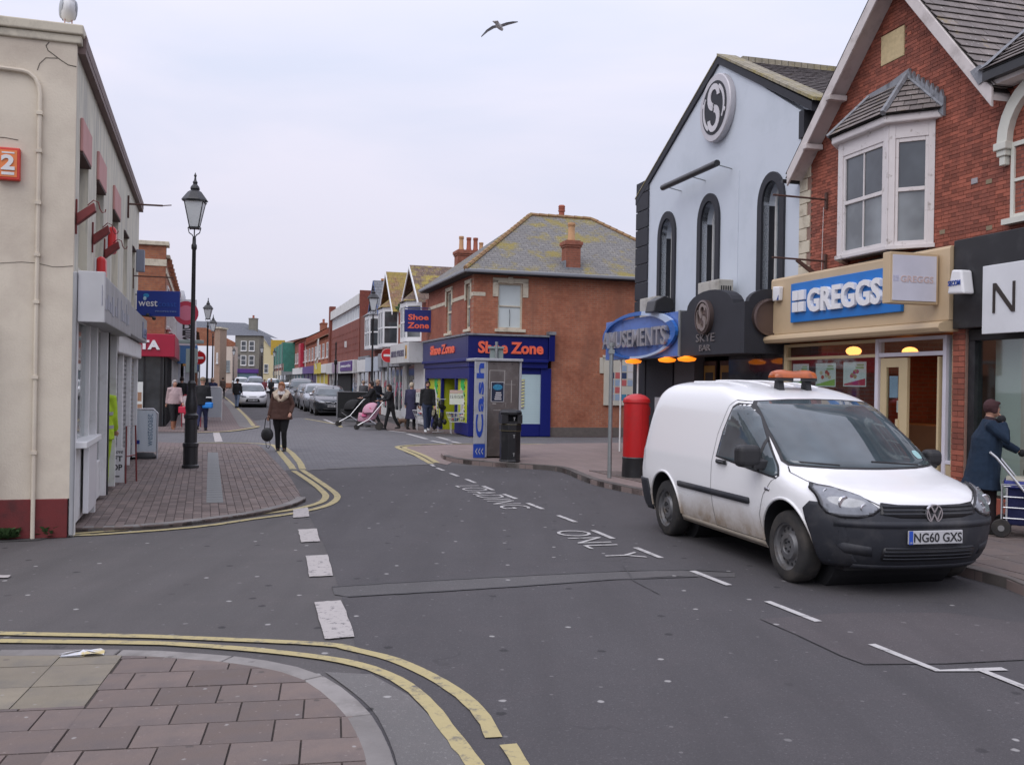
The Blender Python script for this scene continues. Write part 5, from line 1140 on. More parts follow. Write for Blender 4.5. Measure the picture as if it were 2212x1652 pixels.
b1 = gable_house('gabled_house', 'brick house with dark tiled gable and white bay next to the shoe shop', -4.9, -.05, 4.95, 6.45, rowb, tile_b, upvc, (-2.6, 2.4, 3.45, 4.85, .55, tile_b), (-4.6, -.8))
b2 = gable_house('gabled_house', 'brick house with yellow mossy tiled gable and white bay window', -11.2, -4.92, 5.0, 6.85, rowb, tile_m, upvc, (-8.6, 3.0, 3.40, 5.0, .6, tile_m), (-11.1, -7.2))
b3 = gable_house('gabled_house', 'house with blue painted gable boards and white bay beside the brick department store', -16.2, -11.22, 5.2, 6.85, rowb, roof_mat('grey_slates', (.15, .16, .18), (.2, .21, .23), (.2, .2, .15), (.7, .8), 'yz'), M('blue_board', (.03, .07, .20), .5), (-13.4, 3.2, 3.45, 4.95, .6, lead), (-15.2, -11.6))
MB().lathe([(.07, 0), (.07, .1)], (0, 0, 0), 6)
for k in range(9): MB().box(-13.46, -13.34, .1+k*.5, .5+k*.5, 6.95, 7.05+.04*(k % 2)).build('ridge_tile', M('ridge_orange', (.45, .2, .07), .8), b3)
t = MB()
for k in range(60): 
    a = R.uniform(0, 6.28); t.ball((-6.0+R.uniform(-.5, .9), -.15+R.uniform(-.1, .1), 5.0+R.uniform(-.12, .15)), (R.uniform(.03, .08), .05, R.uniform(.03, .06)), 6)
w_ = t.build('gutter_weeds', M('leaf_green', (.05, .10, .03), .8, var=.5, vs=20), None, loc=(RX, RY, 0), rz=RA); tag(w_, 'green weeds growing in the gutter between the two gabled houses', 'weeds')
def shopfront(name, label, x0, x1, zf0, zf1, fcol, glassm=None, body=white_m, riser=.4, lettering=None, out=.25, dark_x=None, frame=white_m, nwin=3):
    s = thing(name, label, 'shopfront', (RX, RY, 0), RA)
    MB().box(x0, x1, -out, -.001, zf0, zf1).build('fascia', fcol, s, bevel=.01)
    MB().box(x0, x0+.15, -.1, -.001, .03, zf0).box(x1-.15, x1, -.1, -.001, .03, zf0).box(x0+.15, x1-.15, -.06, -.001, .03, riser).build('pilasters', body, s)
    MB().box(x0+.15, x1-.15, -.02, -.005, riser, zf0).build('shop_pane', glassm or gl_dark, s)
    for k in range(nwin+1):
        x = x0+.15+(x1-x0-.3)*k/nwin; MB().box(x-.03, x+.03, -.05, -.021, riser, zf0).build('mullion', frame, s)
    for k in range(nwin*3):
        x = x0+.25+(x1-x0-.6)*R.random(); z = riser+.1+R.random()*1.1; MB().box(x, x+R.uniform(.12, .3), -.024, -.0205, z, z+R.uniform(.15, .4)).build('window_display', pc[R.randrange(6)], s)
    if lettering:
        tx, c, a, b, z0, z1, bo = lettering; text(tx, a, b, z0, z1, -out-.002, c, s, bold=bo)
    return s
so = shopfront('shopfront', 'white box fascia reading DAVID BULL OPTOMETRISTS beside the blue shoe shop', -4.6, -.1, 2.46, 3.26, M('fascia_white', (.62, .62, .61), .5, var=.05, dirt=(.5, .5, .47), ds=3), lettering=('DAVID BULL OPTOMETRISTS', M('letters_grey_violet', (.12, .11, .17), .5), -4.3, -1.1, 2.72, 2.98, .01), out=.75, nwin=2)
MB().box(-.8, -.45, -.76, -.752, 2.62, 3.14).build('logo_panel', M('logo_amber', (.65, .36, .08), .5), so); MB().prism([(-.74, 2.72), (-.52, 2.72), (-.56, 2.9), (-.60, 3.04), (-.66, 3.04), (-.70, 2.9)], 'y', -.766, -.761).build('logo', black_pl, so)
MB().box(-2.4, -.3, -.08, -.03, .1, 2.45).build('white_panel', white_m, so)
sg = shopfront('shopfront', 'grey fascia shop with pink window stock under the yellow mossy gable', -11.3, -5.0, 2.38, 3.06, M('fascia_grey', (.28, .29, .31), .5), out=.3, nwin=5, frame=white_m)
for x in (-9.9, -6.6): MB().lathe([(.3, 0), (.3, -.01)], (x, -.3, 2.72), 16, 0, 'y').build('fascia_picture', M('picture_grey', (.12, .12, .12), .6, var=.5, vs=8), sg)
for k in range(18): MB().box(0, .22, -.03, -.022, 0, .25).build('pink_stock', M('stock_pink', (.45, .10, .16), .7), sg, loc=(-11+R.random()*5.4, 0, .5+R.random()*1.2))
shopfront('shopfront', 'pale blue and white panelled shopfront behind the tall lamp post', -16.1, -11.4, 2.2, 2.95, M('fascia_pale', (.50, .55, .62), .5), out=.3, nwin=3, body=M('pilaster_red', (.3, .1, .08), .7))
# big brick store
PB = thing('department_store', 'large flat-roofed dark red brick store with long ribbon window and white fascia strip', 'building', (RX, RY, 0), RA)
px0, px1 = -39.0, -20.9
wall_mb(px0, px1, 2.9, 6.85, .3, [(px0+.8, px1-.15, 5.45, 6.28)]).build('wall', rowb2, PB)
sidem = brick_mat('brick_store_side', (.25, .07, .045), (.2, .05, .035), (.14, .08, .06), 'yz', .3)
MB().box(px1-.3, px1-.001, .3, 12, 0, 7.1).build('wall', sidem, PB, label='plain brick end wall'); MB().box(px0, px1-.3, .5, 12, 0, 6.7).build('core', dark, PB)
MB().box(px0-.02, px0+.75, -.15, .3, 0, 7.35).build('brick_pier', sidem, PB); MB().box(px1-.14, px1+.02, -.05, .5, 2.9, 7.1).build('brick_pier', sidem, PB)
MB().box(px0+.76, px1-.15, -.10, .29, 6.29, 6.90).build('white_strip', M('strip_white', (.62, .62, .60), .6, dirt=(.45, .44, .4), ds=2), PB)
n = 20
for k in range(n):
    a = px0+.8+(px1-.15-px0-.8)*k/n; b = px0+.8+(px1-.15-px0-.8)*(k+1)/n
    w_2 = MB().box(a, a+.10, .05, .15, 5.45, 6.28).box(a+.1, b, .05, .15, 5.45, 5.52).box(a+.1, b, .05, .15, 6.22, 6.28).build('window', upvc, PB); MB().box(a+.10, b, .1, .11, 5.52, 6.22).build('pane', M('pane_pale', (.45, .48, .5), .3), w_2)
for r in range(5):
    for k in range(40): 
        if r < 4: MB().box(px0+1.2+k*.42, px0+1.28+k*.42, -.03, -.001, 3.5+r*.42, 3.6+r*.42).build('projecting_brick', rowb2, PB) if (k+r) % 2 == 0 else None
MB().box(-28.2, -27.8, -.1, -.001, 3.9, 4.3).build('wall_plate', white_m, PB)
ps = shopfront('shopfront', 'white fascia with purple peacocks sign under the large brick store', px0+.8, px1, 2.15, 2.95, M('fascia_white', (.62, .62, .61), .5), out=.35, nwin=8, riser=.2)
MB().box(-28.0, -21.6, -.40, -.352, 2.30, 2.90).build('sign_board', M('sign_purple', (.08, .02, .20), .4), ps); text('peacocks', -27.5, -22.1, 2.48, 2.72, -.402, white_g, ps, bold=.03)
MB().box(-33.5, -29.5, -.40, -.352, 2.22, 2.92).build('sign_board', M('sign_mauve', (.33, .25, .33), .5), ps); MB().box(-32.5, -24.5, -.08, -.03, .1, 2.14).build('dark_entrance', dark, ps)
MB().box(-20.88, -16.3, .0, .3, 2.9, 5.5).box(-20.88, -16.3, .3, 8, 0, 5.5).build('wall', sidem, PB, label='lower brick link building'); MB().box(-20.9, -16.3, -.1, .3, 2.95, 3.1).build('stone_band', lead, PB)
shopfront('shopfront', 'small white shopfront at the foot of the brick store end wall', -20.6, -16.4, 2.2, 2.9, white_m, out=.2, nwin=2)
# further shops with gables and painted fronts
def far_house(label, x0, x1, ze, zr, wallm, roofm, wins, fcol, bodyc, sname='terraced_building', lab2='', hip=False, chim=None, extra=None):
    B = thing(sname, label, 'building', (RX, RY, 0), RA)
    MB().box(x0, x1, 0, 8, 2.6, ze).box(x0, x1, .1, 8, 0, 2.6).build('wall', wallm, B)
    ym = 4.0
    if hip: MB().poly([(x0-.2, -.3, ze), (x1+.2, -.3, ze), ((x0+x1)/2+1, ym, zr), ((x0+x1)/2-1, ym, zr)]).poly([(x1+.2, -.3, ze), (x1+.2, 8, ze), ((x0+x1)/2+1, ym, zr)]).poly([(x0-.2, 8, ze), (x0-.2, -.3, ze), ((x0+x1)/2-1, ym, zr)]).build('roof', roofm, B, fix=False)
    else:
        MB().poly([(x0, -.3, ze), (x1, -.3, ze), (x1, ym, zr), (x0, ym, zr)]).poly([(x0, 8.3, ze), (x0, ym, zr), (x1, ym, zr), (x1, 8.3, ze)]).build('roof', roofm, B, fix=False)
        MB().prism([(0, ze), (8, ze), (ym, zr)], 'x', x1-.3, x1-.02).build('gable_end', wallm, B)
    for k in range(wins):
        a = x0+(x1-x0)*(k+.28)/wins; b = a+(x1-x0)/wins*.42; window(B, a, b, 3.5, 4.7, -.05, white_m, gl_dark, 1, 2, .08, .06, panes=False)
    MB().box(x0, x1, -.3, -.001, 2.25, 2.95).build('shop_fascia', fcol, B); MB().box(x0+.2, x1-.2, -.06, -.01, .1, 2.24).build('shop_pane', bodyc, B)
    for k in range(3): MB().box(x0+(x1-x0)*k/3, x0+(x1-x0)*k/3+.2, -.12, -.061, .03, 2.24).build('pilaster', fcol, B)
    if chim: chimney(B, chim[0], ym, chim[1], .8, ze, chim[2], [(-.3, .5, .14, potr), (.3, .5, .14, potr)])
    return B
orange_b = brick_mat('brick_orange', (.45, .14, .06), (.36, .10, .05), (.3, .16, .1), 'xz', .25); grt = roof_mat('tiles_far', (.16, .12, .09), (.22, .17, .12), (.30, .22, .05), (.48, .62), 'xy')
h1 = far_house('orange brick house with hipped tiled roof and white downpipe beyond the brick store', -50, -39.1, 5.2, 6.9, orange_b, grt, 3, white_m, M('shop_yellow', (.55, .45, .05), .6), hip=True, chim=(-43, 1.0, 7.6))
MB().tube([(-45, -.4, 5.1), (-45, -.4, 3.6), (-46.5, -.5, 3.2), (-46.5, -.4, 2.6)], .07, 6).build('downpipe', white_m, h1)
MB().box(-49.8, -43.5, -.36, -.301, 2.2, 3.1).build('yellow_sign', M('sign_yellow', (.62, .50, .05), .5), h1)
h2 = far_house('orange brick terrace with white quoins and purple shopfront', -65, -50.2, 5.2, 7.4, orange_b, grt, 4, M('shop_purple', (.09, .03, .22), .5), M('shop_purple_dark', (.03, .01, .07), .5), chim=(-58, 1.6, 8.6))
MB().box(-50.6, -50.2, -.06, -.001, 2.95, 5.2).box(-65, -64.6, -.06, -.001, 2.95, 5.2).build('quoins', white_m, h2); MB().box(-56.5, -54.0, 2, 2.6, 5.6, 7.3).build('rendered_chimney', stone_c, h2)
h3 = far_house('grey-roofed brick building with red banner down its front', -82, -65.2, 5.9, 8.0, rowb, grt, 5, white_m, gl_dark, chim=(-72, 2, 9.2))
MB().box(-70, -67, -.4, -.05, 3.0, 5.5).build('red_banner', M('banner_red', (.45, .02, .05), .5), h3)
h4 = far_house('building wrapped in green scaffolding netting', -108, -82.2, 6.1, 8.0, rowb, grt, 5, steel, gl_dark, chim=(-90, 2, 9.0))
MB().box(-108, -83, -1.4, -1.3, 3.6, 6.1).box(-83, -82.9, -1.3, 0, 2.6, 6.1).build('scaffold_netting', M('netting_green', (.05, .20, .155), .8, var=.4, vs=3), h4)
for x in (-108, -100, -92, -84): MB().tube([(x, -1.45, 0), (x, -1.45, 6.2)], .05, 6).build('scaffold_pole', steel, h4)
h5 = far_house('brick building with yellow hoarding on its upper floor at the far end on the right', -140, -110, 7.0, 8.2, rowb2, grt, 5, stone_c, gl_dark)
MB().box(-111.0, -109.9, -1.8, .2, 5.2, 7.4).build('yellow_hoarding', M('hoarding_yellow', (.50, .34, .04), .6), h5)
MB().box(-109.98, -109.9, .0, 5, 0, 7.2).build('rendered_end', stone_c, h5)

# ================================================================ left side beyond the lane
TX, TY = -12.03, 33.43; TAg = LA
tb = brick_mat('brick_left', (.38, .15, .07), (.30, .10, .055), (.26, .17, .12), 'xz', .35); tb2 = brick_mat('brick_left_side', (.38, .15, .07), (.30, .10, .055), (.26, .17, .12), 'yz', .35)
TB = thing('brick_corner_building', 'orange brick building with stone bands and red TA fascia beyond the lane', 'building', (TX, TY, 0), TAg)
MB().box(0, 16, 0, .3, 2.4, 5.9).build('wall', tb, TB); MB().box(-.02, .3, .3, 9, 2.4, 6.25).box(-.03, .5, 0, .299, 2.4, 6.25).build('wall', tb2, TB, label='side wall facing the lane'); MB().box(.3, 16, .3, 9, 0, 5.85).build('core', dark, TB)
MB().box(-.10, .6, -.1, 9, 6.252, 6.40).box(.6, 16, -.12, .3, 5.902, 6.02).build('coping', stone_c, TB, bevel=.02); MB().box(-.05, -.031, -.03, 9, 5.55, 5.78).box(0, 16, -.03, -.001, 5.3, 5.5).build('stone_band', stone_c, TB)
for k in range(5): window(TB, 1.2+k*3, 2.6+k*3, 3.5, 5.0, -.05, white_m, gl_dark, 1, 2, .08, .06)
for k in range(10): MB().box(.8+k*1.5, 1.0+k*1.5, -.18, -.031, 5.6, 5.88).build('corbel', tb, TB)
crim = M('fascia_crimson', (.36, .012, .04), .4)
MB().box(-.30, -.04, -.35, 3.5, 2.42, 3.20).box(-.04, 5.8, -.35, -.001, 2.42, 3.20).build('fascia', crim, TB, bevel=.02)
mt = Matrix.Translation((-.302, 1.0, 0)) @ Matrix.Rotation(-pi/2, 4, 'Z')
text('TA', .20, .87, 2.66, 2.98, 0, white_g, TB, depth=.05, bold=.05, mtx=mt); text('COS', -.95, .12, 2.62, 3.0, 0, white_g, TB, depth=.05, bold=.05, mtx=mt)
for k in range(6): MB().box(-.1, 0, .05+k*.55, .11+k*.55, .03, 2.42).build('mullion', black_m, TB)
MB().box(-.06, -.02, 0, 3.5, .03, 2.42).box(0, 5.8, -.06, -.02, .03, 2.42).build('shop_pane', gl_dark, TB)
for k in range(6): MB().box(k*1.0, k*1.0+.08, -.1, -.02, .03, 2.42).build('mullion', black_m, TB)
for a, b, c, nm in ((6, 10.5, (.30, .22, .18), 'a'), (10.7, 16, (.25, .28, .32), 'b')):
    MB().box(a, b, -.35, -.001, 2.4, 3.0).build('fascia', M('left_fascia_'+nm, c, .5), TB); MB().box(a, b, -.06, -.02, .03, 2.4).build('shop_pane', gl_dark, TB)
    for k in range(4): MB().box(a+k*1.2, a+k*1.2+.1, -.12, -.061, .03, 2.4).build('mullion', white_m, TB)
def perp_sign(name, label, x, w, z0, z1, matf, fr=(TX, TY, TAg), round_=False, letters=None):
    c_, s_ = cos(fr[2]), sin(fr[2]); ox = fr[0]+x*c_+.15*s_; oy = fr[1]+x*s_-.15*c_
    t = thing(name, label, 'sign', (ox, oy, 0), fr[2]-pi/2)
    if round_: MB().lathe([(w/2, -.05), (w/2, .05)], (w/2+.1, 0, (z0+z1)/2), 20, 0, 'y').build('disc', matf, t); MB().lathe([(w*.32, -.056), (w*.32, -.051)], (w/2+.1, 0, (z0+z1)/2), 20, 0, 'y').build('disc_face', M('disc_pink', (.45, .12, .18), .5), t)
    else: MB().box(.1, w+.1, -.05, .05, z0, z1).build('panel', matf, t, bevel=.01)
    MB().tube([(-.15, 0, z1-.1), (.1+w*.5, 0, z1-.1)], .02, 5).build('arm', black_m, t)
    if letters:
        for k, ch in enumerate(letters): text(ch, .1+w*.3, .1+w*.75, z1-.2-(k+1)*(z1-z0-.3)/len(letters)+.03, z1-.2-k*(z1-z0-.3)/len(letters), -.052, black_pl, t, bold=.03)
    return t
perp_sign('projecting_sign', 'round crimson coffee shop disc sign sticking out behind the blue west coast sign', 1.0, .85, 3.6, 4.45, crim, round_=True)
perp_sign('projecting_sign', 'tall white vertical sign with black letters on the left brick building', 5.4, .75, 3.0, 4.85, M('sign_white', (.66, .67, .69), .4), letters='SHADES')
perp_sign('projecting_sign', 'small blue hanging sign above the left pavement', 7.5, .8, 2.3, 3.1, M('sign_small_blue', (.08, .2, .42), .5))
perp_sign('projecting_sign', 'small pale hanging sign further along the left pavement', 10.5, .8, 2.4, 3.1, M('sign_small_pale', (.5, .48, .42), .5))
# awnings and pale/white buildings further along on the left
def left_block(label, x0, x1, zt, wallm, fm_, wins=3, y0=0, roof=None, nm='terraced_building'):
    B = thing(nm, label, 'building', (TX, TY, 0), TAg)
    MB().box(x0, x1, y0, 9, 2.6, zt).box(x0, x1, y0+.1, 9, 0, 2.6).build('wall', wallm, B)
    for k in range(wins):
        a = x0+(x1-x0)*(k+.25)/wins; window(B, a, a+(x1-x0)/wins*.45, 3.5, min(zt-.5, 4.9), y0-.05, white_m, gl_dark, 1, 2, .08, .06, panes=False)
    MB().box(x0, x1, y0-.35, y0-.001, 2.3, 2.95).build('shop_fascia', fm_, B); MB().box(x0+.1, x1-.1, y0-.05, y0-.0, .05, 2.29).build('shop_pane', gl_dark, B)
    for k in range(4): MB().box(x0+(x1-x0-.2)*k/3, x0+(x1-x0-.2)*k/3+.2, y0-.12, y0-.051, .03, 2.29).build('pilaster', wallm, B)
    if roof: MB().poly([(x0, y0-.3, zt), (x1, y0-.3, zt), (x1, 4.5, zt+1.8), (x0, 4.5, zt+1.8)]).poly([(x0, 9, zt), (x0, 4.5, zt+1.8), (x1, 4.5, zt+1.8), (x1, 9, zt)]).build('roof', roof, B, fix=False); MB().prism([(y0, zt), (9, zt), (4.5, zt+1.78)], 'x', x0+.02, x0+.2).build('gable_end', wallm, B)
    return B
whr = M('white_render', (.66, .68, .72), .7, var=.05, dirt=(.5, .52, .55), ds=1.5)
lb1 = left_block('white rendered flat roofed building on the left behind the second lamp post', 16.2, 34, 6.1, whr, M('left_fascia_orange', (.6, .3, .08), .5), 5, -.3)
chimney(lb1, 17.5, 3, 1.2, .8, 6.1, 7.3, [(0, .4, .15, pot)], stone_c)
MB().tube([(18, 4, 6.1), (18, 4, 10.5)], .03, 5).tube([(17.2, 4, 9.3), (18.8, 4, 9.2)], .02, 4).build('aerial', steel, lb1)
left_block('cream rendered shop building further along on the left', 34.2, 52, 5.9, M('cream_far', (.55, .52, .42), .8), M('left_fascia_red', (.35, .05, .05), .5), 5, -.4)
left_block('brick shop building far along on the left', 52.2, 78, 5.6, tb, M('left_fascia_blue', (.05, .1, .3), .5), 6, -.6, grt)
def world_box(label, px0_, px1_, Yd, ztop, depth, wallm, cat='building', nm='house', ang=0.0, zroof=None, roofm=None):
    xa_, xb_ = ray(px0_, 800)[0]*Yd, ray(px1_, 800)[0]*Yd
    B = thing(nm, label, cat, (xa_, Yd, 0), ang); w = (xb_-xa_)/cos(ang) if ang else xb_-xa_
    MB().box(0, w, 0, depth, 0, ztop).build('wall', wallm, B); return B, w
slf = roof_mat('slates_far', (.12, .13, .155), (.15, .16, .185), (.2, .2, .18), (.7, .85), 'xy'); stg = M('grey_stone', (.20, .19, .16), .9, var=.3, vs=2, bmp=.3, bs=6)
B, w = world_box('grey stone house with purple shopfront closing the far end of the street', 507, 559, 168, 9.2, 3, stg)
for x in (1.5, 2.9): 
    for z in (3.9, 6.4): window(B, x-.5, x+.5, z, z+1.75, -.08, white_m, gl_dark, 1, 2, .12, .08, panes=False)
MB().box(0, w, -.3, -.001, 2.6, 3.3).build('shop_fascia', M('shop_purple', (.09, .03, .22), .5), B); MB().box(.3, w-.3, -.05, -.001, .1, 2.6).build('shop_pane', M('shop_blue_front', (.12, .2, .24), .5), B)
MB().poly([(-14, -.4, 10.9), (-9, 6, 11.8), (0, 6, 11.6), (w+.4, -.3, 9.1), (-8, -.4, 9.0)]).poly([(-14, .4, 6), (-14, -.4, 10.9), (-8, -.4, 9.0)]).poly([(w+.4, -.3, 9.1), (0, 6, 11.6), (w+.4, 12, 9.1)]).build('roof', slf, B, fix=False)
chimney(B, w*.55, 3, 1.4, 1.0, 9.4, 12.3, [(0, .5, .2, potr)], stg)
B, w = world_box('cream house with red brick upper wall near the far end on the left', 478, 501, 150, 6.6, 3, M('cream_far2', (.58, .50, .42), .8))
window(B, w*.35, w*.8, 2.6, 4.4, -.08, M('frame_grey', (.3, .35, .36), .5), gl_mid, 2, 2, .08, .08, panes=False); MB().box(0, w, -.3, -.001, .2, .9).build('low_wall', tb, B)
MB().prism([(-4, 6.6), (w+.4, 6.6), (w+.4, 7.2), (-2.5, 9.4), (-4, 9.4)], 'y', -.05, .3).build('brick_gable', tb, B)
B, w = world_box('brown-stone house half hidden behind the lamp posts on the left', 462, 474, 128, 8.2, 3, M('brown_stone', (.34, .24, .18), .9, var=.2)); window(B, .3, w-.2, 3.6, 5.0, -.06, white_m, gl_dark, 1, 2, .1, .06, panes=False)
MB().box(-.2, w+.2, -.2, 3, 8.201, 8.4).build('parapet', stone_c, B)
B, w = world_box('pale yellow house right of the grey stone house at the end of the street', 561.5, 592, 196, 6.6, 10, M('yellow_render', (.60, .52, .32), .8, var=.08))
MB().poly([(-.3, -.3, 10.6), (3.5, -.3, 6.6), (w+.3, -.3, 6.5), (w, 6, 8.0), (-.3, 6, 11)]).build('roof', slf, B, fix=False); MB().prism([(0, 6.601), (3.4, 6.601), (0, 10.4)], 'y', 0, .3).build('gable_wall', M('yellow_render', (.6, .52, .32), .8), B)
for x in (1.2, 4.2): window(B, x-.4, x+.5, 2.8, 4.6, -.08, white_m, gl_dark, 1, 2, .1, .08, panes=False)
# ================================================================ vehicles
def pchip(xs, ys):
    n = len(xs); h = [xs[i+1]-xs[i] for i in range(n-1)]; d = [(ys[i+1]-ys[i])/h[i] for i in range(n-1)]; m = [0]*n
    m[0], m[-1] = d[0], d[-1]
    for i in range(1, n-1):
        m[i] = 0 if d[i-1]*d[i] <= 0 else 3*(h[i-1]+h[i])/((2*h[i]+h[i-1])/d[i-1]+(h[i]+2*h[i-1])/d[i])
    def f(x):
        x = max(xs[0], min(xs[-1], x)); i = 0
        while i < n-2 and x > xs[i+1]: i += 1
        t = (x-xs[i])/h[i]; return ((1+2*t)*(1-t)**2*ys[i]+t*(1-t)**2*h[i]*m[i]+t*t*(3-2*t)*ys[i+1]+t*t*(t-1)*h[i]*m[i+1])
    return f
class Shell:
    """body surface from horizontal rings; x forward, y to the side, z up"""
    def __init__(s, rows, n=2.6, nr=4.5, ar=.5):
        # rows: z, xf, xr, w, a (length of the curved front)
        s.T = list(range(len(rows))); s.z = pchip(s.T, [r[0] for r in rows]); s.rows = rows; s.n, s.nr, s.ar = n, nr, ar
        zs = [r[0] for r in rows]
        s.xf, s.xr, s.w, s.a = [pchip(zs, [r[k] for r in rows]) for k in (1, 2, 3, 4)]
    def side(s, x, z):
        w, xf, xr, a = s.w(z), s.xf(z), s.xr(z), s.a(z); x0 = xf-a; x1 = xr+min(s.ar, (xf-xr)*.4)
        if x > x0: return w*max(0, 1-min(1, (x-x0)/a)**s.n)**(1/s.n)
        if x < x1: return w*max(0, 1-min(1, (x1-x)/(x1-xr))**s.nr)**(1/s.nr)
        return w
    def front(s, y, z):
        w, xf, a = s.w(z), s.xf(z), s.a(z); return xf-a+a*max(0, 1-min(1, abs(y)/w)**s.n)**(1/s.n)
    def ring(s, z, q=10, m=14):
        w, xf, xr, a = s.w(z), s.xf(z), s.xr(z), s.a(z); x0 = xf-a; ar = min(s.ar, (xf-xr)*.4); x1 = xr+ar; L_ = []
        for k in range(q+1): t = pi/2*k/q; L_.append((x0+a*cos(t)**(2/s.n), w*sin(t)**(2/s.n)))
        for k in range(1, m): L_.append((x0+(x1-x0)*k/m, w))
        for k in range(q+1): t = pi/2*(1-k/q); L_.append((x1-ar*cos(t)**(2/s.nr), w*sin(t)**(2/s.nr)))
        return L_
    def mesh(s, z0, z1, rows=40, top=True):
        mb = MB(); N = None; zl = []
        for k in range(rows+1): zl.append(z0+(z1-z0)*k/rows)
        zt = [r[0] for r in s.rows if r[0] > z1*.93]
        zl = sorted({round(z, 5) for z in zl+zt if z0 <= z <= z1})
        for z in zl:
            L_ = s.ring(z); R_ = [(x, -y) for x, y in L_[::-1]][1:-1]; full = L_+R_; N = len(full); mb.v += [(x, y, z) for x, y in full]
        for i in range(len(zl)-1):
            for j in range(N): a, b = i*N+j, i*N+(j+1) % N; mb.f.append((a, b, b+N, a+N)); mb.m.append(0)
        mb.f.append(tuple(range(N-1, -1, -1))); mb.f.append(tuple((len(zl)-1)*N+j for j in range(N))); mb.m += [0, 0]
        return mb
    def patch(s, poly, kind, off, sgn=1, cell=.06, m=0):
        """polygon on the side (x,z) or front (y,z), mapped to the surface and pushed out by off"""
        xs = [p[0] for p in poly]; zs = [p[1] for p in poly]; mb = MB(); e = .004
        nx = max(1, int((max(xs)-min(xs))/cell)); nz = max(1, int((max(zs)-min(zs))/cell))
        for i in range(nx):
            for j in range(nz):
                q = clip(poly, min(xs)+(max(xs)-min(xs))*i/nx, min(xs)+(max(xs)-min(xs))*(i+1)/nx, min(zs)+(max(zs)-min(zs))*j/nz, min(zs)+(max(zs)-min(zs))*(j+1)/nz)
                if len(q) < 3: continue
                P_ = []
                for a, z in q:
                    if kind == 'side':
                        y = s.side(a, z); dx = (s.side(a+e, z)-s.side(a-e, z))/(2*e); dz = (s.side(a, z+e)-s.side(a, z-e))/(2*e); nrm = Vector((-dx, 1, -dz)).normalized(); p = Vector((a, y, z))+nrm*off; P_.append((p.x, p.y*sgn, p.z))
                    else:
                        x = s.front(a, z); dy = (s.front(a+e, z)-s.front(a-e, z))/(2*e); dz = (s.front(a, z+e)-s.front(a, z-e))/(2*e); nrm = Vector((1, -dy, -dz)).normalized(); P_.append(tuple(Vector((x, a, z))+nrm*off))
                mb.poly(P_, m)
        return mb
def spatch(sh, name, mat, parent, poly, kind, off=.006, sgn=1, th=.012, cell=.05, smooth=True, label=None):
    o = sh.patch(poly, kind, off, sgn, cell).build(name, mat, parent, smooth=smooth, weld=True, fix=True, label=label)
    me = o.data; s_ = 0
    for p in me.polygons: s_ += (p.normal.y*sgn if kind == 'side' else p.normal.x)
    if s_ < 0: me.flip_normals()
    if th: m = o.modifiers.new('thickness', 'SOLIDIFY'); m.thickness = th; m.offset = -1
    return o
def rr(x0, x1, z0, z1, r, n=4):
    P_ = []
    for cx, cz, a in ((x1-r, z1-r, 0), (x0+r, z1-r, 1), (x0+r, z0+r, 2), (x1-r, z0+r, 3)):
        for k in range(n+1): t = pi/2*(a+k/n); P_.append((cx+r*cos(t), cz+r*sin(t)))
    return P_
rubber = M('tyre_rubber', (.022, .021, .021), .85, var=.3, vs=10, dirt=(.07, .06, .05), ds=4, da=.45, db=.75); steelw = M('steel_wheel', (.16, .16, .165), .5, .5, var=.3, vs=12, dirt=(.09, .075, .06), ds=6)
alloy = M('alloy_wheel', (.42, .43, .44), .3, .7, var=.1); grl = M('grille_black', (.012, .012, .014), .4); bump_pl = M('bumper_plastic', (.019, .021, .028), .62, var=.2, vs=6, bmp=.15, bs=200, dirt=(.06, .058, .06), ds=2)
m_lamp = M('headlamp_lens', (.22, .23, .25), .10, .3, var=.55, vs=11, spec=.9); carglass = glass_dark('car_glass', (.045, .06, .068), .03)
plate_w = M('plate_white', (.50, .50, .51), .4, var=.03); plate_b = M('plate_blue', (.02, .08, .45), .4); chrome2 = M('badge_chrome', (.6, .6, .62), .2, .9, var=.05)
def wheel_parts(parent, x, y, r, w, sgn, rimm, holes=True):
    k = 1 if sgn > 0 else -1
    t = MB().lathe([(r*.66, -w/2), (r*.9, -w/2), (r*.97, -w*.42), (r, -w*.28), (r, w*.28), (r*.97, w*.42), (r*.9, w/2), (r*.66, w/2), (r*.64, w*.3)], (x, y, r), 32, 0, 'y', cap=False).build('wheel', rubber, parent, smooth=True)
    yo = y+k*w*.40
    prof = [(r*.67, k*w*.08), (r*.66, k*w*.02), (r*.60, -k*w*.02), (r*.56, -k*w*.16), (r*.42, -k*w*.12), (r*.36, k*w*.02), (r*.22, k*w*.04), (r*.20, -k*w*.04), (.001, -k*w*.05)]
    MB().lathe(prof, (x, yo, r), 32, 0, 'y', cap=False).build('rim', rimm, t, smooth=True)
    mb = MB()
    if holes:
        for i in range(14): a = 2*pi*i/14; MB().lathe([(r*.045, -.004), (r*.045, .012)], (x+r*.49*cos(a), yo-k*w*.135, r+r*.49*sin(a)), 8, 0, 'y').build('rim_hole', black_pl, t)
        for i in range(5): a = 2*pi*i/5; mb.lathe([(r*.03, -.01), (r*.03, .012)], (x+r*.14*cos(a), yo-k*w*.02, r+r*.14*sin(a)), 6, 0, 'y')
        mb.build('wheel_nuts', black_pl, t, kind='stuff')
    else:
        for i in range(5):
            a = 2*pi*i/5; c_, s_ = cos(a), sin(a); mb.prism([(x+r*(.12*c_-.07*s_), r+r*(.12*s_+.07*c_)), (x+r*(.12*c_+.07*s_), r+r*(.12*s_-.07*c_)), (x+r*(.6*c_+.06*s_), r+r*(.6*s_-.06*c_)), (x+r*(.6*c_-.06*s_), r+r*(.6*s_+.06*c_))], 'y', yo-k*.02, yo+k*.02)
        mb.build('spoke', rimm, t)
    return t
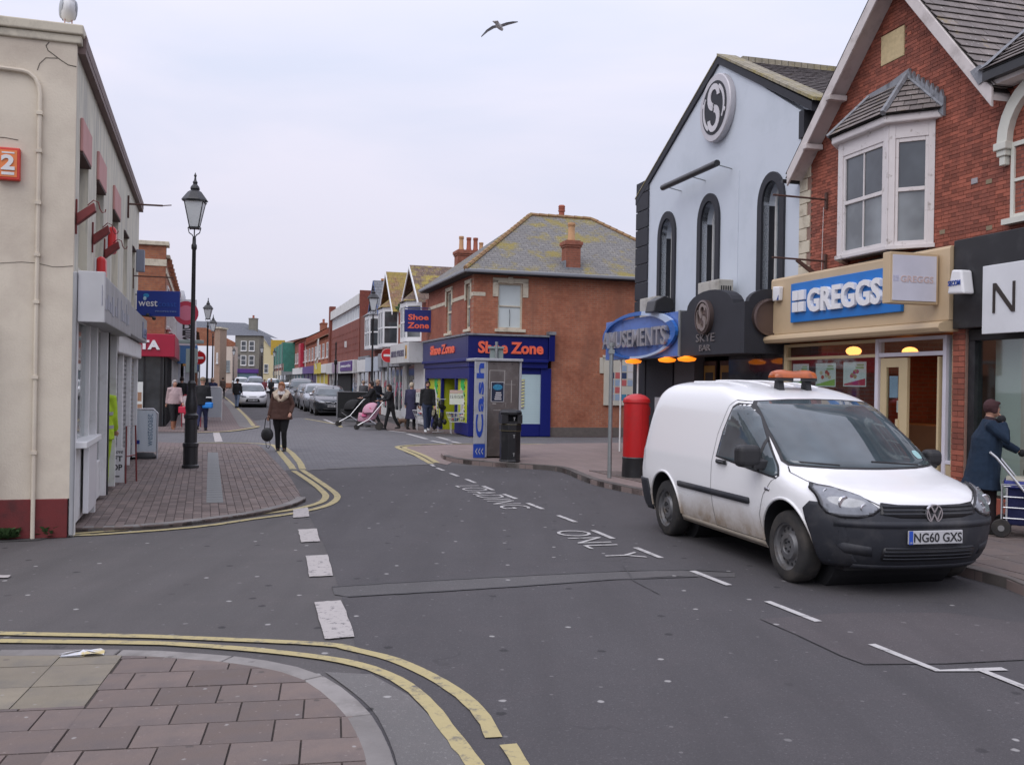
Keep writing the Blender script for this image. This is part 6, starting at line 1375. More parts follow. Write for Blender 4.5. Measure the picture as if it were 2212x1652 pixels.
def cut_arches(body, wheels, r, depth=.34):
    mb = MB()
    for x, z in wheels: mb.lathe([(r, -1.2), (r, 1.2)], (x, 0, z), 40, 0, 'y')
    c = bpy.data.objects.new('cut', mb.mesh('cut', [], fix=True)); S.collection.objects.link(c); c.matrix_world = Matrix()
    # keep the belly solid between the wheels: fill later with dark liner
    m = body.modifiers.new('arches', 'BOOLEAN'); m.operation = 'DIFFERENCE'; m.object = c; m.solver = 'EXACT'
    bake(body); bpy.data.objects.remove(c); body.data.materials.append(black_pl); bi = len(body.data.materials)-1
    for p in body.data.polygons:
        c_ = p.center; p.material_index = bi if any(abs(hypot(c_.x-x, c_.z-z)-r) < .012 for x, z in wheels) and abs(p.normal.y) < .3 else 0
    smooth_mesh(body.data, radians(34))
def van_paint():
    m, t, p = NT('van_white_paint'); v = objc(t); s_ = nd(t, 'ShaderNodeSeparateXYZ'); t.links.new(v, s_.inputs[0])
    h = math_(t, 'SUBTRACT', .85, math_(t, 'ADD', s_.outputs[2], math_(t, 'MULTIPLY', noise(t, v, 2.2, 5), .42)))
    f = ramp(t, h, -.22, .30); f = math_(t, 'MULTIPLY', f, ramp(t, noise(t, v, 9, 5), .2, .6, (.55,)*3, (1, 1, 1)))
    t.links.new(mix(t, f, (.80, .80, .805), (.30, .235, .17)), p.inputs['Base Color'])
    t.links.new(ramp(t, f, 0, .7, (.22,)*3, (.7,)*3), p.inputs['Roughness']); p.inputs['Coat Weight'].default_value = .25; return m
vp_ = van_paint()
VAN = thing('white_van', 'dirty white panel van with black bumper and plate NG60 GXS parked on the right', 'van', (2.99, 10.22, 0), atan2(-.968, .250))
rows = [(.22, 2.02, -2.10, .80, .75), (.32, 2.14, -2.15, .845, .8), (.45, 2.19, -2.17, .872, .8), (.60, 2.20, -2.18, .892, .8), (.70, 2.17, -2.18, .898, .8), (.78, 2.14, -2.18, .895, .78), (.84, 2.085, -2.17, .892, .80), (.88, 2.00, -2.17, .888, .84), (.915, 1.86, -2.17, .886, .84), (.95, 1.68, -2.17, .883, .80), (.985, 1.54, -2.16, .878, .72), (1.02, 1.44, -2.15, .872, .66), (1.09, 1.34, -2.14, .860, .62),
        (1.25, 1.10, -2.12, .830, .56), (1.40, .86, -2.09, .80, .53), (1.50, .69, -2.06, .778, .51), (1.57, .55, -2.03, .757, .50), (1.62, .42, -2.01, .738, .48), (1.67, .25, -1.97, .71, .46), (1.71, .06, -1.93, .675, .45), (1.745, -.13, -1.88, .625, .43), (1.77, -.30, -1.81, .56, .4), (1.79, -.47, -1.73, .47, .37), (1.805, -.63, -1.63, .35, .32), (1.813, -.78, -1.52, .22, .25), (1.818, -.92, -1.40, .1, .15)]
sh = Shell(rows, 2.7, 5.0, .42)
AX = (1.34, -1.34)
body = sh.mesh(.24, 1.817, 46).build('body', vp_, VAN, fix=True)
VAN_mw = VAN.matrix_world.copy(); body.parent = None
cut_arches(body, [(AX[0], .34), (AX[1], .34)], .405); body.parent = VAN
for x in AX: MB().lathe([(.402, -.60), (.402, .60)], (x, 0, .34), 24, 0, 'y').build('arch_liner', black_pl, VAN)
for x in AX:
    for k in (1, -1):
        wheel_parts(VAN, x, k*.765, .322, .20, k, steelw)
        # slightly flared lip round the arch
        pts = []
        for i in range(25):
            a = radians(-12)+radians(204)*i/24; X_, Z_ = x+.412*cos(a), .34+.412*sin(a)
            if Z_ < .26: continue
            pts.append((X_, k*(sh.side(X_, Z_)+.001), Z_))
        MB().tube(pts, .014, 6).build('arch_lip', vp_, VAN, smooth=True)
# bumper skin around the front, lower grille, spoiler
def bp(y): return .70+.10*min(1, abs(y)/.5)-.0
yy = [-.885+1.77*k/24 for k in range(25)]
fb = [(y, .25) for y in yy]+[(y, .735+.06*(abs(y)/.885)**2 if abs(y) < .55 else .735+.02*(abs(y)/.885)**2) for y in yy[::-1]]
spatch(sh, 'bumper', bump_pl, VAN, [(y, z) for y, z in fb if abs(y) <= .80], 'front', .022, 1, .03, .05)
for k in (1, -1):
    sp = [(1.750, .25), (1.80, .25), (2.0, .25), (2.02, .5), (2.0, .73), (1.85, .775), (1.72, .775), (1.655, .71), (1.69, .62), (1.735, .5), (1.752, .38)]
    spatch(sh, 'bumper', bump_pl, VAN, sp, 'side', .022, k, .03, .03, label='bumper corner')
    spatch(sh, 'rear_bumper_corner', bump_pl, VAN, [(-2.15, .26), (-1.76, .26), (-1.74, .42), (-1.80, .62), (-2.16, .62)], 'side', .02, k, .03, .03)
    # headlamp
    hl = [(.46, .745), (.52, .70), (.62, .675), (.72, .675), (.785, .70), (.81, .76), (.815, .86), (.785, .89), (.70, .878), (.57, .83)]
    spatch(sh, 'headlight_surround', grl, VAN, [((.66+(y-.66)*1.07)*k, .80+(z-.80)*1.12) for y, z in hl], 'front', .026, 1, .03, .02)
    spatch(sh, 'headlight', m_lamp, VAN, [(y*k, z) for y, z in hl], 'front', .032, 1, .02, .02)
    for cy_, cz_, r_ in ((.70, .79, .058), (.58, .755, .034), (.765, .86, .032)):
        x_ = sh.front(cy_, cz_); MB().lathe([(r_, 0), (r_*.85, .01), (r_*.8, -.0), (r_*.3, -.005)], (x_+.030, cy_*k, cz_), 14, 0, 'x').build('reflector', chrome2, VAN, smooth=True)
    # side window
    win = [(-.03, 1.03), (.02, 1.28), (.12, 1.52), (.19, 1.555), (.36, 1.55), (.56, 1.46), (.80, 1.27), (1.04, 1.07), (1.17, .955), (1.14, .93), (.7, .965), (.2, 1.01)]
    ctr = (.46, 1.18)
    spatch(sh, 'window_seal', black_pl, VAN, [(ctr[0]+(a-ctr[0])*1.055, ctr[1]+(b-ctr[1])*1.075) for a, b in win], 'side', .003, k, 0, .05)
    spatch(sh, 'side_window', carglass, VAN, win, 'side', .007, k, .004, .05)
    spatch(sh, 'window_divider', black_pl, VAN, [(.84, .955), (.875, .95), (.85, 1.24), (.815, 1.265)], 'side', .011, k, .004, .05)
    # rub strip, handle, door seams, badge, fuel flap line
    spatch(sh, 'rub_strip', bump_pl, VAN, rr(-.92, .72, .625, .685, .02), 'side', .020, k, .022, .08)
    def hair(P_, w=.006): 
        o_ = []
        for (a, b), (c, d) in zip(P_, P_[1:]):
            v_ = Vector((c-a, d-b)).normalized(); n_ = Vector((-v_.y, v_.x))*w/2; o_.append([(a+n_.x, b+n_.y), (c+n_.x, d+n_.y), (c-n_.x, d-n_.y), (a-n_.x, b-n_.y)])
        return o_
    for path in ([(-.06, .31), (-.10, .60), (-.13, .95), (-.10, 1.25), (.02, 1.55), (.12, 1.61), (.30, 1.60)], [(.93, .31), (.90, .55), (.98, .75), (1.10, .88), (1.19, .93)], [(-.06, .31), (.4, .305), (.93, .31)], [(-1.9, .72), (-2.0, 1.2), (-1.93, 1.6)]):
        seam_ = MB()
        for q in hair(path): seam_.join(sh.patch(q, 'side', .0025, k, .05))
        seam_.build('panel_gap', M('gap_dark', (.05, .05, .05), .8), VAN, weld=True, fix=True)
    MB().tube([(.02, k*.905, .98), (.20, k*.915, .975)], .016, 6).box(0, .22, min(k*.89, k*.905), max(k*.89, k*.905), .955, 1.0).build('door_handle', black_pl, VAN, bevel=.006)
    spatch(sh, 'side_badge', chrome2, VAN, rr(1.0, 1.09, .79, .82, .012), 'side', .006, k, .004, .05)
    spatch(sh, 'sill', M('sill_dirty', (.30, .26, .21), .7, var=.3, vs=8), VAN, [(-.93, .25), (.93, .25), (.93, .30), (-.93, .30)], 'side', .006, k, .02, .1)
    # mirror
    mi = MB(); mi.prism([(.84, 1.0), (.98, .98), (.98, 1.06), (.86, 1.08)], 'y', k*.84, k*1.0)
    mo = mi.build('mirror', black_pl, VAN, bevel=.01)
    my = k*(1.03 if k < 0 else .98); ms = .115 if k < 0 else .085
    MB().box(.83, .99, my-ms, my+ms, .995, 1.205 if k < 0 else 1.16).build('mirror_shell', black_pl, mo, bevel=.055, seg=4)
    MB().box(.822, .828, my-ms*.7, my+ms*.7, 1.03, 1.13).build('mirror_glass', carglass, mo)
# windscreen
ws = [(-.74, 1.045), (-.4, 1.03), (0, 1.025), (.4, 1.03), (.74, 1.045), (.765, 1.08), (.72, 1.34), (.655, 1.565), (.62, 1.595), (.3, 1.615), (0, 1.62), (-.3, 1.615), (-.62, 1.595), (-.655, 1.565), (-.72, 1.34), (-.765, 1.08)]
spatch(sh, 'window_seal', black_pl, VAN, [(a*1.03, 1.32+(b-1.32)*1.05) for a, b in ws], 'front', .003, 1, 0, .05)
spatch(sh, 'windscreen', carglass, VAN, ws, 'front', .008, 1, .004, .05)
for y0 in (.48, -.36): 
    p0 = [(sh.front(y0-t*.5, 1.05+t*.03)+.02, y0-t*.5, 1.05+t*.03) for t in (0, .3, .6, 1)]; MB().tube(p0, .009, 5).build('wiper', black_pl, VAN)
spatch(sh, 'tax_disc', M('paper_teal', (.3, .5, .5), .5), VAN, rr(.54, .64, 1.09, 1.16, .03), 'front', .010, 1, 0, .03)
# bonnet edges
for k in (1, -1):
    bo = MB()
    for q in hair([(y*k, z) for y, z in ((.44, .775), (.56, .84), (.70, .89), (.77, .925), (.79, .98), (.765, 1.025))], .007): bo.join(sh.patch(q, 'front', .003, 1, .04))
    bo.build('panel_gap', MC['gap_dark'], VAN, weld=True, fix=True)
bo = MB()
for q in hair([(y, .762+.0*(abs(y))) for y in (-.44, -.2, 0, .2, .44)], .006): bo.join(sh.patch(q, 'front', .003, 1, .05))
bo.build('panel_gap', MC['gap_dark'], VAN, weld=True, fix=True)
# upper grille
spatch(sh, 'grille', grl, VAN, [(-.46, .70), (-.3, .672), (0, .665), (.3, .672), (.46, .70), (.435, .79), (.3, .777), (0, .772), (-.3, .777), (-.435, .79)], 'front', .024, 1, .02, .04)
for z in (.695, .725, .755): spatch(sh, 'grille_slat', bump_pl, VAN, [(-.43, z), (.43, z), (.43, z+.014), (-.43, z+.014)], 'front', .034, 1, .012, .06)
# lower grille and bumper mouldings
spatch(sh, 'lower_grille', grl, VAN, rr(-.44, .44, .33, .44, .03), 'front', .026, 1, .02, .05)
for z in (.345, .373, .401, .428): spatch(sh, 'grille_slat', bump_pl, VAN, [(-.42, z), (.42, z), (.42, z+.010), (-.42, z+.010)], 'front', .034, 1, .012, .06)
for k in (1, -1): 
    spatch(sh, 'fog_recess', bump_pl, VAN, [(a*k, b) for a, b in ((.50, .36), (.68, .38), (.74, .44), (.70, .465), (.52, .44))], 'front', .0235, 1, .01, .04)
spatch(sh, 'bumper_lip', bump_pl, VAN, [(-.60, .255), (.60, .255), (.60, .29), (-.60, .29)], 'front', .032, 1, .03, .06)
spatch(sh, 'bumper_ridge', bump_pl, VAN, [(-.76, .60), (.76, .60), (.76, .645), (-.76, .645)], 'front', .032, 1, .02, .06)
MB().box(-2.0, 1.85, -.60, .60, .19, .27).build('underbody', black_pl, VAN)
xf_ = sh.front(0, .52)
np_ = MB().box(xf_+.025, xf_+.045, -.26, .26, .47, .58).build('number_plate', plate_w, VAN, bevel=.004)
MB().box(xf_+.0455, xf_+.047, -.26, -.222, .47, .58).build('blue_band', plate_b, np_)
mtp = Matrix.Translation((xf_+.0455, 0, 0)) @ Matrix.Rotation(pi/2, 4, 'Z')
text('NG60 GXS', -.213, .25, .486, .564, 0, black_pl, np_, depth=.003, bold=.012, mtx=mtp)
text('GB', -.252, -.230, .478, .490, 0, plate_w, np_, depth=.003, mtx=mtp)
# round badge with V over W
lx = sh.front(0, .71)+.03; bd = MB(); rb_ = .078
for k in range(32):
    a0, a1 = 2*pi*k/32, 2*pi*(k+1)/32; bd.prism([(rb_*cos(a0), .718+rb_*sin(a0)), (rb_*cos(a1), .718+rb_*sin(a1)), ((rb_-.010)*cos(a1), .718+(rb_-.010)*sin(a1)), ((rb_-.010)*cos(a0), .718+(rb_-.010)*sin(a0))], 'x', lx, lx+.025)
def stroke(a, b, w=.012):
    a, b = Vector(a), Vector(b); n_ = (b-a).normalized(); n_ = Vector((-n_.y, n_.x))*w/2; bd.prism([tuple(a+n_), tuple(b+n_), tuple(b-n_), tuple(a-n_)], 'x', lx+.005, lx+.022)
cz = .718
for k in (1, -1):
    stroke((.032*k, cz+.062), (.0, cz+.008)); stroke((.063*k, cz+.030), (.028*k, cz-.058)); stroke((.028*k, cz-.058), (0, cz-.002))
bd.build('round_badge', chrome2, VAN); MB().lathe([(.07, 0), (.07, .006)], (lx-.002, 0, cz), 24, 0, 'x').build('badge_back', grl, VAN)
# roof: pressed ribs and amber light bar on two feet
for y in (-.42, -.14, .14, .42):
    pts = []
    for x in [-.25-.1*k for k in range(14)]:
        lo_, hi_ = 1.5, 1.817
        for _ in range(26):
            md = (lo_+hi_)/2
            if md < 1.8165 and sh.side(x, md) > abs(y): lo_ = md
            else: hi_ = md
        pts.append((x, y, lo_+.001))
    MB().tube(pts, .010, 6, cap=True).build('roof_rib', vp_, VAN, smooth=True)
amb = M('amber_plastic', (.42, .095, .018), .3, var=.3, vs=8, coat=.3, dirt=(.2, .05, .02), ds=7)
bar_ = MB()
LBZ = 1.79
pro = []
prv = [(y*.62, h*.78) for y, h in [(-.40, .06), (-.38, .085), (-.30, .105), (-.20, .11), (-.08, .098), (0, .094), (.08, .098), (.20, .11), (.30, .105), (.38, .085), (.40, .06)]]
bar_ = MB(); n_ = 14
for i, (y, h) in enumerate(prv):
    for j in range(n_): t = pi*j/(n_-1); bar_.v.append((-.05+.11*cos(t)*(h/.11)**.5, y, LBZ+.06+h*sin(t)))
for i in range(len(prv)-1):
    for j in range(n_-1): a = i*n_+j; bar_.f.append((a, a+1, a+1+n_, a+n_)); bar_.m.append(0)
    a = i*n_; bar_.f.append((a+n_-1, a, a+n_, a+2*n_-1)); bar_.m.append(0)
bar_.f.append(tuple(range(n_-1, -1, -1))); bar_.f.append(tuple((len(prv)-1)*n_+j for j in range(n_))); bar_.m += [0, 0]
lb = bar_.build('light_bar', amb, VAN, smooth=True); MB().box(-.14, .04, -.24, .24, LBZ+.025, LBZ+.06).build('bar_base', black_pl, lb, bevel=.01)
for y in (-.16, .16): MB().prism([(-.11, 1.70), (.02, 1.70), (-.01, LBZ+.03), (-.09, LBZ+.03)], 'y', y-.03, y+.03).build('bar_foot', black_pl, lb)
MB().box(.05, .055, -.05, .03, LBZ+.028, LBZ+.055).build('bar_label', white_m, lb)

# ---------------- other cars
def car(name, label, x, y, rz, paint, L_=3.95, W_=1.70, H_=1.46, grille='black', plate=True, group=None, estate=False, tall=False, rim=alloy, scale=1.0, detail=True):
    c = thing(name, label, 'car', (x, y, 0), rz, group); c.scale = (scale,)*3
    f, r, w = L_/2, -L_/2, W_/2; hz = H_/1.46
    rows = [(.20, f-.14, r+.10, w*.90, .7), (.30, f-.04, r+.04, w*.96, .7), (.45, f, r, w*.985, .7), (.58, f-.01, r+.01, w, .7), (.70, f-.07, r+.03, w*.995, .75), (.78*hz**.5, f-.20, r+.05, w*.985, .8), (.86*hz**.5, f-.52, r+.08, w*.97, .8), (.93*hz**.5, f-.90, r+.12, w*.95, .65), (1.0*hz, f-1.08, r+.18, w*.92, .55), (1.18*hz, f-1.38, r+.30, w*.83, .5), (1.32*hz, f-1.64, r+(.36 if estate else .46), w*.75, .45), (1.39*hz, f-1.82, r+(.42 if estate else .62), w*.68, .4), (1.43*hz, f-2.02, r+(.55 if estate else .85), w*.56, .35), (1.455*hz, f-2.2, r+(.8 if estate else 1.15), w*.30, .25), (1.46*hz, f-2.3, r+(1.0 if estate else 1.35), w*.1, .1)]
    s = Shell(rows, 2.5, 3.5, .4); ax = (f-.78, r+.72)
    b = s.mesh(.22, 1.46*hz-.001, 26).build('body', paint, None, fix=True); cut_arches(b, [(ax[0], .30), (ax[1], .30)], .34); b.parent = c
    for a in ax: MB().lathe([(.338, -w*.72), (.338, w*.72)], (a, 0, .30), 16, 0, 'y').build('arch_liner', black_pl, c)
    MB().box(r+.1, f-.1, -w*.8, w*.8, .17, .24).build('underbody', black_pl, c)
    for a in ax:
        for k in (1, -1): wheel_parts(c, a, k*(w-.12), .30, .19, k, rim, False)
    z0, z1 = .95*hz, 1.34*hz; g = [(-w*.80, z0), (0, z0-.015), (w*.80, z0), (w*.84, z0+.04), (w*.66, z1-.02), (w*.6, z1), (-w*.6, z1), (-w*.66, z1-.02), (-w*.84, z0+.04)]
    spatch(s, 'windscreen', carglass, c, g, 'front', .006, 1, .004, .08)
    for k in (1, -1):
        sw = [(r+.55, z0+.01), (f-1.25, z0-.02), (f-1.45, z0+.12), (f-1.88, z1-.06), (r+1.0, z1-.05), (r+.7, z1-.12)]
        spatch(s, 'side_window', carglass, c, sw, 'side', .005, k, .004, .1)
        spatch(s, 'window_pillar', black_pl, c, [(-.12, z0), (-.03, z0), (-.06, z1-.06), (-.13, z1-.06)], 'side', .009, k, .004, .1)
        hl = [(.36*w*1.2, .60), (.6*w*1.2, .60), (.80*w*1.1, .68), (.82*w*1.1, .76), (.66*w*1.1, .745), (.42*w*1.1, .68)]
        spatch(s, 'headlight', m_lamp, c, [(a*k, b_) for a, b_ in hl], 'front', .008, 1, .01, .05)
        m_ = MB().ball((f-1.30, k*(w+.09), z0+.06), (.07, .11, .075), 10).tube([(f-1.3, k*(w-.06), z0+.02), (f-1.3, k*(w+.05), z0+.04)], .02, 5).build('mirror', paint if grille != 'v' else chrome2, c, smooth=True)
        MB().box(-.45, -.28, min(k*w, k*(w+.012)), max(k*w, k*(w+.012)), .80, .825).build('door_handle', black_pl, c)
    if grille == 'trap':
        spatch(s, 'grille', grl, c, [(-.42, .33), (.42, .33), (.36, .50), (.26, .53), (-.26, .53), (-.36, .50)], 'front', .010, 1, .01, .06)
        spatch(s, 'slot', grl, c, [(-.22, .63), (.22, .63), (.2, .655), (-.2, .655)], 'front', .008, 1, .01, .06)
        zp = .385
    elif grille == 'v':
        spatch(s, 'grille', grl, c, [(-.36, .60), (.36, .60), (.33, .665), (-.33, .665)], 'front', .010, 1, .01, .06)
        for q in ([(-.36, .655), (-.36, .675), (-.10, .665), (-.10, .645)], [(.36, .655), (.36, .675), (.10, .665), (.10, .645)], [(-.10, .645), (-.10, .665), (0, .60), (0, .57)], [(.10, .645), (.10, .665), (0, .60), (0, .57)]): spatch(s, 'grille_bar', chrome2, c, q, 'front', .018, 1, .008, .05)
        spatch(s, 'lower_intake', grl, c, [(-.5, .24), (.5, .24), (.45, .36), (-.45, .36)], 'front', .010, 1, .01, .06); zp = .42
    else:
        spatch(s, 'grille', grl, c, [(-.38, .56), (.38, .56), (.34, .66), (-.34, .66)], 'front', .010, 1, .01, .06); spatch(s, 'lower_intake', grl, c, [(-.45, .26), (.45, .26), (.42, .36), (-.42, .36)], 'front', .010, 1, .01, .06); zp = .42
    xq = s.front(0, zp+.05); p_ = MB().box(xq+.012, xq+.025, -.26, .26, zp, zp+.11).build('number_plate', plate_w, c)
    t_ = MB()
    for k in range(7): 
        if k != 4: t_.box(xq+.0252, xq+.027, -.22+k*.064, -.18+k*.064, zp+.02, zp+.09)
    t_.build('plate_characters', black_pl, p_)
    return c
cw = M('car_white', (.74, .75, .76), .25, var=.03, coat=.5); cb = M('car_graphite', (.045, .05, .058), .25, .4, var=.1, coat=.6); cs = M('car_silver', (.36, .38, .41), .28, .6, var=.05, coat=.5); cd = M('car_dark_grey', (.09, .095, .105), .28, .5, var=.08, coat=.5)
cbl = M('car_pale_blue', (.30, .33, .45), .3, .4, var=.05, coat=.4); cr_ = M('car_red', (.35, .02, .02), .3, var=.05, coat=.5)
back = atan2(-.96, .28)          # heading towards the camera along the street
car('hatchback', 'white hatchback driving towards the camera in the middle of the street', -15.85, 59.0, atan2(-.965, .262)+.03, cw, grille='trap')
gpk = 'cars parked in a line on the right of the street'
car('parked_car', 'dark graphite car with chrome V grille, first in the parked line beside the black board', -9.05, 48.0, back, cb, grille='v', group=gpk)
car('parked_car', 'silver estate car parked second in line behind the graphite car', -10.75, 53.6, back, cs, 4.4, 1.75, 1.52, group=gpk, estate=True)
car('parked_car', 'dark grey car parked third in the line', -12.25, 58.8, back, cd, group=gpk)
car('parked_car', 'tall dark grey people carrier parked fourth in the line', -14.1, 65.0, back, cd, 4.4, 1.8, 1.75, group=gpk, estate=True, scale=1.02)
car('parked_car', 'small white car parked fifth in line, farthest of the line', -17.0, 74.5, back, cw, 3.9, group=gpk)
gf = 'distant cars at the far end of the street'
car('distant_car', 'white car at the far left end of the street behind the white hatchback', -34.4, 123, back, cw, 4.3, 1.8, 1.7, group=gf, scale=1.08)
car('distant_car', 'yellowish pale car just beyond the far white car', -34.5, 131, back, M('car_cream', (.6, .58, .42), .3, coat=.4), group=gf)
car('distant_car', 'red car at the far end of the street on the left', -39.0, 146, back, cr_, 4.3, 1.8, 1.6, group=gf)
car('distant_car', 'large pale blue van-like car in the distance behind the two walkers', -27.6, 104, back, cbl, 4.6, 1.9, 1.95, group=gf, estate=True)
car('distant_car', 'white car with pale roof behind the large pale blue car in the distance', -28.6, 116, back, cw, 4.3, 1.8, 1.75, group=gf, estate=True)
car('distant_car', 'dark car in the distance to the right of the large pale blue car', -24.6, 110, back, cb, 4.4, 1.8, 1.6, group=gf)
# ================================================================ lamp posts
lampg = M('lamp_glass_white', (.60, .63, .64), .25, var=.05)
def lamp_post(label, x, y, h=5.5, group='Victorian style lamp posts', first=None):
    if first is not None:
        t = copy_tree(first); t.scale = (.85, .85, .96); t.location = (x, y, 0); t['label'] = label; return t
    t = thing('street_lamp', label, 'street lamp', (x, y, 0), radians(10), group)
    MB().lathe([(.20, 0), (.20, .06), (.17, .08), (.17, .42), (.185, .44), (.185, .50), (.145, .52), (.145, .98), (.165, 1.0), (.165, 1.06), (.12, 1.10), (.14, 1.2), (.14, 1.3), (.10, 1.5), (.085, 1.62), (.10, 1.66), (.10, 1.70), (.065, 1.75)], (0, 0, .045), 12).build('base', black_m, t, smooth=radians(30))
    MB().lathe([(.058, 1.75), (.052, 3.0), (.045, h-1.15), (.065, h-1.12), (.065, h-1.05), (.045, h-1.02), (.04, h-.90)], (0, 0, .045), 12).build('column', black_m, t, smooth=True)
    sc = MB()
    for k in (1, -1): sc.tube([(0, 0, h-.88), (.05*k, 0, h-.80), (.12*k, 0, h-.76), (.15*k, 0, h-.66), (.11*k, 0, h-.62), (.10*k, 0, h-.70)], .012, 5)
    sc.tube([(0, 0, h-.92), (0, 0, h-.66)], .014, 6).build('scrolls', black_m, t)
    z0, z1 = h-.66, h-.10-.05; a, b = .10, .215
    f = MB()
    for sx in (1, -1):
        for sy in (1, -1): f.tube([(a*sx, a*sy, z0), (b*sx, b*sy, z1)], .012, 4)
    f.box(-a-.02, a+.02, -a-.02, a+.02, z0-.02, z0+.015).box(-b-.03, b+.03, -b-.03, b+.03, z1, z1+.03).build('lantern_frame', black_m, t)
    g = MB()
    for sx, sy in ((1, 0), (0, 1), (-1, 0), (0, -1)):
        if sx: g.poly([(a*sx, -a, z0+.015), (a*sx, a, z0+.015), (b*sx, b, z1), (b*sx, -b, z1)])
        else: g.poly([(-a, a*sy, z0+.015), (a, a*sy, z0+.015), (b, b*sy, z1), (-b, b*sy, z1)])
    g.build('lantern_glass', lampg, t)
    MB().lathe([(.32, z1+.031), (.30, z1+.06), (.17, z1+.20), (.10, z1+.24), (.115, z1+.27), (.10, z1+.31), (.05, z1+.36), (.06, z1+.40), (.03, z1+.44), (.02, z1+.50), (.035, z1+.53), (.0, z1+.60)], (0, 0, 0), 8).build('lantern_roof', black_m, t)
    return t
l0 = lamp_post('tall black lamp post on the near left pavement', -5.99, 18.1)
l0.scale = (.78, .78, .937)
for x, y, lb in ((-5.85, 40.4, 'black lamp post on the right beside the brown department store and no entry sign'), (-15.2, 48.2, 'black lamp post on the left pavement, nearer of the pair behind the tall one'), (-18.9, 61, 'black lamp post on the left pavement, farther of the close pair'),
    (-28.5, 110, 'distant black lamp post in the middle of the street above the two walkers'), (-31.5, 128, 'distant lamp post right of the middle one'), (-35.7, 124, 'distant lamp post in front of the cream house on the left'), (-43.5, 154, 'farthest small lamp post by the cream house')):
    lamp_post(lb, x, y, first=l0)
# steel post with flat top sign next to the lamp, no-entry signs, plain posts
def post_thing(label, x, y, h, r=.038, cat='sign post', name='sign_post'):
    t = thing(name, label, cat, (x, y, .09)); MB().lathe([(r, 0), (r, h)], (0, 0, 0), 10).build('post', steel, t, smooth=True); return t
t = post_thing('grey post with a back-to-front box sign beside the tall lamp post on the left', -7.30, 22.1, 2.45, .05)
MB().lathe([(.085, .0), (.085, .95), (.06, 1.0)], (0, 0, 0), 10).build('sleeve', steel, t, smooth=True)
MB().box(-.30, .22, -.10, .10, 2.42, 2.50).box(-.14, .12, -.06, -.03, 1.75, 2.3).build('sign_head', M('sign_back_green', (.24, .29, .28), .6), t, bevel=.01)
ner = M('no_entry_red', (.55, .015, .02), .4)
for (x, y, z, lb) in ((-5.45, 42.5, 2.75, 'round red no entry sign on a grey post on the right'), (-14.55, 45.0, 2.55, 'round red no entry sign half hidden behind the tall lamp post on the left')):
    t = post_thing(lb, x, y, z+.35); MB().lathe([(.30, -.06), (.30, -.045)], (0, 0, z), 28, 0, 'y').build('disc', ner, t); MB().box(-.20, .20, -.068, -.0605, z-.05, z+.05).build('bar', white_g, t); MB().lathe([(.315, -.05), (.315, -.04)], (0, 0, z), 28, 0, 'y').build('rim', white_g, t)
t = post_thing('plain grey galvanised post between the cash kiosk and the pillar box', 1.76, 17.2, 2.35); MB().lathe([(.05, 2.33), (.05, 2.40)], (0, 0, 0), 10).build('cap', steel, t); MB().box(-.05, .05, -.05, .05, 2.2, 2.27).build('clamp', steel, t)
t = post_thing('grey post with twin sign backs standing behind the cash kiosk', -.38, 23.0, 2.62); MB().box(-.16, .16, .03, .05, 2.15, 2.50).box(-.20, .18, -.02, .05, 2.46, 2.51).build('sign_back', M('sign_back_green', (.24, .29, .28), .6), t)
t = thing('sign_post', 'slim black post with finial beside the first parked car', 'post', (-9.6, 52.6, 0)); MB().lathe([(.06, 0), (.05, 2.5), (.09, 2.55), (.09, 2.75), (.04, 2.8), (.035, 3.6), (.05, 3.65), (.0, 3.8)], (0, 0, .03), 10).build('post', black_m, t, smooth=True)
# ================================================================ pillar box
t = thing('pillar_box', 'red pillar post box on a black base at the kerb behind the van', 'post box', (2.24, 17.35, .10), radians(15)); t.scale = (.93, .93, .95)
MB().lathe([(.265, 0), (.265, .02), (.255, .33), (.262, .36), (.24, .39)], (0, 0, 0), 28).build('base', black_m, t, smooth=radians(30))
MB().lathe([(.245, .36), (.25, .40), (.245, 1.38), (.262, 1.40), (.262, 1.44), (.25, 1.47), (.17, 1.53), (.08, 1.56), (.0, 1.565)], (0, 0, 0), 32).build('body', red_gloss, t, smooth=radians(30))
MB().tube([(.24, -.02, 1.32), (.268, -.02, 1.30), (.268, -.02, 1.18), (.25, -.02, 1.16)], .012, 5).box(-.01, .01, -.256, -.245, .42, 1.36).build('hinge', red_gloss, t)
# ================================================================ cash kiosk
KA = atan2(606, 2090)
t = thing('cash_kiosk', 'stainless steel cash machine kiosk with blue vertical Cash lettering on its edge', 'cash machine', (-.55, 21.15, .10), KA)
ss = M('stainless_dirty', (.20, .18, .17), .38, .75, var=.35, vs=2.5, dirt=(.30, .28, .27), ds=3, da=.5, db=.75)
MB().box(-.03, .74, .02, .70, .02, 2.10).build('body', ss, t, bevel=.015)
kg = M('kiosk_grey_paint', (.40, .41, .44), .45, var=.08, dirt=(.3, .3, .31), ds=3)
MB().box(-.28, -.03, -.04, .02, .30, 2.105).build('side_panel', kg, t, bevel=.01); MB().box(-.28, -.03, -.042, .02, 0, .299).build('foot_panel', M('kiosk_blue', (.015, .06, .38), .4), t)
MB().box(-.29, .81, -.06, .76, 2.11, 2.17).box(.741, .79, -.02, .74, 0, 2.11).box(-.03, .02, -.02, .019, 0, 2.11).build('frame', kg, t, bevel=.012)
mt = Matrix.Translation((0, -.042, 0)) @ Matrix.Rotation(-pi/2, 4, 'Y')
mt = Matrix.Translation((-.155, -.042, 0)) @ Matrix(((0, 0, -1, 0), (0, 1, 0, 0), (1, 0, 0, 0), (0, 0, 0, 1)))
text('Cash', .44, 2.06, -.08, .09, 0, M('kiosk_blue', (.015, .06, .38), .4), t, depth=.006, bold=.03, space=1.12, mtx=mt)
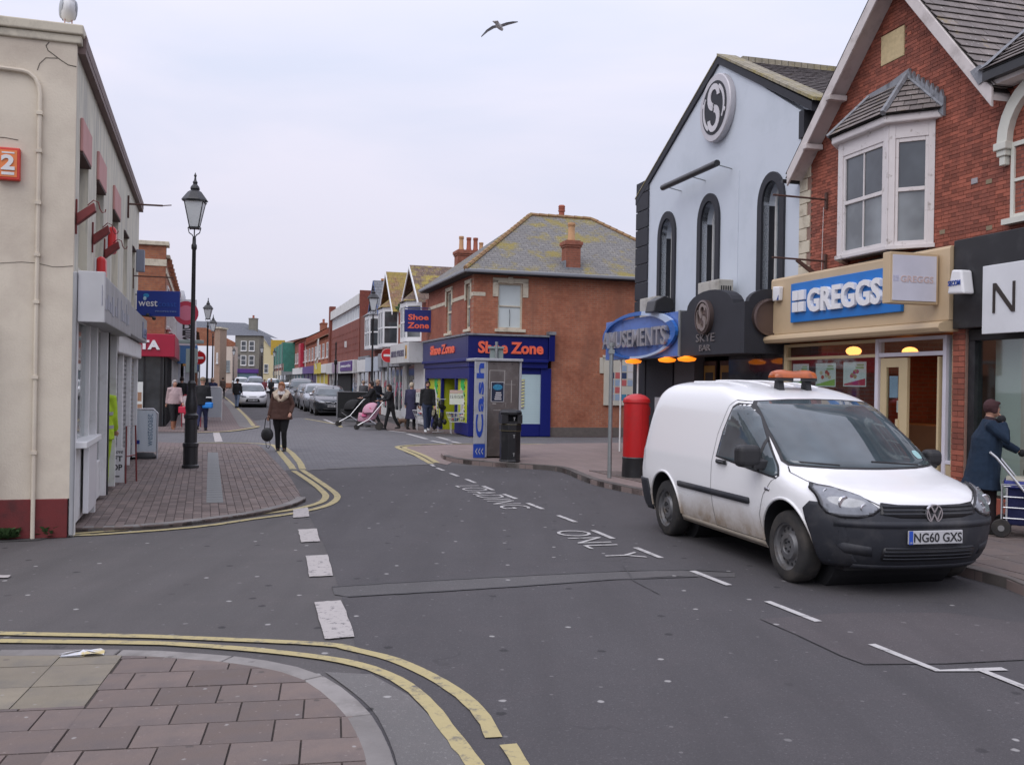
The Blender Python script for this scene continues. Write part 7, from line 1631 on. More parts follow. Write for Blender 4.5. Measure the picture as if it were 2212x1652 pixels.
for k in range(3):
    x = -.25+k*.065; MB().prism([(x, .14), (x+.05, .22), (x+.05, .18), (x+.018, .14), (x+.05, .10), (x+.05, .06)], 'y', -.046, -.0425).build('chevron', kg, t)
ps_ = MB().box(.10, .40, .012, .0195, 1.22, 1.66).build('poster', M('poster_edge', (.5, .5, .52), .6), t)
MB().box(.115, .385, .008, .0115, 1.235, 1.645).build('poster_print', M('poster_night_blue', (.012, .02, .05), .5, var=.5, vs=14), ps_)
for k in range(4): MB().box(.18+.01*k, .34-.01*(k % 2), .005, .0078, 1.27+k*.045, 1.295+k*.045).build('print_line', pc[3], ps_)
MB().ball((.25, .007, 1.54), (.11, .003, .065), 12).build('picture', M('poster_cyan', (.03, .22, .38), .5, var=.6, vs=30), ps_)
gm_ = M('glue_residue', (.40, .38, .36), .7)
for (a, b, c, d) in ((.12, .48, 1.90, 1.915), (.12, .135, 1.5, 1.9), (.46, .475, 1.62, 1.9), (.48, .72, 1.60, 1.61), (.62, .635, 1.2, 1.7), (.22, .5, 1.03, 1.04), (.5, .506, 1.1, 1.2), (.2, .28, 1.17, 1.19)): MB().box(a-.06, b-.06, .014, .0197, c, d).build('residue', gm_, t)
for x in (.16, .58): MB().ball((x, .018, 2.05), .012, 8).build('bolt', black_m, t)
# ================================================================ litter bin
t = thing('litter_bin', 'black cast litter bin standing against the cash kiosk', 'litter bin', (-.02, 20.25, .10), radians(12)); t.scale = (.93, .93, 1)
MB().lathe([(.25, 0), (.25, .02), (.235, .04), (.24, .62), (.255, .64), (.255, .78), (.24, .80)], (0, 0, 0), 8).build('body', black_m, t, bevel=.012)
MB().box(-.235, -.09, -.20, .20, .80, .98).box(.12, .235, -.20, .20, .80, .98).box(-.09, .12, .1, .2, .80, .98).box(-.09, .12, -.19, -.1, .80, .84).build('hood_posts', black_m, t)
MB().box(-.09, .12, -.10, .1, .80, .97).build('opening', dark, t)
MB().lathe([(.255, .98), (.26, 1.0), (.26, 1.03), (.22, 1.07), (.10, 1.09), (0, 1.095)], (0, 0, 0), 8).build('lid', black_m, t)
for z in (.12, .50, .86): MB().box(.03, .045, -.256, -.245, z, z+.07).box(.018, .057, -.257, -.245, z+.055, z+.07).build('emblem', M('worn_silver', (.4, .4, .4), .5, .5), t)
for z in (.645, .775): MB().lathe([(.258, z), (.258, z+.008)], (0, 0, 0), 8).build('gold_line', M('worn_gold', (.16, .13, .06), .5), t)
# ================================================================ boards and signs on the pavement
def a_frame(name, label, x, y, w, h, facing, framem, panelm, feet=True, z=.05, arch=True):
    t = thing(name, label, 'pavement sign', (x, y, z), facing)
    fr = MB().tube([(-w/2, 0, .0), (-w/2, 0, h-.08), (-w/2+.08, 0, h), (w/2-.08, 0, h), (w/2, 0, h-.08), (w/2, 0, 0)], .018, 6)
    fr.build('frame', framem, t, smooth=True); MB().box(-w/2+.02, w/2-.02, -.012, .012, .14, h-.03).build('panel', panelm, t)
    if feet: MB().lathe([(.0, 0), (w*.48, .0), (w*.5, .05), (w*.4, .12), (0, .13)], (0, 0, 0), 14).xf(Matrix.Diagonal((1, .55, 1, 1))).build('foot', black_pl, t, smooth=True)
    return t
bpn = M('board_panel_pale', (.60, .66, .70), .4, var=.06)
t = a_frame('a_board', 'pale grey west coast pavement board with chrome frame outside the silver shops', -7.62, 19.95, .62, 1.02, radians(10), M('chrome_frame', (.6, .6, .62), .3, .6), bpn)
mt = Matrix(((0, 0, -1, .17), (0, 1, 0, -.014), (1, 0, 0, 0), (0, 0, 0, 1)))
text('westcoast', .26, .92, -.05, .055, 0, M('letters_steel_blue', (.16, .24, .32), .5), t, depth=.004, mtx=mt)
MB().box(-.20, -.10, -.018, -.013, .26, .34).box(-.09, -.03, -.018, -.013, .30, .38).build('logo', M('sign_blue', (.018, .045, .27), .35), t)
t = thing('gift_shop_sign', 'white GIFT SHOP board with arrow in a red metal frame by the near doorway', 'pavement sign', (-6.20, 15.25, .05), radians(8)); t.scale = (.82, 1, .95)
MB().box(-.30, .13, -.012, .012, .02, .60).build('panel', white_m, t); MB().tube([(.16, 0, .0), (.16, 0, .95), (.24, .3, .95), (.26, .35, .0)], .016, 5).tube([(.16, 0, .45), (.24, .3, .45)], .01, 4).build('frame', redbr, t)
text('Little Love', -.27, .11, .50, .57, -.013, black_pl, t, depth=.003, slant=.3); text('GIFT', -.22, .10, .37, .46, -.013, black_pl, t, depth=.003, bold=.02); text('SHOP', -.27, .10, .22, .32, -.013, black_pl, t, depth=.003, bold=.02)
MB().prism([(-.22, .12), (-.14, .16), (-.14, .13), (.05, .13), (.05, .11), (-.14, .11), (-.14, .08)], 'y', -.016, -.0125).build('arrow', black_pl, t)
t = a_frame('a_board', 'red framed pavement board behind the woman in the pink jacket', -11.05, 33.4, .62, 1.1, radians(14), M('frame_red', (.25, .02, .03), .5), M('board_pink_white', (.6, .50, .50), .5), False, .02)
MB().box(-.25, .25, -.016, -.0125, .35, .62).build('panel_red_patch', rd_, t)
t = a_frame('a_board', 'tall pale board sign further along the left pavement', -12.0, 38.5, .9, 1.35, radians(14), white_m, M('board_grey_pale', (.40, .43, .46), .5), False, .02)
t = thing('wall_poster', 'narrow white menu poster at the corner of the brick building behind the silver shops', 'poster', (-12.75, 33.1, .6), TAg-pi/2)
MB().box(-.14, .14, -.35, -.32, .0, .95).build('board', M('poster_white', (.72, .74, .70), .6), t); MB().box(-.12, .12, -.356, -.351, .02, .2).box(-.10, .10, -.356, -.351, .3, .6).build('print', M('print_brown', (.35, .2, .12), .6), t)
# black display board on the right pavement
t = thing('black_board', 'big plain black screen standing on the pavement beside the first parked car', 'board', (-7.25, 42.6, 0), radians(8))
MB().box(-.40, 1.0, -.04, .04, .06, 1.20).build('panel', M('board_black', (.010, .011, .012), .7, var=.3), t); MB().box(-.42, 1.02, -.05, .05, 1.2, 1.235).box(-.45, -.40, -.05, .05, 0, 1.2).box(1.0, 1.05, -.05, .05, 0, 1.2).build('frame', M('alu', (.3, .3, .31), .4, .6), t)
# wire baskets with stock outside the shoe shop
wire = M('white_wire', (.55, .55, .56), .5)
def basket(label, x, y, rz):
    t = thing('wire_basket', label, 'display basket', (x, y, .05), rz, 'stock baskets outside the shoe shop')
    mb = MB(); z0, z1 = .38, .68; w0, w1, d = .25, .36, .25
    for k in range(9):
        u = -1+2*k/8; mb.tube([(w1*u, -d, z1), (w0*u, -d*.7, z0), (w0*u, d*.7, z0), (w1*u, d, z1)], .006, 4)
    for zq, wq, dq in ((z1, w1, d), (.53, .305, d*.85), (z0, w0, d*.7)): mb.tube([(-wq, -dq, zq), (wq, -dq, zq), (wq, dq, zq), (-wq, dq, zq), (-wq, -dq, zq)], .009, 4)
    mb.build('basket', wire, t); lg = MB()
    for sx in (1, -1):
        for sy in (1, -1): lg.tube([(.22*sx, .14*sy, 0), (.24*sx, .16*sy, .5)], .011, 5)
    lg.build('legs', wire, t)
    for k in range(16): MB().ball((R.uniform(-.24, .24), R.uniform(-.13, .13), R.uniform(.45, .66)), (R.uniform(.05, .09), R.uniform(.04, .06), R.uniform(.03, .05)), 8).build('stock_item', pc[R.randrange(6)] if k % 3 else M('stock_red', (.4, .04, .05), .7), t)
    p_ = MB().box(-.28, .28, -.01, .01, .95, 1.30).build('price_board', M('poster_white', (.72, .74, .70), .6), t)
    for k in range(5): text('2 FOR' if k % 2 else '15', -.26+.11*k, -.17+.11*k, 1.15, 1.25, -.012, black_pl, p_, depth=.002, name='price')
    MB().box(-.28, .28, -.01, .01, 1.31, 1.42).build('header_card', M('card_pink', (.62, .45, .42), .6), t); MB().tube([(0, .02, .6), (0, .02, 1.4)], .01, 5).build('stem', wire, t)
basket('white wire basket of shoes with price cards nearest the cash kiosk', -1.75, 31.6, radians(10)); basket('white wire basket of stock beside the man in the black sweater', -3.05, 33.6, radians(12))
t = thing('bag_rack', 'rack of hanging black bags and boots with one cream bag outside the shoe shop', 'display rack', (-2.45, 32.4, .05), radians(12))
MB().tube([(0, 0, 0), (0, 0, 1.15)], .015, 5).tube([(-.25, 0, 1.1), (.25, 0, 1.1)], .012, 5).tube([(-.2, -.15, 0), (.2, .15, 0)], .015, 5).build('stand', wire, t)
for k in range(14):
    MB().ball((R.uniform(-.22, .22), R.uniform(-.1, .1), R.uniform(.2, .95)), (R.uniform(.06, .11), R.uniform(.05, .08), R.uniform(.09, .17)), 8).build('bag', M('black_leather', (.015, .015, .016), .5) if k else M('cream_bag', (.5, .45, .33), .7), t)
# ================================================================ litter, weeds, birds
t = MB(); cx, cy_ = gp(179, 1424)
pp = [(-.13, -.05), (-.03, -.06), (.07, -.055), (.13, -.04), (.12, .03), (.09, .06), (-.02, .04), (-.1, .02)]
for i in range(len(pp)): a, b = pp[i], pp[(i+1) % len(pp)]; t.poly([(0, 0, .025+.008*(i % 2)), (a[0], a[1], .008+.02*((i*7) % 3)/3), (b[0], b[1], .008+.02*(((i+1)*7) % 3)/3)])
t.box(-.12, .02, -.05, .0, .004, .007)
o = t.build('paper_litter', [M('litter_paper', (.62, .63, .66), .6, var=.1, dirt=(.55, .45, .2), ds=14, da=.5, db=.62)], None, loc=(cx, cy_, .03), rz=.2, fix=False); tag(o, 'crumpled white newspaper page lying on the near pavement edge', 'litter')
def weeds(label, x, y, n, r, seed):
    rr_ = random.Random(seed); mb = MB()
    for k in range(n):
        a = rr_.uniform(0, 6.28); d = r*rr_.random()**.5; bx_, by_ = d*cos(a), d*sin(a)*.45; h = rr_.uniform(.03, .13); l_ = rr_.uniform(.015, .035); t2 = rr_.uniform(0, 6.28); lean = rr_.uniform(.01, .05)
        ex, ey = bx_+lean*cos(t2), by_+lean*sin(t2); px_, py_ = -sin(t2)*l_, cos(t2)*l_
        mb.poly([(bx_, by_, h*.4), (ex+px_, ey+py_, h), (ex+lean*cos(t2)*1.2, ey+lean*sin(t2)*1.2, h*1.05), (ex-px_, ey-py_, h*.92)])
    o = mb.build('weeds', M('leaf_green', (.05, .10, .03), .8, var=.5, vs=20), None, loc=(x, y, 0), rz=LA+pi/2, fix=False); tag(o, label, 'weeds'); return o
weeds('clump of green weeds at the foot of the dark red plinth', -5.35, 10.2, 420, .16, 1); weeds('low green weeds at the extreme left foot of the plinth', -5.60, 10.12, 260, .13, 2); weeds('tiny tuft of weeds beside the silver corner post', -4.95, 10.35, 60, .06, 3)
fw_ = M('feather_white', (.70, .70, .70), .8, var=.05); fg = M('feather_grey', (.42, .44, .47), .8, var=.1); fbk = M('feather_black', (.03, .03, .03), .8); beak = M('beak_yellow', (.6, .4, .05), .5)
t = thing('seagull', 'seagull perched on the top corner of the cream building', 'seagull', (-4.93, 10.60, 5.50), radians(298)); t.scale = (.95, .9, 1.1)
b = MB().ball((0, 0, .22), (.19, .10, .115), 16).ball((.13, 0, .34), (.065, .055, .06), 12).tube([(.08, 0, .26), (.12, 0, .33)], [.085, .055], 10).tube([(-.12, 0, .22), (-.28, 0, .20)], [.07, .02], 8)
b.build('body', fw_, t, smooth=True)
for k in (1, -1): MB().ball((-.04, .075*k, .235), (.19, .03, .085), 12).build('wing', fg, t, smooth=True); MB().tube([(.02, .04*k, .13), (.03, .04*k, 0)], .008, 5).build('leg', M('leg_pink', (.5, .3, .25), .6), t); MB().tube([(-.18, .07*k, .22), (-.33, .04*k, .20)], [.025, .006], 6).build('wing_tip', fbk, t)
MB().tube([(.18, 0, .335), (.245, 0, .32)], [.018, .006], 6).build('beak', beak, t)
t = thing('seagull', 'seagull gliding in the sky with one wing raised', 'seagull', (-.28, 14, 6.90), radians(70)); t.rotation_euler = (radians(0), radians(0), radians(60))
MB().ball((0, 0, 0), (.20, .055, .05), 12).tube([(-.16, 0, 0), (-.27, 0, 0)], [(.05, .02), (.06, .008)], 6).ball((.19, 0, .01), (.05, .038, .035), 10).build('body', fw_, t, smooth=True); MB().tube([(.23, 0, .01), (.28, 0, 0)], [.012, .003], 5).build('beak', beak, t)
t.rotation_euler = (0, 0, radians(75)); t.scale = (.74,)*3
def gwing(k, pts):
    top = MB()
    for (x0, y0, z0, c0), (x1, y1, z1, c1) in zip(pts, pts[1:]):
        top.poly([(x0+c0/2, y0*k, z0), (x1+c1/2, y1*k, z1), (x1-c1/2, y1*k, z1), (x0-c0/2, y0*k, z0)])
        top.poly([(x0+c0/2, y0*k, z0-.006), (x0-c0/2, y0*k, z0-.012), (x1-c1/2, y1*k, z1-.012), (x1+c1/2, y1*k, z1-.006)])
    top.build('wing', fg, t, fix=False)
gwing(-1, [(.05, .03, .02, .13), (.07, .15, .06, .13), (.03, .28, .06, .10), (-.06, .40, .03, .03)])
gwing(1, [(.05, .03, .02, .13), (.08, .14, .02, .13), (.04, .25, -.06, .10), (-.05, .34, -.20, .03)])
# traffic signal hoods entering at the left edge
t = thing('traffic_signal', 'black traffic signal whose two hoods just enter the left edge of the photo', 'traffic light', (-2.92, 5.2, .03), radians(-20))
MB().lathe([(.06, 0), (.06, 2.3)], (-.25, 0, 0), 12).build('post', M('signal_grey', (.2, .2, .2), .6), t, smooth=True); MB().box(-.42, -.08, .0, .18, 2.25, 3.2).build('head', black_pl, t, bevel=.02)
for z in (2.50, 2.80, 3.08):
    h = MB(); 
    for k in range(14):
        a0, a1 = radians(-30)+radians(240)*k/14, radians(-30)+radians(240)*(k+1)/14
        h.poly([(-.25+.105*cos(a0), -.0, z+.105*sin(a0)), (-.25+.105*cos(a1), -.0, z+.105*sin(a1)), (-.25+.105*cos(a1), -.2, z+.105*sin(a1)), (-.25+.105*cos(a0), -.2, z+.105*sin(a0))])
    h.build('hood', black_pl, t, fix=False); MB().lathe([(.10, 0), (.10, -.02)], (-.25, 0, z), 16, 0, 'y').build('lens', M('lens_dark', (.05, .02, .02), .2), t)

# ================================================================ people
skin = M('skin', (.50, .27, .19), .6, var=.08, vs=20); 
CL = {}
def cloth(name, c, rough=.9, v=.3): return M('cloth_'+name, c, rough, var=v, vs=7, bmp=.3, bs=55)
def remesh(mb, name, mat, parent, vox, disp=0.0, smooth_it=0, label=None):
    o = mb.build(name, mat, None, fix=True, smooth=False)
    m = o.modifiers.new('r', 'REMESH'); m.mode = 'VOXEL'; m.voxel_size = vox; m.use_smooth_shade = True
    if smooth_it: q = o.modifiers.new('s', 'SMOOTH'); q.factor = .5; q.iterations = smooth_it
    if disp:
        tx = bpy.data.textures.get('folds') or bpy.data.textures.new('folds', 'CLOUDS'); tx.noise_scale = .09
        d = o.modifiers.new('d', 'DISPLACE'); d.texture = tx; d.strength = disp; d.mid_level = .5
    bake(o); o.parent = parent
    if label: o['label'] = label
    return o
def rot(v, ax, ang):
    return Matrix.Rotation(ang, 3, ax) @ Vector(v)
def person(label, x, y, z, face, H=1.65, legs=((12, 5), (-12, 18)), arms=((10, 15), (-10, 15)), coat=None, coat_len=.80, trousers=None, shoes=None, hair=None, hairlen=0, bulk=1.0, lean=0, collar=None, skirt=0.0, vox=.018, turn=0, hand_out=(0, 0), abd=(6, 6), facefeat=False, scarf=None, hat=None, name='person', group=None, neckc=None, skinm=None, hoodup=False, elbow_in=(0, 0)):
    """stands facing -y; face = rotation about z in degrees. leg=(forward swing, knee bend), arm=(forward swing, elbow bend)"""
    t = thing(name, label, 'person', (x, y, z), radians(face), group); t.scale = (H/1.70,)*3; sk_ = skinm or skin
    hip, sh_z = .90, 1.40; b = MB(); bk = bulk
    LN = radians(lean)
    def T(p):   # torso lean about the hips (forward = -y)
        v = Vector(p)-Vector((0, 0, hip)); return tuple(rot(v, 'X', LN)+Vector((0, 0, hip)))
    b.tube([T((0, 0, .86)), T((0, 0, .98)), T((0, -.005, 1.12)), T((0, 0, 1.28)), T((0, .005, 1.39)), T((0, .01, 1.45))], [(.15*bk, .105*bk), (.155*bk, .11*bk), (.135*bk, .10*bk), (.165, .11), (.15, .09), (.07, .06)], 14, up=(0, 1, 0))
    b.tube([T((0, .01, 1.40)), T((0, -.005, 1.53))], [.058, .055], 10)
    hc = Vector(T((0, -.015, 1.605))); rt = Matrix.Rotation(radians(turn), 3, 'Z')
    hd = MB().ball((0, 0, 0), (.074, .092, .108), 16).ball((0, -.035, -.06), (.05, .055, .05), 12).ball((0, -.098, -.012), (.012, .018, .02), 8).ball((0, -.088, -.05), (.025, .012, .01), 8).ball((.075, .0, -.01), (.012, .02, .028), 8).ball((-.075, 0, -.01), (.012, .02, .028), 8)
    hd.v = [tuple(rt @ Vector(p)+hc) for p in hd.v]; b.join(hd)
    J = {}
    for i, s in enumerate((-1, 1)):     # legs
        sw, kn = radians(legs[i][0]), radians(legs[i][1]); h = Vector((.085*s, 0, hip)); k = h+rot((0, 0, -.43), 'X', -sw); a = k+rot((0, 0, -.42), 'X', -sw+kn)
        b.tube([h, h.lerp(k, .5), k, k.lerp(a, .35), a], [.085*bk, .07*bk, .052, .052, .037], 10); J['l', i] = (h, k, a)
        b.tube([a+Vector((0, .04, -.03)), a+Vector((0, -.05, -.045)), a+Vector((0, -.15, -.055))], [(.035, .035), (.04, .028), (.035, .018)], 8)
        sa, el = radians(arms[i][0]), radians(arms[i][1]); ab = radians(abd[i])*s
        S0 = Vector(T((.175*s, .0, sh_z))); up_v = rot(rot((0, 0, -.28), 'X', -sa), 'Y', -ab); E_ = S0+up_v
        fo = rot(rot(rot((0, 0, -.25), 'X', -sa-el), 'Y', -ab), 'Z', radians(elbow_in[i])*s); Wp = E_+fo
        b.tube([Vector(T((.13*s, 0, sh_z+.01))), S0, S0.lerp(E_, .5), E_, E_.lerp(Wp, .4), Wp], [.05, .052, .045, .038, .037, .026], 10)
        d = fo.normalized(); side_v = Vector((0, 1, 0)).cross(d).normalized() if abs(d.y) < .9 else Vector((1, 0, 0)); nv = d.cross(side_v).normalized()
        b.tube([Wp, Wp+d*.04, Wp+d*.085], [(.026, .018), (.038, .018), (.036, .014)], 8, up=nv)
        for f, ln in ((-.028, .060), (-.010, .070), (.009, .066), (.027, .052)):
            p0 = Wp+d*.075+side_v*f; p1 = p0+d*ln*.5+nv*.006; p2 = p1+d*ln*.32+nv*.02; b.tube([p0, p1, p2], [.0085, .008, .007], 6)
        th = Wp+d*.03; b.tube([th, th+side_v*.035*-s+d*.02, th+side_v*.045*-s+d*.055], [.012, .010, .008], 6)
        J['a', i] = (S0, E_, Wp, d)
    if coat is None and trousers is None: pass
    remesh(b, 'body', sk_, t, .0105 if facefeat else vox*.8)
    if trousers:
        c = MB()
        for i in (0, 1):
            h, k, a = J['l', i]; c.tube([h+Vector((0, 0, .06)), h.lerp(k, .5), k, k.lerp(a, .5), a+Vector((0, 0, .02))], [.115*bk, .088*bk, .070, .062, .058], 12)
        c.tube([T((0, 0, .84)), T((0, 0, .93)), T((0, 0, 1.03))], [(.165*bk, .12*bk), (.17*bk, .125*bk), (.155*bk, .115*bk)], 14, up=(0, 1, 0)); remesh(c, 'trousers', trousers, t, vox, .012)
    if shoes:
        c = MB()
        for i in (0, 1): a = J['l', i][2]; c.tube([a+Vector((0, .05, -.035)), a+Vector((0, -.05, -.05)), a+Vector((0, -.16, -.06))], [(.045, .045), (.050, .035), (.042, .024)], 8).tube([a+Vector((0, .01, .05)), a+Vector((0, .015, -.03))], [.052, .048], 8)
        remesh(c, 'shoes', shoes, t, vox*.8)
    if coat:
        c = MB(); ce = coat_len; w = .02
        ring = [T((0, 0, ce)), T((0, 0, ce+.12)), T((0, -.004, max(1.06, ce+.2))), T((0, 0, 1.22)), T((0, .005, 1.36)), T((0, .01, 1.43)), T((0, .01, 1.47))]
        hw = .205 if ce < .75 else .195
        c.tube(ring, [((hw+skirt)*bk, (.145+skirt)*bk), ((.19+skirt*.6)*bk, (.14+skirt*.5)*bk), (.175*bk, .135*bk), (.19*(.5+.5*bk), .135*bk), (.175, .115), (.11, .085), (.08, .07)], 16, up=(0, 1, 0))
        for i in (0, 1):
            S0, E_, Wp, d = J['a', i]; s = -1 if i == 0 else 1
            c.tube([Vector(T((.10*s, 0, sh_z))), S0, S0.lerp(E_, .5), E_, E_.lerp(Wp, .5), Wp+d*.0], [.075, .082, .070, .062, .056, .048], 10)
        remesh(c, 'coat', coat, t, vox, .016)
    if scarf: c = MB().tube([T((0, -.02, 1.42)), T((0, -.03, 1.5))], [(.115, .105), (.085, .085)], 12, up=(0, 1, 0)); remesh(c, 'scarf', scarf, t, vox*.7, .02)
    if collar:
        c = MB(); c.tube([T((-.01, -.15, 1.24)), T((-.10, -.12, 1.35)), T((-.16, .0, 1.43)), T((-.09, .08, 1.49)), T((.09, .08, 1.49)), T((.16, 0, 1.43)), T((.10, -.12, 1.35)), T((.01, -.15, 1.24))], [.03, .065, .08, .06, .06, .08, .065, .03], 10); remesh(c, 'fur_collar', collar, t, vox*.8, .03)
    if hair:
        c = MB().ball((0, .018, .028), (.090, .100, .103), 14)
        c.v = [p for p in c.v]; 
        if hairlen: c.tube([(0, .05, .02), (0, .075, -.10), (0, .06, -.10-hairlen)], [(.088, .06), (.10, .05), (.075, .03)], 10); c.ball((.065, -.01, -.03), (.03, .05, .08), 8).ball((-.065, -.01, -.03), (.03, .05, .08), 8)
        c.ball((0, -.055, .075), (.07, .045, .03), 10).ball((.07, .01, -.01), (.022, .05, .05), 8).ball((-.07, .01, -.01), (.022, .05, .05), 8)
        c.v = [tuple(rt @ Vector(p)+hc) for p in c.v]; remesh(c, 'hair', hair, t, min(vox*.7, .014), .012)
    if hat: c = MB().ball((0, .01, .05), (.095, .105, .085), 14); c.v = [tuple(rt @ Vector(p)+hc) for p in c.v]; remesh(c, 'hat', hat, t, vox*.7)
    if facefeat:
        for s in (-1, 1):
            e = MB().ball((.028*s, -.088, .012), (.011, .007, .006), 8); e.v = [tuple(rt @ Vector(p)+hc) for p in e.v]; e.build('eye', M('eye_dark', (.03, .02, .02), .3), t)
            e = MB().ball((.028*s, -.088, .032), (.018, .008, .004), 8); e.v = [tuple(rt @ Vector(p)+hc) for p in e.v]; e.build('eyebrow', hair or black_pl, t)
        e = MB().ball((0, -.097, -.050), (.022, .006, .006), 8); e.v = [tuple(rt @ Vector(p)+hc) for p in e.v]; e.build('mouth', M('lips', (.35, .10, .10), .5), t)
    t['J'] = [list(J['a', 0][2]), list(J['a', 1][2])]
    return t, J
def wpos(t, v): return Matrix.LocRotScale(t.location, t.rotation_euler, t.scale) @ Vector(v)
blk_c = cloth('black', (.012, .012, .014)); jean = cloth('jeans_light', (.16, .21, .30)); navyc = cloth('navy', (.02, .025, .07)); dkj = cloth('dark_jeans', (.025, .035, .07)); shoeb = M('shoe_black', (.015, .014, .014), .5)
# 1 woman in brown quilted jacket
brownc = cloth('brown_jacket', (.080, .038, .028)); 
p, J = person('woman in brown jacket with cream fur collar walking towards the camera with a black bag', -5.52, 23.2, 0, 4, 1.64, ((-4, 4), (10, 26)), ((4, 8), (-2, 42)), brownc, .80, blk_c, shoeb, cloth('hair_ginger', (.30, .13, .06)), 0, 1.28, 0, cloth('fur_cream', (.50, .41, .31)), .03, .014, 0, (0, 0), (12, 22), True, cloth('scarf_white', (.65, .62, .6)), elbow_in=(0, -35))
hw = wpos(p, J['a', 0][2]); t = thing('handbag', 'round black handbag hanging from the hand of the woman in brown', 'handbag', (hw.x-.03, hw.y-.03, hw.z-.62))
MB().ball((0, 0, .17), (.15, .06, .17), 14).build('bag', M('black_leather', (.015, .015, .016), .5), t, smooth=True); MB().tube([(-.07, 0, .28), (-.04, 0, .55), (.03, 0, .60), (.06, 0, .50), (.07, 0, .28)], .011, 5).build('strap', M('black_leather', (.015, .015, .016), .5), t); MB().tube([(-.02, -.05, .02), (-.0, -.06, -.12), (.05, -.06, -.16), (.09, -.05, -.08), (.07, -.04, .04)], .008, 5).build('loose_strap', M('black_leather', (.015, .015, .016), .5), t)
# 2 woman in blue coat with shopping trolley
bluec = cloth('coat_blue', (.006, .019, .042))
p, J = person('woman in long blue coat holding phone to her ear beside the black shopfront', 5.50, 11.25, .10, 72, 1.53, ((10, 8), (-10, 12)), ((42, 150), (38, 22)), bluec, .58, cloth('maroon_black', (.02, .012, .014)), shoeb, cloth('hair_plum', (.05, .018, .020)), 0, 1.38, 6, None, .03, .013, 25, (0, 0), (24, 10), True, cloth('scarf_plum', (.03, .015, .02)))
gl_ = MB().ball(tuple(J['a', 0][2]+J['a', 0][3]*.05), .055, 10).build('glove', blk_c, p, smooth=True); MB().ball(tuple(J['a', 1][2]+J['a', 1][3]*.05), (.06, .05, .05), 10).build('glove', blk_c, p, smooth=True)
t = thing('shopping_trolley', 'wheeled walking trolley with dark blue bag pushed by the woman in blue', 'shopping trolley', (5.93, 11.0, .10), radians(62))
al = M('alu_tube', (.62, .63, .65), .3, .6)
fr = MB()
for k in (1, -1): fr.tube([(.26*k, .42, .95), (.26*k, .36, .90), (.26*k, -.30, .06)], .014, 7).tube([(.22*k, .25, .10), (.22*k, .25, .62)], .012, 6).tube([(.24*k, -.15, .60), (.24*k, .30, .60), (.24*k, .30, .08)], .010, 5)
fr.tube([(-.26, .42, .95), (.26, .42, .95)], .014, 6).build('frame', al, t, smooth=True)
for z in (.22, .34, .46, .58): MB().tube([(-.24, -.18, z), (.24, -.18, z), (.24, .28, z), (-.24, .28, z), (-.24, -.18, z)], .006, 4).build('wire', al, t)
remesh(MB().box(-.21, .21, -.14, .25, .14, .60), 'bag', cloth('trolley_navy', (.008, .011, .055)), t, .02, .03); remesh(MB().box(-.24, .24, -.18, .28, .56, .64), 'bag_lid', M('lid_blue', (.02, .03, .20), .5), t, .018, .03)
MB().box(-.20, .22, -.16, .26, .641, .665).build('magazine', M('magazine_cream', (.55, .52, .42), .6), t)
for x in (.25, -.25):
    for y in (-.32, .30): w = MB().lathe([(.03, -.02), (.095, -.02), (.105, 0), (.095, .02), (.03, .02)], (x, y, .105), 18, 0, 'x').build('wheel', rubber, t, smooth=True); MB().lathe([(.035, -.024), (.035, .024)], (x, y, .105), 10, 0, 'x').build('hub', M('hub_grey', (.2, .2, .2), .5), w)
t = thing('handbag', 'crumpled dark olive bag resting on top of the shopping trolley', 'handbag', (5.93, 10.95, .77)); remesh(MB().ball((0, 0, .06), (.13, .10, .08), 10).ball((.05, .02, .12), (.07, .06, .06), 8).tube([(-.08, 0, .1), (0, 0, .22), (.08, 0, .12)], .02, 5), 'bag', M('olive_leather', (.05, .05, .03), .5), t, .014, .02)
# 3 worker in hi-vis in the doorway
hv = M('hi_vis_yellow', (.42, .62, .03), .75, var=.25, vs=9, bmp=.3, bs=30); 
dx_, dy_ = LX+3.78*cos(LA)-.28*sin(LA)*1, LY+3.78*sin(LA)+.28*cos(LA)
p, J = person('person in bright yellow hi-vis jacket and trousers standing in the dark shop doorway', dx_+.19, dy_+.05, .05, 200, 1.66, ((14, 10), (-6, 4)), ((5, 30), (0, 20)), hv, .78, hv, shoeb, cloth('hair_dark', (.03, .02, .018)), 0, 1.15)
for z in (.95, 1.15): MB().lathe([(.215, 0), (.215, .05)], (0, 0, z), 18).xf(Matrix.Diagonal((1, .78, 1, 1))).build('reflective_band', M('reflective', (.5, .5, .52), .3, .4), p, smooth=True)
# 4 woman in pale pink jacket
p, J = person('grey haired woman in pale pink jacket and tan boots beside the red board', -11.12, 31.9, .02, 35, 1.60, ((14, 4), (-14, 16)), ((-18, 10), (14, 20)), cloth('pink_jacket', (.46, .34, .34)), .88, blk_c, M('boot_tan', (.25, .10, .05), .6), cloth('hair_grey', (.40, .37, .36)), 0, 1.12, vox=.02)
for i in (0, 1): a = J['l', i]; MB().tube([a[2]+Vector((0, 0, -.02)), a[2].lerp(a[1], .5)], [.062, .07], 10).build('boot', M('boot_tan', (.25, .10, .05), .6), p, smooth=True)
hw = wpos(p, J['a', 1][2]); t = thing('handbag', 'bright red handbag carried by the woman in the pink jacket', 'handbag', (hw.x, hw.y, hw.z-.34)); MB().box(-.13, .13, -.05, .05, 0, .22).build('bag', rd_, t, bevel=.03); MB().tube([(-.08, 0, .2), (0, 0, .36), (.08, 0, .2)], .01, 5).build('handle', rd_, t)
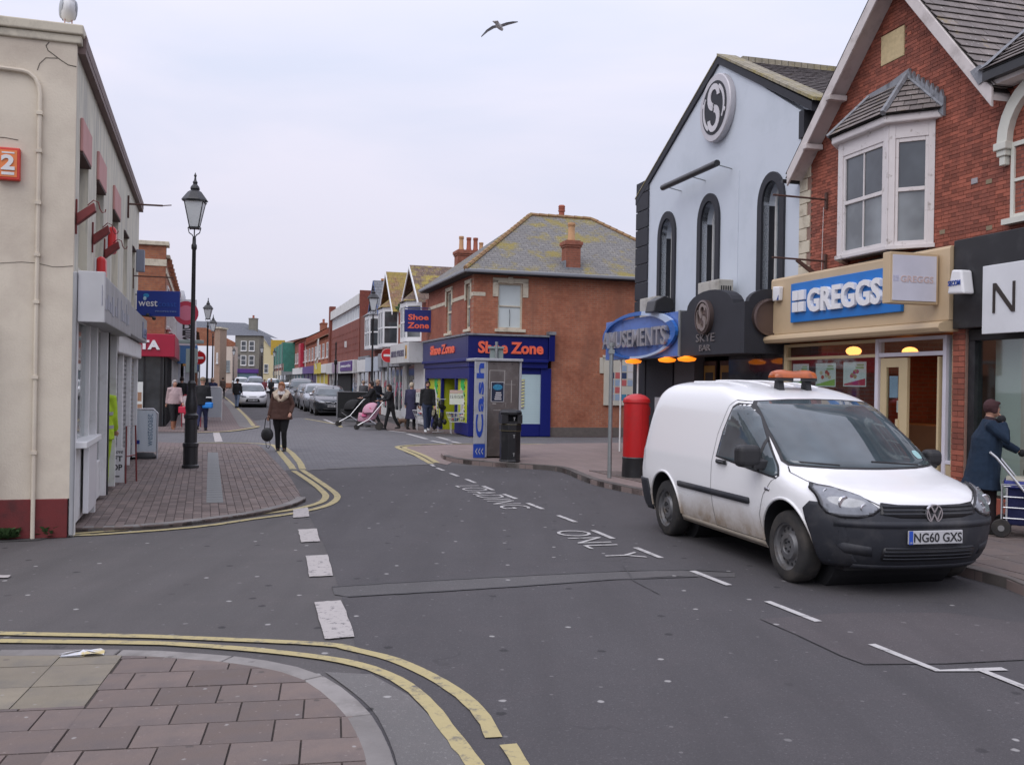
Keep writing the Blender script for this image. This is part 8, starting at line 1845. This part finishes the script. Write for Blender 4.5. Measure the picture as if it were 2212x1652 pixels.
# 5..: people beyond the lamp post on the left
p, J = person('man in dark jacket and flat cap walking away behind the tall lamp post', -10.0, 31.3, .02, 185, 1.70, ((12, 6), (-12, 20)), ((8, 10), (-10, 12)), blk_c, .82, navyc, shoeb, None, hat=cloth('cap_tan', (.22, .17, .11)), bulk=1.15, vox=.022)
hw = wpos(p, J['a', 0][2]); t = thing('carrier_bag', 'bright blue carrier bag beside the man in the flat cap', 'bag', (-9.85, 31.25, .72)); MB().box(-.13, .2, -.08, .08, .03, .22).build('bag', M('bag_blue', (.02, .22, .65), .5), t, bevel=.04); MB().box(-.13, .2, -.05, -.03, .36, .40).build('trim', white_m, t)
for (x, y, lb, c1, c2, h, hc_, gait) in ((-15.3, 49.5, 'walker in dark navy coat and grey trousers near the left lamp pair', navyc, cloth('grey_trs', (.14, .13, .14)), 1.68, cloth('hair_sandy', (.4, .28, .2)), 12), (-15.6, 55, 'walker in black coat with blue jeans beyond the one in navy', blk_c, jean, 1.66, cloth('hair_dark', (.03, .02, .018)), -10), (-14.5, 42.5, 'dark dressed walker close behind the tall lamp post', blk_c, navyc, 1.70, cloth('hair_dark', (.03, .02, .018)), 14), (-24.5, 82, 'far dark figure walking by the kerb on the left pavement', cloth('brown_d', (.08, .06, .05)), blk_c, 1.7, cloth('hair_dark', (.03, .02, .018)), 10), (-18.6, 60, 'walker in red-hooded dark jacket beside the far lamp post', blk_c, navyc, 1.66, cloth('hair_dark', (.03, .02, .018)), 8), (-13.4, 40.6, 'shopper in purple-blue coat in front of the tall pale board', cloth('purple_coat', (.10, .08, .16)), navyc, 1.62, cloth('hair_dark', (.03, .02, .018)), 6)):
    person(lb, x, y, .02, 185+R.uniform(-15, 15), h, ((gait, 6), (-gait, 18)), ((-gait, 10), (gait, 12)), c1, .78, c2, shoeb, hc_, 0, 1.12, vox=.026)
# middle distance, crossing the road
person('distant person in red and dark clothes crossing behind the white hatchback', -22.5, 88, 0, 20, 1.62, ((12, 6), (-12, 18)), ((10, 50), (10, 50)), cloth('dull_red', (.20, .05, .06)), .8, blk_c, shoeb, cloth('hair_dark', (.03, .02, .018)), vox=.03)
person('distant person in black with a cap crossing in front of the woman in brown', -19.9, 80, 0, 0, 1.70, ((-8, 6), (8, 18)), ((10, 50), (10, 50)), blk_c, .75, blk_c, shoeb, cloth('hair_dark', (.03, .02, .018)), vox=.03, bulk=1.2)
# right-hand group
p, J = person('bearded man in black sweater and dark jeans walking towards the camera outside the shoe shop', -2.80, 32.2, .05, 12, 1.68, ((18, 2), (-16, 14)), ((-6, 8), (8, 10)), blk_c, .92, dkj, M('trainer_white', (.6, .6, .6), .6), cloth('hair_dark', (.03, .02, .018)), 0, 1.0, vox=.016, facefeat=True)
bd_ = MB().ball((0, -.035, -.075), (.058, .06, .045), 12); hc2 = Vector((0, -.015, 1.605)); bd_.v = [tuple(Vector(q)+hc2) for q in bd_.v]; remesh(bd_, 'beard', cloth('hair_dark', (.03, .02, .018)), p, .012)
p, J = person('white haired person in ankle length navy coat seen from behind outside the shoe shop', -3.55, 34.3, .05, 165, 1.62, ((6, 3), (-6, 8)), ((4, 10), (-6, 10)), cloth('coat_long_navy', (.035, .033, .075)), .36, blk_c, shoeb, cloth('hair_white', (.52, .44, .32)), 0, 1.12, skirt=.02, vox=.018)
hw = wpos(p, J['a', 1][2]); t = thing('carrier_bag', 'thin white carrier bag held by the person in the long navy coat', 'bag', (hw.x-.05, hw.y-.02, hw.z-.42)); MB().box(-.11, .11, -.05, .05, 0, .30).tube([(-.05, 0, .3), (0, 0, .42), (.05, 0, .3)], .008, 4).build('bag', M('bag_white', (.6, .6, .62), .5), t, bevel=.03)
p, J = person('long dark haired woman in black pushing the pink pushchair', -4.25, 34.1, .03, -60, 1.55, ((16, 4), (-14, 14)), ((34, 40), (34, 40)), blk_c, .82, blk_c, shoeb, cloth('hair_brown', (.05, .022, .015)), .20, .95, 6, vox=.018)
p, J = person('woman in black with tied back hair pushing the black pram', -5.15, 36.0, .03, -70, 1.64, ((10, 4), (-12, 12)), ((34, 40), (34, 40)), blk_c, .62, blk_c, shoeb, cloth('hair_dark', (.03, .02, .018)), 0, 1.15, 6, vox=.018)
person('man in dark body warmer and light blue jeans by the grey fronted shop', -5.9, 42.5, .03, 60, 1.72, ((8, 4), (-8, 10)), ((20, 50), (10, 60)), cloth('vest_navy', (.012, .014, .022)), .92, jean, shoeb, cloth('hair_sandy', (.4, .28, .2)), 0, 1.05, vox=.022)
p = person('far shopper in dark coat on the right pavement beyond the black board', -7.9, 51.5, .03, 180, 1.66, ((8, 4), (-8, 10)), ((10, 10), (0, 10)), cloth('grey_coat', (.10, .10, .11)), .7, blk_c, shoeb, cloth('hair_sandy', (.4, .28, .2)), 0, 1.05, vox=.028)
# prams
def pram(label, x, y, rz, hood, framem, big=1.0, black=False):
    t = thing('pushchair', label, 'pushchair', (x, y, 0.0), rz); t.scale = (big,)*3       # front towards -x
    fr = MB()
    for k in (1, -1): fr.tube([(.50, .20*k, .98), (.42, .21*k, .90), (.0, .22*k, .38), (-.38, .20*k, .16)], .016, 6).tube([(.0, .22*k, .38), (.36, .24*k, .14)], .016, 6).tube([(-.10, .22*k, .36), (-.30, .20*k, .5)], .013, 5)
    fr.tube([(.50, -.20, .98), (.50, .20, .98)], .018, 6).tube([(.36, -.24, .14), (.36, .24, .14)], .012, 5).build('frame', framem, t, smooth=True)
    for xx, yy_, r_ in ((.36, .24, .14), (.36, -.24, .14), (-.42, .15, .10), (-.42, -.15, .10)):
        w = MB().lathe([(r_*.7, -.025), (r_*.95, -.022), (r_, 0), (r_*.95, .022), (r_*.7, .025)], (xx, yy_, r_), 18, 0, 'y').build('wheel', rubber, t, smooth=True); MB().lathe([(r_*.65, -.018), (r_*.3, -.024), (r_*.1, -.02)], (xx, yy_, r_), 12, 0, 'y').lathe([(r_*.65, .018), (r_*.3, .024), (r_*.1, .02)], (xx, yy_, r_), 12, 0, 'y').build('hub', framem, w)
    st = MB(); st.tube([(.22, 0, .82), (.08, 0, .50), (-.15, 0, .42), (-.38, 0, .45)], [(.19, .05), (.19, .06), (.18, .06), (.16, .04)], 10, up=(0, 1, 0)); remesh(st, 'seat', hood if not black else M('pram_black', (.012, .012, .013), .8), t, .02, .01)
    hd = MB(); N1, N2 = 12, 10
    for i in range(N1+1):
        a = radians(-8)+radians(128)*i/N1
        for j in range(N2+1):
            ph = pi*j/N2; hd.v.append((.12-.36*cos(a)*sin(ph)*1.0, .235*cos(ph), .62+.34*sin(a)*sin(ph)))
    for i in range(N1):
        for j in range(N2): q = i*(N2+1)+j; hd.f.append((q, q+1, q+N2+2, q+N2+1)); hd.m.append(0)
    o = hd.build('hood', hood, t, smooth=True, fix=False); m = o.modifiers.new('th', 'SOLIDIFY'); m.thickness = .012
    MB().box(-.2, .25, -.17, .17, .16, .26).build('basket', M('basket_grey', (.15, .15, .16), .6), t, bevel=.03)
    return t
pk = M('pink_fabric', (.55, .30, .38), .8, var=.06, dirt=(.50, .08, .16), ds=9, da=.62, db=.66)
t = pram('pink hooded pushchair with chrome frame pushed by the long haired woman', -5.0, 34.0, radians(6), pk, M('chrome_tube', (.5, .5, .52), .25, .8), 1.0)
MB().ball((-.14, 0, .60), (.07, .07, .075), 10).ball((-.16, 0, .50), (.12, .12, .08), 10).build('blanket', M('hot_pink', (.6, .12, .25), .8), t, smooth=True)
pram('black pram with silver chassis pushed by the woman with tied back hair', -6.05, 36.4, radians(4), M('pram_black', (.012, .012, .013), .8), M('chrome_tube', (.5, .5, .52), .25, .8), 1.06, True)
# little terrier
t = thing('dog', 'small brown and black terrier standing on the pavement behind the shoppers', 'dog', (-4.02, 35.9, .03), radians(-25)); t.scale = (1.0,)*3
dg = MB().tube([(-.17, 0, .24), (-.05, 0, .235), (.10, 0, .235), (.17, 0, .26)], [.065, .075, .085, .06], 10).tube([(.15, 0, .27), (.22, 0, .35)], [.06, .05], 8).ball((.25, 0, .37), (.06, .05, .05), 10).tube([(.27, 0, .36), (.35, 0, .34)], [.035, .02], 8).tube([(-.18, 0, .27), (-.23, 0, .33), (-.24, 0, .38)], [.025, .018, .01], 6)
for k in (1, -1):
    dg.tube([(.11, .045*k, .22), (.12, .045*k, .12), (.11, .045*k, .09), (.12, .045*k, .01), (.15, .045*k, .01)], [.035, .022, .02, .018, .018], 6); dg.tube([(-.14, .05*k, .22), (-.10, .05*k, .15), (-.17, .05*k, .09), (-.16, .05*k, .01), (-.13, .05*k, .01)], [.05, .032, .02, .018, .018], 6); dg.tube([(.24, .04*k, .40), (.25, .055*k, .45)], [.022, .008], 6)
remesh(dg, 'body', M('dog_fur', (.12, .07, .045), .9, var=.6, vs=12), t, .012, .012); MB().ball((.355, 0, .345), .012, 6).build('nose', black_pl, t)
